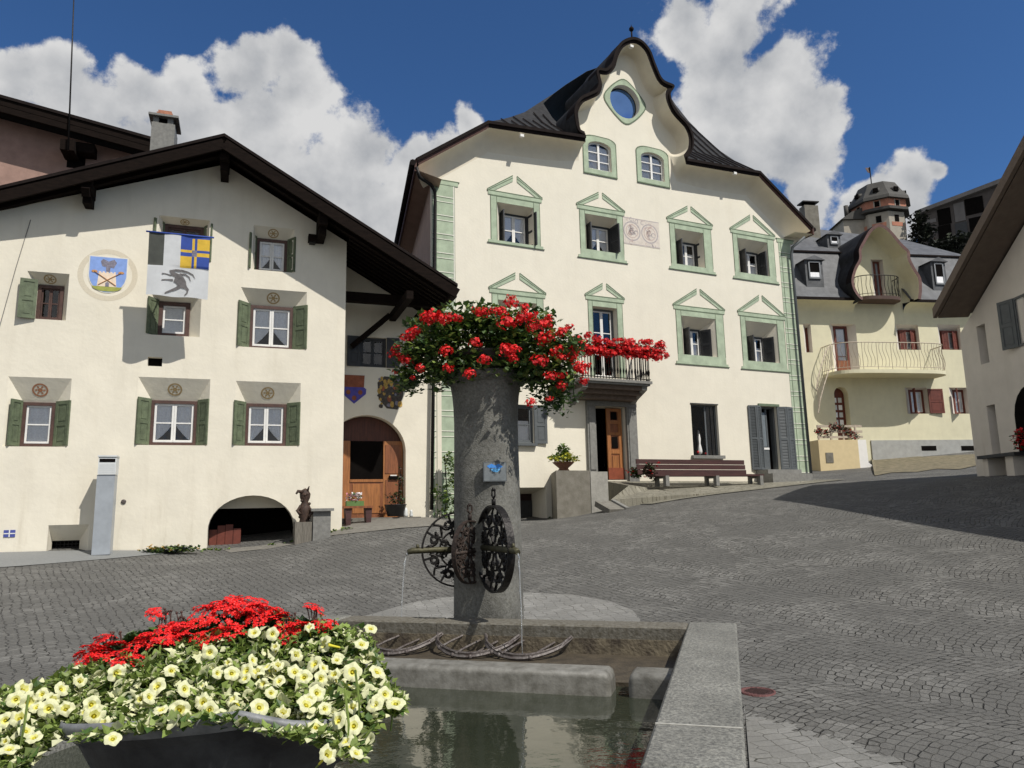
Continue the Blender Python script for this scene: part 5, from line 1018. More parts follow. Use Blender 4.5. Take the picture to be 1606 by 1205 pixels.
# arch projection beside the door, stair block
b = MB(); ax0, ax1 = FD.p(1296, 640, -.6)[0], FD.p(1362, 640, -.6)[0]; zA = FD.p(1330, 596, -.6)[1]
b.build('porch_arch', None, HD) if False else None
# mansard roof
b = MB(); xl, xr = FD.p(1240, 470, -.5)[0], XRR + .4; br = FD.p(1290, 396, .9)[1]; tpz = FD.p(1300, 350, 4.0)[1]; tpz2 = FD.p(1350, 363, 4.0)[1]
prof = [(-.55, ez), (-.2, ez + .45), (.25, ez + 1.1), (.9, br)]
for (xa, xb) in ((xl, dV[2][0] + .3), (dV[-3][0] - .3, xr)): b.loft([[(xa, y, z), (xb, y, z)] for y, z in prof], SHINGLE); b.box(xa, xb, -.62, -.5, ez - .08, ez + .04, EDGE)
b.loft([[(xl, .9, br - .001), (xr, .9, br - .001)], [(xl + .5, 1.0, br + .1), (xr, 1.0, br + .1)], [(xl + 1.2, 4.2, tpz), (xr - 1, 4.2, tpz2 - .3)], [(xl + 1, 9, br), (xr, 9, br)]], SHINGLE, False)
b.bar((xl, .86, br), (xr, .86, br), .1, .08, EDGE)
b.loft([[(x, -.9, z) for x, z in dV], [(x, 4.0, z) for x, z in dV]], SLATE)
b.face([(xl, -.55, ez), (xl, .9, br), (xl, 9, br), (xl, 9, ez)], SHINGLE); b.face([(xr, -.55, ez), (xr, .9, br), (xr, 9, br), (xr, 9, ez)], SHINGLE)
b.build('roof', None, HD)
b = MB()
for k in range(len(dV) - 1):
    a, c, e, g2 = dV[k], dV[k + 1], dI[k + 1], dI[k]; b.face([(a[0], -.92, a[1]), (c[0], -.92, c[1]), (e[0], -.9, e[1]), (g2[0], -.9, g2[1])], mat('gable_trim', (.13, .065, .055), .7, .2, 6)); b.face([(a[0], -.92, a[1]), (c[0], -.92, c[1]), (c[0], -.5, c[1] + .01), (a[0], -.5, a[1] + .01)], EDGE)
b.build('bargeboard', None, HD)
b = MB(); rows = []
for k in range(6): a = k / 5 * math.pi / 2; s_ = 1 - math.cos(a); rows.append([(i[0] + (w[0] - i[0]) * s_, -.9 + .9 * math.sin(a), i[1] + (w[1] - i[1]) * s_) for i, w in zip(dI, dW)])
b.loft(rows, YELLOW); 
for (xa, xb) in ((xl, dW[0][0]), (dW[-1][0], xr)): b.loft([[(xa, -.55 + .55 * math.sin(k / 5 * 1.571), ez - .08 - .4 * (1 - math.cos(k / 5 * 1.571))), (xb, -.55 + .55 * math.sin(k / 5 * 1.571), ez - .08 - .4 * (1 - math.cos(k / 5 * 1.571)))] for k in range(6)], YELLOW)
b.build('coved_soffit', None, HD)
b = MB(); c0 = FD.rect(1261, 318, 1285, 345, d=3.0); b.box(c0[0], c0[1], 3, 3.5, c0[2] - 1, c0[3] - .12, CONC); b.box(c0[0] + .1, c0[1] - .1, 3.1, 3.4, c0[3] - .12, c0[3] + .04, DARK); b.box(c0[0] - .08, c0[1] + .05, 2.95, 3.55, c0[3] + .04, c0[3] + .1, IRON); b.build('chimney', None, HD)
def dormer(px0, py0, px1, py1, d, w_sill=True):
    r = FD.rect(px0, py0, px1, py1, d); b = MB(); zt = r[3]; b.box(r[0], r[1], d, d + 1.6, r[2] - .4, zt - .22, SHINGLE); b.prism([(r[0] - .1, zt - .22), (r[1] + .1, zt - .22), ((r[0] + r[1]) / 2, zt)], d - .12, d + 1.8, SHINGLE)
    o = b.build('dormer', None, HD); m = .14; x0, x1, z0, z1 = r[0] + m, r[1] - m, r[2] + .08, zt - .28; c = MB(); c.box(x0, x1, d - .03, d - .002, z0, z1, DARK)
    for (a, e, g, h) in ((x0, x0 + .06, z0, z1), (x1 - .06, x1, z0, z1), (x0, x1, z0 - .02, z0 + .06), (x0, x1, z1 - .06, z1)): c.box(a, e, d - .06, d - .03, g, h, mat('dormer_frame', (.22, .23, .24), .6))
    c.box(x0 + .06, x1 - .06, d - .036, d - .031, z0 + .06, z0 + (z1 - z0) * .35, CURT); c.build('window', None, o)
dormer(1261, 401, 1292, 440, -.05); dormer(1458, 404, 1486, 449, -.05); dormer(1296, 362, 1319, 386, 1.7)
def iron_balcony(cx, zf, hw, dep, rh, m, slab_m, name='balcony', bow=.5, n=22, scroll=True):
    o = None; b = MB(); pts = []
    for k in range(n + 1): a = math.pi * k / n; pts.append((cx - hw * math.copysign(abs(math.cos(a)) ** bow, math.cos(a)), -dep * abs(math.sin(a)) ** bow))
    P1 = [(x, y, zf) for x, y in pts]; P0 = [(x, y, zf - .16) for x, y in pts]; ids = [b.vert(p) for p in P1]; b.idx(ids, slab_m); b.idx([b.vert(p) for p in P0][::-1], slab_m); b.loft([P1, P0], slab_m, False); o = b.build(name, None, HD)
    r = MB(); r.tube([(x, y + .04, zf + rh) for x, y in pts], .022, 5, m); r.tube([(x, y + .04, zf + .12) for x, y in pts], .014, 5, m)
    L = [0];
    for a, c in zip(pts, pts[1:]): L.append(L[-1] + math.dist(a, c))
    N = int(L[-1] / .17)
    for q in range(N + 1):
        s_ = L[-1] * q / N; k = max(i for i in range(len(L)) if L[i] <= s_ + 1e-6); k = min(k, len(pts) - 2); t = (s_ - L[k]) / max(1e-6, L[k + 1] - L[k]); x = pts[k][0] + (pts[k + 1][0] - pts[k][0]) * t; y = pts[k][1] + (pts[k + 1][1] - pts[k][1]) * t + .04
        if q % 4 == 0: r.tube([(x, y, zf), (x, y, zf + rh)], .013, 4, m)
        elif scroll: r.tube([(x + .06 * math.sin(w), y, zf + .12 + (rh - .12) * w / 6.28) for w in np.linspace(0, 6.28, 9)], .011, 4, m)
        else: r.tube([(x + .05 * math.cos(w), y - .06 * math.sin(w / 2), zf + rh * w / 6.28) for w in np.linspace(0, 6.28, 7)], .014, 4, m)
    r.build('railing', None, o); return o
RAILP = mat('pale_rail', (.42, .35, .27), .6, .15, 9)
q0 = FD.p(1303, 580, -.9); q1 = FD.p(1487, 586, -.9); iron_balcony((q0[0] + q1[0]) / 2 + .1, q1[1] + .08, (q1[0] - q0[0]) / 2 - .1, 1.35, FD.p(1400, 538, -1.3)[1] - FD.p(1400, 577, -1.3)[1] + .1, RAILP, YELLOW, bow=.45)
q0 = FD.p(1350, 466, -.7); q1 = FD.p(1418, 466, -.7); iron_balcony((q0[0] + q1[0]) / 2, q1[1] - .0, (q1[0] - q0[0]) / 2, .85, .98, IRON, mat('balcony_brown', (.07, .04, .03), .8), bow=.6, scroll=False)
# stair block
b = MB(); y0 = -3.0; r = (FD.p(1284, 700, y0)[0], FD.p(1346, 700, y0)[0]); z1 = FD.p(1320, 690, y0)[1]; r3 = FD.p(1360, 690, y0)[0]; r4 = FD.p(1379, 740, y0)[0]
b.box(r[0], r[1], y0, -.01, -3.5, z1, mat('ochre_wall', (.62, .50, .29), .9, .05, 4, .2, 20)); b.prism([(r[1], -3.5), (r4 + .2, -3.5), (r4 + .1, FD.p(1379, 738, y0)[1]), (r3 + .0, FD.p(1360, 726, y0)[1]), (r3 - .02, z1), (r[1], z1)], y0 + .05, y0 + .4, mat('white_wall', (.76, .74, .70), .9, .04, 4)); b.box(r[1], r3 - .1, y0 + .4, -.01, -3.5, z1 - .4, STONE)
q = FD.p(1301, 718, y0); b.box(q[0] - .16, q[0] + .16, y0 - .02, y0 - .001, q[1] - .2, q[1] + .2, CONC)
b.build('stair_block', None, HD)
# curved stair railing on the left
b = MB(); pts = [FD.p3(x, y, d) for x, y, d in ((1303,541,-1.3),(1296,549,-1.8),(1289,570,-2.3),(1283,592,-2.6),(1280,612,-2.7))]; lo = [p - Vector((0, 0, .95)) for p in pts]
b.tube(pts, .022, 5, RAILP); b.tube(lo, .022, 5, RAILP)
for k in range(4):
    for t in (0, .33, .66): b.tube([pts[k].lerp(pts[k + 1], t), lo[k].lerp(lo[k + 1], t)], .013, 4, RAILP)
b.build('stair_railing', None, HD)
b = MB(); 
for j in range(3): zz = z1 + .12 + .22 * j; b.bar((r[0] + .05, y0 + .1, zz), (r[1] + .3, y0 + .1, zz), .05, .09, RAILP)
for xx in np.linspace(r[0] + .1, r[1], 4): b.box(xx - .03, xx + .03, y0 + .07, y0 + .13, z1, z1 + .62, RAILP)
b.build('fence_rail', None, HD)
g_o = thing('stair_geraniums', 'dark red trailing flowers on the pale rail at the yellow house stairs', 'flowers', FD.w((r[0], y0 + .1, z1 + .4)), FD.rz); b = MB(); rn = random.Random(21)
for k in range(9): blob_leaves(b, ((r[1] - r[0]) * (k + .5) / 8.5, 0, rn.uniform(-.1, .15) - (.25 if k in (2, 7, 8) else 0)), (.2, .12, .17), 60, .1, [LEAF_D, RED, WFRAME, WFRAME], rnd=rn)
b.build('foliage', None, g_o)
# verge with grass in front

# ================================================================ HOUSE C : shaded house on the right edge
HC = thing('shaded_house', 'pale house in shade with grey shutters at the right edge of the square', 'house', FC.o, FC.rz)
va = FC.p(1463, 484, -.9); vb = FC.p(1606, 213, -.9); sc = (vb[1] - va[1]) / (vb[0] - va[0]); rxp = 6.2; cz = lambda x: va[1] + (x - va[0]) * sc if x < rxp else va[1] + (rxp - va[0]) * sc - (x - rxp) * .85
hc = [FC.rect(1531, 513, 1552, 568), FC.rect(1547, 637, 1570, 712)]; hcd = [.35, .35]
b = MB(); b.sheet([(0, -2), (14, -2), (14, cz(14) - .5), (rxp, cz(rxp) - .35), (0, cz(0) - .35)], [R4(r) for r in hc], 0, PALE)
for r in hc: reveal(b, R4(r), [(x + (.05 if k in (0, 3) else -.05), z) for k, (x, z) in enumerate(R4(r))], .35, PALE)
b.face([(0, 0, -2), (0, 9, -2), (0, 9, cz(0) - .35), (0, 0, cz(0) - .35)], PALE); b.face([(14, 0, -2), (14, 9, -2), (14, 9, cz(14) - .5), (14, 0, cz(14) - .5)], PALE); b.face([(0, 9, -2), (14, 9, -2), (14, 9, cz(14) - .5), (rxp, 9, cz(rxp) - .35), (0, 9, cz(0) - .35)], PALE)
# arched doorway
axc = FC.p(1612, 650)[0]; b.build('wall', None, HC)
SOF = mat('soffit_brown', (.15, .115, .09), .9, .1, 5, .2, 20)
b = MB(); slab(b, va[0], rxp, -.9, 9.6, cz, .16, EDGE, SOF); slab(b, rxp, 14.6, -.9, 9.6, cz, .16, EDGE, SOF); slab(b, va[0] + .02, rxp, -.93, -.83, lambda x: cz(x) - .03, .26, SOF, SOF); slab(b, va[0] + .02, rxp, -.8, -.0, lambda x: cz(x) - .17, .12, SOF, SOF); b.build('roof', None, HC)
for r in hc:
    f = window(HC, (r[0] + .05, r[1] - .05, r[2], r[3]), .33, fm=SHUT_GR, sm=SHUT_GR, leaves=1, bars=1, curtain=None, fb=.05)
r = FC.rect(1586, 470, 1612, 540); f = window(HC, (r[0] + .1, r[1] + .5, r[2], r[3]), .0, fm=SHUT_GR, sm=WHITE, leaves=2, bars=1, curtain=None); shutter(f, (r[0] + .1, -.03), (r[0] - .32, -.16), r[2], r[3], SHUT_GR); shutter(f, (r[1] + .5, -.03), (r[1] + 1.1, -.1), r[2], r[3], SHUT_GR)
b = MB(); x_ = FC.p(1592, 650)[0]; zz = FC.p(1600, 605)[1]; zb_ = FC.p(1600, 745)[1]; ap = [(x_, zb_), (x_ + 1.5, zb_), (x_ + 1.5, zz - .7)] + [(x_ + .75 + .75 * math.cos(a), zz - .75 + .75 * math.sin(a)) for a in np.linspace(.1, math.pi - .1, 10)] + [(x_, zz - .75)]; b.prism(ap, -.02, -.001, DARK); b.build('door', None, HC)
b = MB(); q = FC.p3(1532, 717, -.5); e = FC.p3(1582, 711, -.5); b.box(q.x, e.x + .2, -.5, -.001, q.z - .06, q.z + .02, SHUT_D); b.box(q.x + .1, q.x + .3, -.42, -.001, q.z - .95, q.z - .06, PALE); b.box(e.x - .3, e.x, -.42, -.001, q.z - .95, q.z - .06, PALE); b.build('ledge', None, HC)
g_o = thing('wall_geraniums', 'dark red geraniums in shade at the right edge of the photo', 'flowers', FC.w((FC.p(1603, 690, -.35)[0] + .1, -.35, FC.p(1600, 692, -.35)[1]))); b = MB(); blob_leaves(b, (0, 0, 0), (.25, .35, .28), 240, .09, [LEAF_D, RED, RED]); b.build('foliage', None, g_o)

# ================================================================ distant tower, block, trees
tY = 90.; tp0 = at_y(1384, 380, tY); m_ = tY / FPX; TW = thing('castle_tower', 'pink and cream tower with a slate mansard roof, far behind the yellow house', 'tower', (tp0.x, tp0.y, tp0.z - 14))
zz = lambda y: at_y(1384, y, tY).z - (tp0.z - 14)
TP = mat('tower_pink', (.40, .17, .11), .9, .15, 2); TC = mat('tower_cream', (.33, .30, .25), .9, .1, 2); TS = mat('tower_slate', (.055, .052, .046), .8, .2, 1.5)
rot = math.pi / 8 + .25
b = MB(); b.lathe([(3.0, 0), (3.0, zz(345))], 8, (0, 0, 0), TC, False, rot=rot); b.build('wall', None, TW)
b = MB(); b.lathe([(3.35, zz(342)), (3.35, zz(325))], 8, (0, 0, 0), TP, False, rot=rot); b.lathe([(3.6, zz(343)), (3.6, zz(339))], 8, (0, 0, 0), TS, False, rot=rot); b.build('upper_storey', None, TW)
b = MB(); b.lathe([(3.85, zz(327)), (3.75, zz(322)), (3.0, zz(310)), (2.3, zz(296)), (1.7, zz(294)), (.3, zz(291))], 8, (0, 0, 0), TS, False, rot=rot); b.build('roof', None, TW)
for k in range(8):
    a = rot + math.pi / 8 + k * math.pi / 4; c, s_ = math.cos(a), math.sin(a); M = Matrix(((-s_, c, 0, 0), (c, s_, 0, 0), (0, 0, 1, 0), (0, 0, 0, 1)))
    b = MB(M); b.box(-.28, .28, 3.05, 3.13, zz(337), zz(329), DARK); b.box(-.40, -.28, 3.05, 3.13, zz(338), zz(328), TC); b.box(.28, .40, 3.05, 3.12, zz(338), zz(328), TC); b.build('window', None, TW)
    b = MB(M); b.box(-.3, .3, 2.7, 2.82, zz(360), zz(350), DARK); b.box(-.8, .8, 2.7, 2.80, zz(367), zz(361), TP); b.build('window', None, TW)
    b = MB(M); b.lathe([(.5, 0), (.5, .5)], 10, (0, 2.75, zz(315)), TS); b.box(-.3, .3, 3.1, 3.27, zz(315), zz(309), DARK); b.build('dormer', None, TW)
b = MB(); q = -.6; b.tube([(q, 0, zz(292)), (q, 0, zz(262))], .07, 5, IRON); b.face([(q - .6, 0, zz(263)), (q, .1, zz(262)), (q, 0, zz(272)), (q - .35, 0, zz(270))], WFRAME); b.build('flag_pole', None, TW)
b = MB(); b.box(-5.2, -2.3, -1, 4, 0, zz(348), TC); b.prism([(-5.6, zz(349)), (-2.2, zz(349)), (-2.4, zz(330)), (-4.2, zz(338))], -1.4, 4.4, TS); b.tube([(-4.2, 0, zz(340)), (-4.2, 0, zz(322))], .3, 6, TS); b.build('side_wing', None, TW)
bY = 110.; FE = Frame(1500, 400, bY, -38); BK = thing('apartment_block', 'dark grey concrete apartment block on the hillside behind trees', 'building', FE.o, FE.rz)
BM = mat('block_concrete', (.085, .073, .068), .95, .15, .6); BM2 = mat('block_light', (.15, .14, .135), .95, .15, .6)
b = MB(); t0 = FE.p(1442, 334); t1 = FE.p(1556, 291); b.prism([(t0[0], -8), (t1[0] + 6, -8), (t1[0] + 6, t1[1] + .8), (t1[0], t1[1] - .3), (t0[0], t0[1] - .3)], 0, 14, BM); b.build('wall', None, BK)
b = MB(); b.prism([(t0[0] - .5, t0[1] - .4), (t1[0] + 6, t1[1] + .6), (t1[0] + 6, t1[1] + 1.3), (t0[0] - .5, t0[1] + .2)], -.8, 15, BM2); b.build('roof', None, BK)
for (px, py, w, h, mm) in ((1481, 340, 1.8, 2.6, DARK), (1505, 333, 1.4, 3, BM2), (1528, 323, 2.4, 2.6, DARK), (1482, 365, 1.8, 2.4, DARK), (1508, 360, 1.6, 2.2, SHUT_D), (1530, 352, 1.6, 2.2, DARK), (1461, 347, 1.3, .6, BM2), (1461, 362, 1.3, .6, BM2)):
    q = FE.p(px, py); b = MB(); b.box(q[0] - w / 2, q[0] + w / 2, -.12, .05, q[1] - h / 2, q[1] + h / 2, mm); b.build('window', None, BK)
def tree(px, py, Y, R, H, label, cone=False):
    p = at_y(px, py, Y); o = thing('dark_tree', label, 'tree', (p.x, p.y, p.z - H), group='dark trees below the apartment block'); rn = random.Random(int(px)); b = MB(); b.tube([(0, 0, -6), (.1, 0, H * .6), (0, 0, H * .95)], [.5, .3, .08], 7, DWOOD); b.build('trunk', None, o)
    b = MB()
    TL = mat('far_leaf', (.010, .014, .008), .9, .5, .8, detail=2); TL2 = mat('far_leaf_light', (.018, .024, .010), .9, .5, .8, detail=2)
    for k in range(16):
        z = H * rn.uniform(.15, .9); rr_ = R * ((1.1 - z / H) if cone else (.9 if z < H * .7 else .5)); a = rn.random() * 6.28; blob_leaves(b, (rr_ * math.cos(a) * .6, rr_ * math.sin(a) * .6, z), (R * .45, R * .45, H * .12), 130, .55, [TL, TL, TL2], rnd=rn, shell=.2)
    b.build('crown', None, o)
tree(1437, 336, 88, 3.0, 9, 'dark tree just right of the distant tower'); tree(1465, 368, 86, 3.6, 8, 'dark tree below the apartment block, beside the tower tree'); tree(1500, 368, 84, 4.2, 8, 'broad dark tree directly under the middle of the apartment block'); tree(1540, 372, 82, 3.6, 8, 'dark tree under the right end of the apartment block')
FH = Frame(1352, 360, 40, 9)
# ================================================================ FOUNTAIN
KZ = .7; c_in = at_z(1080, 977, KZ); c_out = at_z(1155, 977, KZ); KA = -math.atan2(1, 3.45)
KA = math.radians(-15.9); kx = Vector((math.cos(KA), math.sin(KA), 0)); ky = Vector((-math.sin(KA), math.cos(KA), 0)); K0 = Vector((c_out.x, c_out.y, 0))
def kh(px, py, z): q = at_z(px, py, z) - K0; return (q.dot(kx), q.dot(ky))
def kw(x, y, z): return K0 + kx * x + ky * y + Vector((0, 0, z))
RW = .36; XL = kh(498, 966, KZ)[0] + .30; YN = -4.4; y1 = 0.0; TH_ = .26
FO = thing('stone_fountain', 'rectangular granite fountain basin with a stone column and iron spout wheels', 'fountain', (K0.x, K0.y, 0), KA)
b = MB()
def slabs(b, x0, x1, y0, y1, z0, z1, m, axis, cuts):
    e = .012
    L = [(x0 if axis == 0 else y0)] + cuts + [(x1 if axis == 0 else y1)]
    for a, c in zip(L, L[1:]):
        if axis == 0: X0, X1, Y0, Y1 = a + .002, c - .002, y0, y1
        else: X0, X1, Y0, Y1 = x0, x1, a + .002, c - .002
        lo = [b.vert(p) for p in ((X0, Y0, z0), (X1, Y0, z0), (X1, Y1, z0), (X0, Y1, z0))]; md = [b.vert(p) for p in ((X0, Y0, z1 - e), (X1, Y0, z1 - e), (X1, Y1, z1 - e), (X0, Y1, z1 - e))]; tp = [b.vert(p) for p in ((X0 + e, Y0 + e, z1), (X1 - e, Y0 + e, z1), (X1 - e, Y1 - e, z1), (X0 + e, Y1 - e, z1))]
        b.idx(lo[::-1], m); b.idx(tp, m)
        for q in range(4): b.idx((lo[q], lo[(q + 1) % 4], md[(q + 1) % 4], md[q]), m); b.idx((md[q], md[(q + 1) % 4], tp[(q + 1) % 4], tp[q]), m)
slabs(b, -RW, 0, YN, 0, 0, KZ, GRAN, 1, [-3.35, kh(1090, 1138, KZ)[1]]); yj = kh(1090, 1138, KZ)[1]; b.box(-RW + .004, -.004, yj - .008, yj + .008, .2, KZ + .0015, mat('mortar', (.36, .35, .31), .9, .2, 30)); b.build('rim', None, FO)
b = MB(); slabs(b, XL, -RW - .003, -TH_, 0, -.2, KZ - .004, mat('rim_stone', (.16, .15, .125), .8, .3, 30, .5, 50, col2=(.08, .07, .05)), 0, [XL + .9]); b.build('rim', None, FO)
b = MB(); slabs(b, XL, -RW - .003, YN, YN + .3, 0, KZ - .002, GRAN, 0, [XL + 1.2]); slabs(b, XL - .3, XL - .003, YN, 0, 0, KZ, GRAN, 1, [-2.]); b.build('rim', None, FO)
b = MB(); b.box(XL, -RW, YN, 0, 0, .06, MOSSY); b.box(-RW - .01, -RW - .002, YN + .3, -TH_, .06, KZ - .03, MOSSY); b.box(XL, -RW - .01, -TH_ - .01, -TH_ - .003, .06, KZ - .1, MOSSY); b.build('basin_floor', None, FO)
WZ = .46
# stepped ledge and inner divider, with a gap
lz = .60; q0 = kh(965, 1043, lz); q1 = kh(990, 1047, lz); yb_ = q0[1]; yf_ = kh(960, 1080, WZ)[1]; yf_ = max(yf_, yb_ - .34)
def rounded(b, x0, x1, y0, y1, z0, z1, m, r=.035, ends=(True, True)):
    n = 5; prof = [(y0, z0)] + [(y0 + r - r * math.cos(a), z1 - r + r * math.sin(a)) for a in np.linspace(0, math.pi / 2, n)] + [(y1 - r + r * math.sin(a), z1 - r + r * math.cos(a)) for a in np.linspace(0, math.pi / 2, n)] + [(y1, z0)]
    xs = ([(x0, .82), (x0 + r * .3, .94), (x0 + r, 1)] if ends[0] else [(x0, 1)]) + ([(x1 - r, 1), (x1 - r * .3, .94), (x1, .82)] if ends[1] else [(x1, 1)]); ym = (y0 + y1) / 2
    rows = [[(x, ym + (y - ym) * s_, z0 + (z - z0) * (1 - (1 - s_) * .6)) for y, z in prof] for x, s_ in xs]; b.loft(rows, m); b.face(rows[0], m); b.face(rows[-1][::-1], m)
LIP = mat('lip_stone', (.19, .185, .165), .6, .2, 14, .3, 40, col2=(.10, .095, .08))
b = MB(); rounded(b, XL, q0[0], yb_ - .24, yb_, .1, lz, LIP, ends=(False, True)); rounded(b, q1[0], -RW, yb_ - .24, yb_, .1, lz, LIP, ends=(True, False)); b.build('divider', None, FO)
b = MB(); b.box(XL, -RW - .01, yb_ + .04, -TH_ - .01, .3, .485, mat('ledge_stone', (.055, .043, .027), .7, .3, 10, .6, 40)); b.build('ledge', None, FO)
wm = bpy.data.materials.new('water'); wm.use_nodes = True; t = wm.node_tree; p = t.nodes['Principled BSDF']; p.inputs['Base Color'].default_value = (.02, .025, .015, 1); p.inputs['Roughness'].default_value = .035; p.inputs['IOR'].default_value = 1.45; p.inputs['Specular IOR Level'].default_value = 1.0
n = t.nodes.new('ShaderNodeTexNoise'); n.inputs['Scale'].default_value = 7; n.inputs['Detail'].default_value = 4; tcx = t.nodes.new('ShaderNodeTexCoord'); t.links.new(tcx.outputs['Object'], n.inputs['Vector']); bb = t.nodes.new('ShaderNodeBump'); bb.inputs['Strength'].default_value = .10; bb.inputs['Distance'].default_value = .02; t.links.new(n.outputs['Fac'], bb.inputs['Height']); t.links.new(bb.outputs[0], p.inputs['Normal'])
n3 = t.nodes.new('ShaderNodeTexNoise'); n3.inputs['Scale'].default_value = 2.5; n3.inputs['Detail'].default_value = 5; t.links.new(tcx.outputs['Object'], n3.inputs['Vector']); r3 = t.nodes.new('ShaderNodeValToRGB'); t.links.new(n3.outputs['Fac'], r3.inputs[0]); r3.color_ramp.elements[0].color = (.015, .02, .012, 1); r3.color_ramp.elements[1].color = (.045, .05, .033, 1); t.links.new(r3.outputs[0], p.inputs['Base Color'])
b = MB(); N_ = 2; b.face([(XL, YN + .3, WZ), (-RW - .012, YN + .3, WZ), (-RW - .012, -TH_ - .012, WZ), (XL, -TH_ - .012, WZ)]); o_ = b.build('water', wm, None, K0); o_.rotation_euler = (0, 0, KA); tag(o_, kind='structure')
# column: chamfered octagonal shaft, standing behind the rim
Yc = .36; CR = .312; _d = ray(767, 966); _t = (Yc - (CAM - K0).dot(ky)) / _d.dot(ky); cxl = (CAM + _d * _t - K0).dot(kx); cc = (cxl, Yc)
zpx = lambda py: (at_y(767, py, kw(cxl, Yc, 0).y)).z
ztop = zpx(601); b = MB(); n = 24
def oct_r(a): return 1.0 - .045 * (math.cos(4 * (a)) )
rows = []
for z, s_ in ((-.2, 1.0), (.7, 1.0), (1.2, .99), (zpx(705), .955), (zpx(665), .95), (zpx(640), .97), (zpx(622), 1.0), (zpx(608), 1.05), (ztop, 1.10)):
    rows.append([(cc[0] + CR * s_ * oct_r(a) * math.cos(a), cc[1] + CR * s_ * oct_r(a) * math.sin(a), z) for a in [2 * math.pi * k / n + .2 for k in range(n)]])
b.loft(rows, COLST, True, close=True); b.face(rows[-1], COLST); col = b.build('column', None, FO)
b = MB(); b.lathe([(CR * 1.12, ztop - .02), (CR * 1.22, ztop + .03), (CR * 1.22, ztop + .07), (CR * 1.15, ztop + .08)], 24, (cc[0], cc[1], 0), COLST); b.build('capital', None, FO)
# plaque
ps = kw(cxl, Yc, 0); vdir = (CAM - ps); vdir.z = 0; vdir.normalize(); va_ = math.atan2(vdir.dot(ky), vdir.dot(kx)) + .22
pz = zpx(743); M = Matrix(((-math.sin(va_), math.cos(va_), 0, cc[0]), (math.cos(va_), math.sin(va_), 0, cc[1]), (0, 0, 1, pz), (0, 0, 0, 1)))
b = MB(M); b.box(-.105, .105, CR * .97, CR * 1.05, -.085, .085, SHUT_GR); b.box(-.098, .098, CR * 1.05, CR * 1.053, -.078, .078, mat('plaque_grey', (.15, .165, .17), .5, .2, 20)); 
def vtx(pts, y, m): b.face([(-x, y, z) for x, z in pts], m)
vtx([(-.07, .045), (-.035, .07), (.0, .055), (.03, .07), (.075, .05), (.05, .03), (.0, .035), (-.04, .025)], CR * 1.058, BLUEP); vtx([(-.05, .022), (0, .03), (.04, .022), (.02, .0), (-.02, -.004)], CR * 1.058, mat('sign_lightblue', (.12, .42, .75), .5)); b.build('plaque', None, FO)
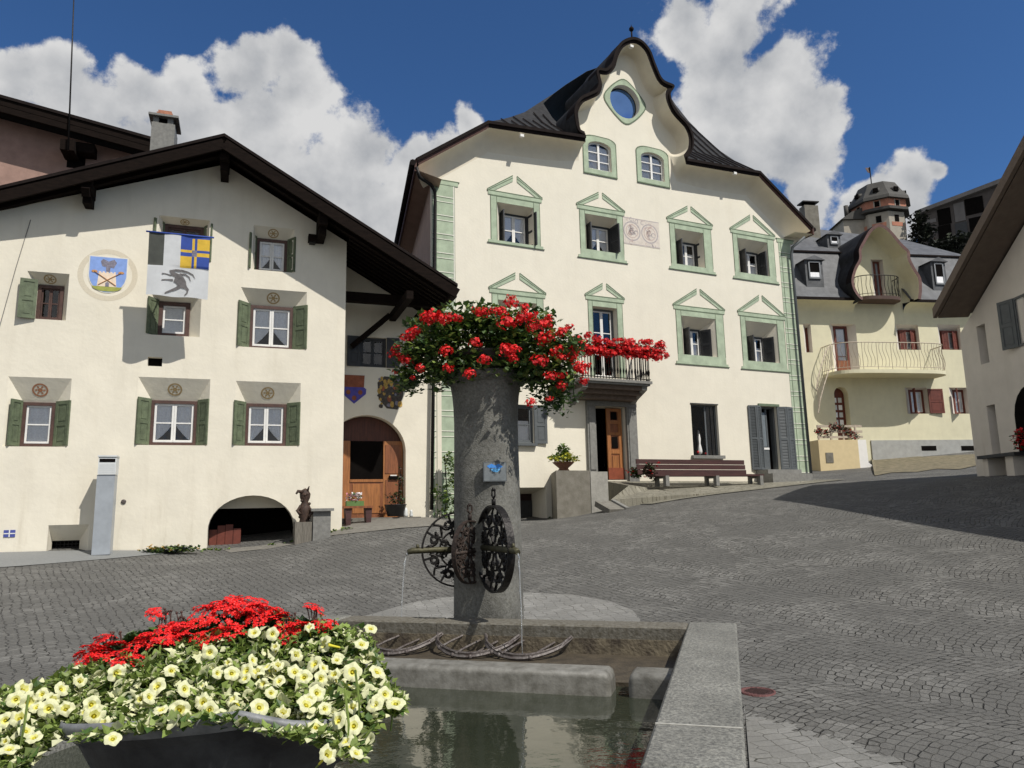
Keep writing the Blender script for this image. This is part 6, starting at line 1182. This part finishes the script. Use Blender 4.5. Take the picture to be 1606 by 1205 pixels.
# wrought-iron spout wheels
def wheel(az, cz, R, off, lat=0., name='iron_wheel', spout=True, bw_=.02):
    IRON = MATS['iron'] if spout else mat('iron_rust', (.030, .019, .014), .7, .5, 30, .6, 60, metal=.2)
    # vertical disc in the plane (radial direction az, z); centre at distance off from the column axis
    c, s_ = math.cos(az), math.sin(az); M = Matrix(((c, -s_, 0, cc[0] - s_ * lat), (s_, c, 0, cc[1] + c * lat), (0, 0, 1, cz), (0, 0, 0, 1))); b = MB(M)
    def arcp(cx, czz, r, a0, a1, n=14): return [(cx + r * math.cos(a), 0, czz + r * math.sin(a)) for a in np.linspace(a0, a1, n)]
    n = 40
    for k in range(n):
        a, a2 = 2 * math.pi * k / n, 2 * math.pi * (k + 1) / n
        P = lambda w, r, y: (off + r * math.cos(w), y, r * math.sin(w))
        b.face([P(a, R, -bw_), P(a2, R, -bw_), P(a2, R, bw_), P(a, R, bw_)], IRON, True); b.face([P(a, R * .955, -bw_), P(a2, R * .955, -bw_), P(a2, R * .955, bw_), P(a, R * .955, bw_)], IRON, True)
        b.face([P(a, R, -bw_), P(a2, R, -bw_), P(a2, R * .955, -bw_), P(a, R * .955, -bw_)], IRON); b.face([P(a, R, bw_), P(a2, R, bw_), P(a2, R * .955, bw_), P(a, R * .955, bw_)], IRON)
    for k in range(8):
        w = k * math.pi / 4 + math.pi / 8; rr_ = R * .95
        def scr(r0, a0, r1, turn, n=12):
            pts = []
            for q in range(n): t = q / (n - 1); rr = r0 * (1 - t * .8); ang = a0 + turn * t * 4.6; pts.append((r1 * math.cos(w) + rr * math.cos(ang), r1 * math.sin(w) + rr * math.sin(ang)))
            return [(off + x, 0, z) for x, z in pts]
        b.tube(scr(R * .17, w + 1.57, R * .74, 1), .015, 5, IRON); b.tube(scr(R * .17, w - 1.57, R * .74, -1), .015, 5, IRON); b.tube(scr(R * .12, w, R * .40, 1), .014, 5, IRON); b.tube(scr(R * .12, w + 3.1, R * .42, -1), .014, 5, IRON)
        b.tube([(off + R * .12 * math.cos(w), 0, R * .12 * math.sin(w)), (off + R * .95 * math.cos(w + .12), 0, R * .95 * math.sin(w + .12))], .011, 5, IRON)
    for k in range(8):
        w = k * math.pi / 4; b.tube([(off + R * r_ * math.cos(w + q), 0, R * r_ * math.sin(w + q)) for r_, q in ((.95, .0), (.8, .14), (.64, .02), (.55, -.14), (.66, -.24), (.78, -.12))], .013, 5, IRON)
    b.tube(arcp(off, 0, R * .5, 0, 6.283, 24), .009, 5, IRON); b.tube(arcp(off, 0, R * .14, 0, 6.283, 14), .012, 5, IRON)
    b.tube([(off - R, 0, 0), (off + R, 0, 0)], .017, 6, IRON)
    for (fx, fz) in ((off, R),): b.tube([(fx, 0, fz), (fx, 0, fz + .05)], .018, 6, IRON); b.tube([(fx - .03, 0, fz + .13), (fx - .035, 0, fz + .08), (fx, 0, fz + .055), (fx + .035, 0, fz + .08), (fx + .03, 0, fz + .13)], .009, 5, IRON); b.sphere((fx, 0, fz + .13), .016, IRON, 6)
    w_ = b.build(name, None, FO); SPM = mat('verdigris_pipe', (.07, .065, .035), .6, .3, 20, .4, 40, metal=.4)
    if not spout: return None
    b = MB(M); b.tube([(CR * .8, 0, 0), (off + R * .9, 0, .0), (off + R + .08, 0, 0), (off + R + .12, 0, -.012)], [.026, .026, .028, .022], 8, SPM); b.tube([(off + R + .03, 0, .02), (off + R + .035, 0, .055)], [.018, .01], 6, SPM); b.build('spout', None, w_)
    e = M @ Vector((off + R + .12, 0, -.02)); return e
vang = math.atan2(vdir.dot(ky), vdir.dot(kx))
ends = [wheel(vang - math.radians(78), zpx(860), .33, CR * .95 - .02), wheel(vang + math.radians(22), zpx(856), .36, CR + .2, -.15, bw_=.032)]; wheel(vang - math.radians(30), zpx(862), .27, CR + .05, .03, spout=False)
# a third small bracket wheel hidden on the far side is left out
wsm = bpy.data.materials.new('falling_water'); wsm.use_nodes = True; t = wsm.node_tree; p = t.nodes['Principled BSDF']; p.inputs['Base Color'].default_value = (.85, .88, .9, 1); p.inputs['Roughness'].default_value = .05; p.inputs['Transmission Weight'].default_value = .85; p.inputs['IOR'].default_value = 1.33
wj = []
for e in ends:
    b = MB(); g = [(0, 0, 0)]; d = Vector((e.x - cc[0], e.y - cc[1], 0)).normalized()
    pts = []; 
    for k in range(12): t_ = k / 11 * .44; p_ = d * (.16 * t_) + Vector((0, 0, -4.9 * t_ * t_)); pts.append(p_ + Vector((random.uniform(-1, 1) * .004, random.uniform(-1, 1) * .004, 0)))
    pts = [p_ for p_ in pts if e.z + p_.z > WZ - .02]; b.tube(pts, [.0085 - .0004 * k + .0015 * math.sin(k * 2.3) for k in range(len(pts))], 6)
    o = b.build('water_jet', wsm, None, kw(e.x, e.y, e.z)); o.rotation_euler = (0, 0, KA)
    tag(o, ['thin stream of water falling from the left spout', 'thin stream of water falling from the right spout of the column', 'thin stream of water falling from the middle spout of the column'][[id(q) for q in ends].index(id(e))], 'water jet', 'water jets of the fountain')
# weathered iron bars laid over the trough
def grate(x0, x1, ya, yb2, z, rise, bars):
    b = MB(); n = 14; L1 = []; L2 = []
    for k in range(n + 1):
        t = k / n; x = x0 + (x1 - x0) * t; s_ = math.sin(math.pi * t); L1.append((x, ya + (yb2 - ya) * (1 - s_ ** .5), z + rise * (1 - s_ ** .6))); L2.append((x, ya + .07 + (yb2 - ya - .07) * (1 - s_ ** .5) * .9, z + .015 + rise * (1 - s_ ** .6)))
    b.loft([L1, [(x, y, zz + .022) for x, y, zz in L1]], IRON_W, False); b.tube(L1, .013, 5, IRON_W); b.tube(L2, .011, 5, IRON_W)
    for q in range(bars):
        k = int((q + 1) * n / (bars + 1)); a = L1[k]; b.tube([a, (a[0] + .05, (a[1] + yb2) / 2, a[2] + .03), (a[0] + .12, yb2 + .02, a[2] + rise * .6)], .010, 5, IRON_W); b.sphere(a, .02, IRON_W, 6)
    return b
gq = [kh(x, y, .56) for x, y in ((585, 1008), (655, 1012), (680, 1018), (790, 1010), (770, 1015), (888, 1000))]
for (i, j, nb_) in ((0, 1, 3), (2, 3, 4), (4, 5, 2)):
    grate(gq[i][0] - .12, gq[j][0] + .1, -TH_ - .36, -TH_ + .0, .50, .10, nb_).build('iron_grate', None, FO)
# ---------------------------------------------------------------- geraniums on the column
GO = thing('column_geraniums', 'large overflowing mass of red geraniums on top of the fountain column', 'flowers', kw(cxl, Yc, ztop + .06)); rn = random.Random(31)
b = MB(); b.lathe([(.30, 0), (.36, .18), (.37, .2), (.32, .2), (.3, .16)], 20, (0, 0, 0), mat('bowl_dark', (.05, .04, .035), .8, .2, 9)); b.build('bowl', None, GO)
Yg = kw(cxl, Yc, 0).y
def gpos(px, py, dy): p_ = at_y(px, py, Yg + dy); return p_ - GO.location
b = MB()
lumps = [(700,545,.30,.22),(650,560,.22,.2),(640,600,.14,.14),(720,510,.26,.2),(770,520,.3,.24),(830,520,.3,.24),(800,565,.36,.2),(740,580,.3,.18),(860,560,.26,.24),(880,595,.16,.2),(690,590,.2,.16),(830,590,.22,.14),(870,620,.12,.12),(895,545,.14,.14),(770,585,.3,.12),(720,588,.24,.11),(825,588,.24,.12),(790,545,.3,.2),(760,498,.22,.12),(670,520,.18,.16)]
for (px, py, rx, rz_) in lumps:
    c = gpos(px, py, rn.uniform(-.22, -.06)); blob_leaves(b, c, (rx * 1.12, .40, rz_), int(11500 * rx * rz_), .060, [LEAF, LEAF_D, LEAF, LEAF_L], shell=.25, rnd=rn)
for (px, py) in ((645,603),(655,592),(870,635),(884,640),(842,615),(900,622),(855,640)):
    c = gpos(px, py, -.25); blob_leaves(b, c, (.09, .09, .09), 34, .05, [LEAF_D, LEAF], rnd=rn); b.tube([c + Vector((0, 0, .2)), c], .005, 4, LEAF)
for (px, py) in ((801,470),(785,488),(822,484),(750,490),(893,516),(632,528),(862,500),(714,496)):
    c = gpos(px, py, -.12); b.tube([c - Vector((0, 0, .22)), c - Vector((.01, 0, .1)), c], .004, 4, LEAF_L)
b.build('foliage', None, GO)
H2 = [head_mesh('geranium_bloom', .086, 34, .021, RED2, RED, random.Random(40 + s_)) for s_ in range(4)]
heads = [(680,495,1.3),(693,500,1.4),(668,497,1.0),(705,498,1.0),(717,499,.9),(645,526,1.2),(652,520,1.0),(636,530,.9),(622,545,.8),(618,556,1.0),(630,560,.9),(640,568,1.0),(634,563,1.0),(660,578,.9),(700,551,1.1),(745,538,1.0),(750,488,1.0),(760,491,.9),(785,490,1.1),(802,475,1.1),(801,467,.7),(822,482,.8),(795,507,1.5),(820,497,1.1),(832,494,1.1),(840,513,1.4),(855,510,1.2),(861,499,.8),(853,532,1.3),(862,528,1.0),(879,522,1.0),(893,514,.8),(884,518,.7),(793,549,1.3),(806,550,1.1),(805,563,.9),(760,564,1.1),(703,578,.9),(737,587,1.0),(846,566,1.3),(870,553,.9),(876,547,.8),(880,562,.8),(863,590,1.0),(881,588,.9),(882,606,1.0),(905,575,1.0),(912,583,1.1),(918,573,.9),(916,598,.9),(832,632,.9),(862,626,.6),(620,583,.5),(648,593,.5),(818,504,.9),(775,487,.7),(897,560,.9),(900,550,.9),(671,503,1.1)]
for k, (px, py, s_) in enumerate(heads):
    o = bpy.data.objects.new('flower_head', H2[k % 4]); COL.objects.link(o); o.parent = GO; ed_ = min(1, abs(px - 768) / 150); o.location = gpos(px, py, -.42 * math.sqrt(max(.02, 1 - ed_ ** 2)) - .19); s_ *= .72; o.scale = (s_, s_, s_); o.rotation_euler = (0, 0, rn.random() * 6)
# ================================================================ FOREGROUND planter standing in the basin
PZ = .93
def oz(px, py, z): return at_z(px, py, z)
pc = at_y(292, 1150, 1.84); rimz = pc.z; pc.y += .30
PO = thing('metal_planter', 'dark metal tub planter with wavy rolled rim in the near left corner of the fountain', 'planter', (pc.x, pc.y, 0), math.radians(-6))
b = MB(); n = 40; SX, SY = .405, .30
def ringr(s_, z, wav): return [(SX * s_ * math.copysign(abs(math.cos(a)) ** .8, math.cos(a)), SY * s_ * math.copysign(abs(math.sin(a)) ** .8, math.sin(a)), z + wav * float(np.interp(math.cos(a), [-1, -.5, -.1, .3, .65, 1], [-.034, -.005, .012, .034, -.004, -.012]))) for a in [2 * math.pi * k / n for k in range(n)]]
TUB = mat('tub_metal', (.075, .078, .082), .42, .5, 9, .3, 30, metal=.5, col2=(.03, .03, .033)); LIPM = mat('tub_lip_highlight', (.19, .195, .20), .6, .3, 20, .3, 40, metal=.2)  # lip coloured lighter than the tub to carry its sunlit highlight
b.loft([ringr(.45, WZ - .05, 0), ringr(.55, rimz - .26, 0), ringr(.72, rimz - .15, .3), ringr(.90, rimz - .06, .8), ringr(.98, rimz - .03, .9), ringr(.985, rimz - .028, 1)], TUB, True, close=True); b.loft([ringr(.985, rimz - .028, 1), ringr(1.03, rimz - .015, 1), ringr(1.05, rimz + .004, 1), ringr(1.035, rimz + .018, 1), ringr(1.0, rimz + .01, 1)], LIPM, True, close=True); b.loft([ringr(1.0, rimz + .01, 1), ringr(.93, rimz - .05, .8), ringr(.85, rimz - .12, .3)], TUB, True, close=True); b.face(ringr(.85, rimz - .12, .3), mat('soil', (.03, .02, .012), .95, .3, 20)); b.build('tub', None, PO)
b = MB(); b.box(-.25, .25, -.15, .15, .06, WZ - .04, STONE); b.build('foot', None, PO)
# mound surface: depth (world y) as a function of pixel
def mound(px, py):
    t = (py - 950) / 250.; c = min(1, abs(px - 300) / 360.); return min(2.42 - .62 * t + .12 * c * c - (.12 if px > 480 and py > 1080 else 0), 1.79 + (.25 if px < 90 else 0) if py > float(np.interp(px, [90, 240, 360, 430, 520], [1160, 1135, 1125, 1145, 1150])) and px < 520 else 9)
LO = Vector((pc.x, pc.y, 0))
VB = thing('verbena_plant', 'bright red verbena blooms at the top of the metal planter', 'flowers', at_y(300, 1020, 2.45)); PT = thing('petunia_plant', 'pale yellow petunias spilling over the rim of the metal planter', 'flowers', at_y(300, 1090, 2.1)); rn = random.Random(17)
b = MB(); PLM = [LEAF_L, LEAF_L, LEAF_L, LEAF, PETAL]
def top_edge(px): return float(np.interp(px, [-60,0,60,130,180,240,330,450,520,570,590,610,630], [1110,1090,1075,1045,1040,1030,1000,985,985,985,1020,1080,1100]))
def low_edge(px): return float(np.interp(px, [-60,0,40,90,150,250,330,400,450,500,540,570,600,630], [1215,1210,1205,1160,1156,1146,1133,1146,1160,1168,1192,1190,1120,1115]))
for _ in range(15000):
    px = rn.uniform(-60, 630); a, c = top_edge(px), low_edge(px)
    py = a + (c - a) * rn.random() ** .9 + rn.uniform(-5, 5); d = mound(px, py) + abs(rn.gauss(.03, .06)); p_ = at_y(px, py, d) - PT.location
    leaf_faces(b, p_, rn.uniform(.016, .034), rn.choice(PLM), rnd=rn)
for _ in range(90):
    px = rn.uniform(-40, 620); py = top_edge(px) + rn.uniform(0, 60); p_ = at_y(px, py, mound(px, py) + .03) - PT.location; b.tube([p_ - Vector((0, 0, .06)), p_ + Vector((rn.uniform(-.01, .01), 0, .03))], .0022, 4, LEAF_L); leaf_faces(b, p_ + Vector((0, 0, .03)), .02, LEAF_L, rnd=rn)
for (px, py) in ((562, 1140), (545, 1175), (30, 1180)): p_ = at_y(px, py, mound(px, py)) - PT.location; b.tube([p_ + Vector((-.02, .05, .12)), p_ + Vector((0, .01, .05)), p_], .003, 4, LEAF_L)
b.build('foliage', None, PT)
b = MB()
for _ in range(5200):
    px = rn.uniform(150, 540); py = rn.uniform(float(np.interp(px, [130,200,330,420,520,560], [1030,1000,970,962,985,1010])), float(np.interp(px, [130,200,330,420,520,560], [1060,1075,1085,1060,1030,1030]))); d = mound(px, py) + .05 + abs(rn.gauss(0, .05)); p_ = at_y(px, py, d) - VB.location; leaf_faces(b, p_, rn.uniform(.016, .034), rn.choice([LEAF_D, LEAF, LEAF_D]), rnd=rn)
for _ in range(40):
    px, py = rn.choice([(255, 972), (262, 965), (285, 970), (175, 1002), (185, 1000), (440, 968), (455, 972), (490, 960), (372, 985)]); px += rn.uniform(-8, 8); p_ = at_y(px, py + 12, mound(px, py) + .02) - VB.location; q_ = at_y(px + rn.uniform(-4, 4), py - rn.uniform(0, 10), mound(px, py) + .02) - VB.location; b.tube([p_, q_], .0018, 4, WFRAME); b.sphere(q_, .0045, WFRAME, 5)
b.build('foliage', None, VB)
def verb_mesh(s_):
    r_ = random.Random(s_); b = MB(); VR = mat('verbena_red', (.78, .010, .008), .55, .15, 60, sss=.15); VD = mat('verbena_dark', (.22, .008, .012), .6, .3, 60)
    for k in range(26):
        a = r_.random() * 6.28; rad = .052 * math.sqrt(r_.random()); c = Vector((rad * math.cos(a), rad * math.sin(a), .018 * math.cos(rad / .052 * 1.4) + r_.uniform(-.004, .006))); n = Vector((rad * math.cos(a) * 9, rad * math.sin(a) * 9, 1)).normalized(); t = n.cross(Vector((0, 1, .2))).normalized(); w = n.cross(t); a0 = r_.random() * 6
        for j in range(5):
            q = a0 + j * 1.2566; e = t * math.cos(q) + w * math.sin(q); s2 = t * -math.sin(q) + w * math.cos(q); L = r_.uniform(.010, .0135)
            b.face([c, c + e * L * .6 + s2 * L * .32 + n * .002, c + e * L + s2 * L * .25, c + e * L * .85 - n * .001, c + e * L - s2 * L * .25, c + e * L * .6 - s2 * L * .32 + n * .002], VR if r_.random() < .9 else VD)
    return b.mesh('verbena_bloom')
VM = [verb_mesh(s_) for s_ in range(4)]
vb = [(150,1025,1),(140,1035,.8),(165,1032,1),(175,1018,.9),(185,1038,1),(205,1040,.9),(190,1028,.8),(215,1035,.7),(160,1010,.8),(130,1030,.6),(165,1003,.7),(245,964,.7),(240,968,.6),(232,1005,1),(250,1000,1.1),(225,1012,.8),(262,1005,.9),(270,985,.8),(285,985,.9),(245,1016,.8),(330,960,1),(350,958,1.1),(318,968,.9),(372,950,1.1),(395,955,1.2),(415,960,1.1),(430,963,1),(385,968,1.1),(405,972,1),(355,970,1),(362,946,.8),(340,952,.9),(345,1000,1),(360,996,1),(332,1006,.9),(372,1002,.8),(322,1010,.7),(460,990,1),(448,988,.8),(470,985,.8),(490,955,.7),(496,962,.6),(508,980,.8),(512,985,.6),(300,990,.7),(310,1000,.6),(290,1000,.7),(425,975,.8),(440,970,.7),(452,998,.8)]
for k, (px, py, s_) in enumerate(vb):
    o = bpy.data.objects.new('flower_head', VM[k % 4]); COL.objects.link(o); o.parent = VB; o.location = at_y(px, py, mound(px, py) + .02) - VB.location; o.scale = (s_ * .95,) * 3; o.rotation_euler = (.35 + rn.uniform(-.3, .3), rn.uniform(-.3, .3), rn.random() * 6)
def petunia_mesh(s_):
    r_ = random.Random(s_); b = MB(); n = 30; ph = r_.random() * 6; rows = []
    for j, (rr, z) in enumerate(((.0035, -.022), (.0045, -.010), (.0075, -.002), (.014, .002), (.022, .003), (.029, .0))):
        row = []
        for k in range(n):
            a = 2 * math.pi * k / n; lob = 1 + (.085 * abs(math.cos(2.5 * a)) - .05) * (j / 5) ** 2 * 1.6 + (r_.uniform(-.02, .02) if j == 5 else 0); row.append((rr * lob * math.cos(a), rr * lob * math.sin(a), z + (.003 * math.sin(5 * a + ph) + .0015 * math.sin(11 * a)) * (j / 5) ** 2))
        rows.append(row)
    b.loft(rows[:3], THROAT, True, close=True); b.loft(rows[2:4], mat('petal_mid', (.70, .68, .22), .6, .12, 40, sss=.2), True, close=True); b.loft(rows[3:], PETAL, True, close=True); b.sphere((0, 0, -.004), .0035, THROAT, 6); b.tube([(0, 0, -.02), (0, 0, -.034)], [.0035, .002], 5, LEAF_L); return b.mesh('petunia_bloom')
PM = [petunia_mesh(s_) for s_ in range(5)]
z4 = lambda l: [(x / 2.433, 900 + y / 2.433) for x, y in l]
pet = z4([(1415,210),(1380,270),(1440,375),(965,330),(970,225),(1180,205),(1240,270),(1285,330),(1345,375),(1275,385),(1200,345),(1235,360),(1160,395),(1125,375),(1380,425),(1065,410),(1020,355),(980,375),(935,400),(1035,455),(1005,420),(1210,455),(1240,515),(1150,540),(1080,530),(990,510),(1205,585),(1345,510),(1440,490),(1470,460),(1510,495),(1430,500),(1320,640),(1250,690),(1360,685),(655,370),(830,380),(885,380),(775,430),(705,440),(890,480),(775,490),(845,540),(800,520),(615,520),(685,520),(535,480),(445,380),(800,300),(395,570),(250,515),(140,510),(185,515),(75,550),(235,440),(160,460),(130,625),(35,670),(305,410),(360,540),(300,600),(320,530),(430,630),(110,490),(60,480),(350,500),(20,560),(870,340),(1050,280),(1040,230),(1130,310),(1180,480),(1170,500),(940,370),(1060,350),(600,430),(570,470),(1310,420),(1290,560),(1350,580),(1225,400),(90,440),(200,480),(20,640),(-25,600),(-40,500),(100,600)])
for k, (px, py) in enumerate(pet[:98]):
    old_ = rn.random()
    o = bpy.data.objects.new('flower', PM[k % 5]); COL.objects.link(o); o.parent = PT; p_ = at_y(px, py, mound(px, py) - .035); o.location = p_ - PT.location; s_ = rn.choice([rn.uniform(.58, .76), rn.uniform(.74, .94)]); o.scale = (s_ * rn.uniform(.82, 1.05), s_ * rn.uniform(.82, 1.05), s_ * (1.0 if old_ < .7 else 2.4)) if old_ < .85 else (s_ * .55, s_ * .6, s_ * 2.0)
    d_ = (CAM - p_).normalized() * .8 + Vector((rn.uniform(-1.0, 1.0), rn.uniform(-.3, .5), rn.uniform(-.2, 1.2))) + sv * .35; o.rotation_euler = d_.to_track_quat('Z', 'Y').to_euler()
fb_ = MB()
for _ in range(150):                                    # further small blooms, half hidden
    px = rn.uniform(-50, 610); py = rn.uniform(top_edge(px) + 8, low_edge(px) - 5); p_ = at_y(px, py, mound(px, py) + .005) - PT.location; d_ = Vector((rn.uniform(-1, 1), rn.uniform(-1, .2), rn.uniform(0, 1))).normalized(); R_ = d_.to_track_quat('Z', 'Y').to_matrix().to_4x4(); R_.translation = p_
    fb_.M = R_; s_ = rn.uniform(.5, .9); fb_.loft([[(r2 * s_ * math.cos(a), r2 * s_ * math.sin(a), z * s_) for a in np.linspace(0, 6.2832, 13)] for r2, z in ((.004, -.02), (.007, -.002), (.026, .002))], PETAL, True)
tag(fb_.build('small_flowers', None, PT), kind='stuff')
# ================================================================ ground details
def wpt(px, py): return ghit(px, py)
# semicircular apron of paler setts behind the column
ac = kw(cxl + .05, Yc - .3, 0); b = MB(); rows = []; R1 = 1.75
ex = abs(kh(1003, 972, 0)[0] - cxl)
ol_ = [(545,975),(590,962),(640,948),(700,938),(770,932),(830,931),(900,934),(960,945),(992,958),(1004,972),(1003,990)]
for k, (px, py) in enumerate(ol_):
    e = ghit(px, py); t = k / (len(ol_) - 1); q = kw(-3.2 + 2.7 * t, .02, 0); rows.append([(lambda x, y: (x, y, gz(x, y) + .006))(q.x + (e[0] - q.x) * j / 6, q.y + (e[1] - q.y) * j / 6) for j in range(7)])
b.loft(rows, APRON); tag(b.build('apron_paving', APRON), kind='structure')
edge = [(1163, 1120), (1180, 1124), (1225, 1136), (1262, 1150), (1330, 1165), (1400, 1195), (1460, 1230), (1500, 1260)]
A_ = [wpt(x, y) for x, y in edge]; B_ = [(kw(.02, t, 0).x, kw(.02, t, 0).y) for t in np.linspace(kh(1163, 1120, 0)[1], YN - 1.5, len(edge))]
_e = []; rj = random.Random(8)
for k in range(len(A_) - 1):
    for j in range(7):
        t = j / 7; nx_, ny_ = A_[k + 1][1] - A_[k][1], A_[k][0] - A_[k + 1][0]; l_ = math.hypot(nx_, ny_); o_j = rj.uniform(-.07, .07); p_j = (A_[k][0] + (A_[k + 1][0] - A_[k][0]) * t + nx_ / l_ * o_j, A_[k][1] + (A_[k + 1][1] - A_[k][1]) * t + ny_ / l_ * o_j); _e += [p_j, (p_j[0] + (A_[k + 1][0] - A_[k][0]) / 7.5, p_j[1] + (A_[k + 1][1] - A_[k][1]) / 7.5)]
def ground_patch(name, poly, m, lift=.006, step=.35):
    vs_ = [Vector(p) for p in poly]; es = [(k, (k + 1) % len(poly)) for k in range(len(poly))]; xs = [p[0] for p in poly]; ys = [p[1] for p in poly]
    for x in np.arange(min(xs), max(xs), step):
        for y in np.arange(min(ys), max(ys), step):
            if inpoly((x, y), poly): vs_.append(Vector((float(x), float(y))))
    V, _, Fc, *_r = delaunay_2d_cdt(vs_, es, [], 0, 1e-5); b = MB(); ids = [b.vert((p.x, p.y, gz(p.x, p.y) + lift)) for p in V]
    for f in Fc:
        c = sum((V[k] for k in f), Vector((0, 0))) / len(f)
        if inpoly(c, poly): b.idx([ids[k] for k in f], m)
    tag(b.build(name, m), kind='structure')
pA = kw(.02, kh(1163, 1120, 0)[1] + .3, 0); pB = kw(.02, YN - 1.5, 0)
ground_patch('apron_paving', _e + [(pB.x + .5, pB.y), (pB.x, pB.y), (pA.x, pA.y)], APRON)
vg = [ghit(*p_) for p_ in ((1366, 717), (1410, 716), (1450, 717), (1490, 715), (1535, 713), (1545, 728), (1505, 737), (1470, 736), (1440, 741), (1400, 742), (1372, 747))]
ground_patch('gravel_verge', vg, mat('dry_verge', (.22, .18, .115), .95, .3, 5, .9, 14, col2=(.085, .08, .045)), .02, .5)
q = wpt(1188, 1086); mh = thing('manhole_cover', 'small round rusty red manhole cover in the cobbles by the granite rim', 'manhole cover', (q[0], q[1], gz(*q) + .008)); b = MB(); RU = mat('rust_red', (.115, .045, .042), .8, .4, 60, .8, 90)
b.lathe([(.001, .0), (.13, .0), (.13, .004), (.15, .004), (.152, -.02)], 28, (0, 0, 0), RU, caps=False)
for k in range(9): b.box(-.11 + abs(k - 4) ** 1.5 * .01, .11 - abs(k - 4) ** 1.5 * .01, -.1 + k * .025, -.092 + k * .025, .001, .004, mat('rust_dark', (.045, .022, .02), .9, .3, 60))
b.build('cover', None, mh)
# pale asphalt strip along the farmhouse, sloping kerb strip beside the buildings
rail1 = []; rail2 = []
for px, py in ((-60, 872), (100, 871), (200, 867), (290, 864)): l = FA.p(px, py); q = FA.w((l[0], -.03, 0)); rail1.append((q.x, q.y))
for px, py in ((-60, 914), (70, 905), (180, 893), (270, 875)):
    l = FA.p(px, 870)[0]; d = {-60: 2.0, 70: 1.7, 180: 1.1, 270: .35}[px]; q = FA.w((l, -d, 0)); rail2.append((q.x, q.y))
sheet_on_ground('pavement', (rail1, rail2), ASPH, lift=.012, n=6)
rail1 = []; rail2 = []
for l in np.linspace(-2.6, 2.4, 8): q = FA.w((l, yB - .05 if l > 0 else -.03, 0)); rail1.append((q.x, q.y)); q = FA.w((l + .2, -.9 if l > 0 else -.6, 0)); rail2.append((q.x, q.y))
sheet_on_ground('pavement', (rail1, rail2), PAVE, lift=.012, n=6)
rail1 = []; rail2 = []
for l in np.linspace(5.2, BX - .5, 8): q = FB.w((l, -.1, 0)); rail1.append((q.x, q.y)); q = FB.w((l, -2.6 + .09 * (l - 5), 0)); rail2.append((q.x, q.y))
sheet_on_ground('cobbled_verge', (rail1, rail2), VERGE, lift=.02, n=8)
tg = MB(); rn = random.Random(3)                      # weeds at the foot of the walls
for _ in range(420):
    if rn.random() < .6: l = rn.uniform(-8, 0.6); q = FA.w((l, -.06 - abs(rn.gauss(0, .12)), 0))
    else: l = rn.uniform(.2, 12.5); q = FB.w((l, -.06 - abs(rn.gauss(0, .10)), 0))
    if mnoise.noise(Vector((q.x * .9, q.y * .9, 3))) < .05: continue
    for k in range(4): leaf_faces(tg, (q.x, q.y, gz(q.x, q.y) + .01), rn.uniform(.03, .08), rn.choice([LEAF, LEAF_L]), rnd=rn)
tag(tg.build('weeds', None), kind='stuff')
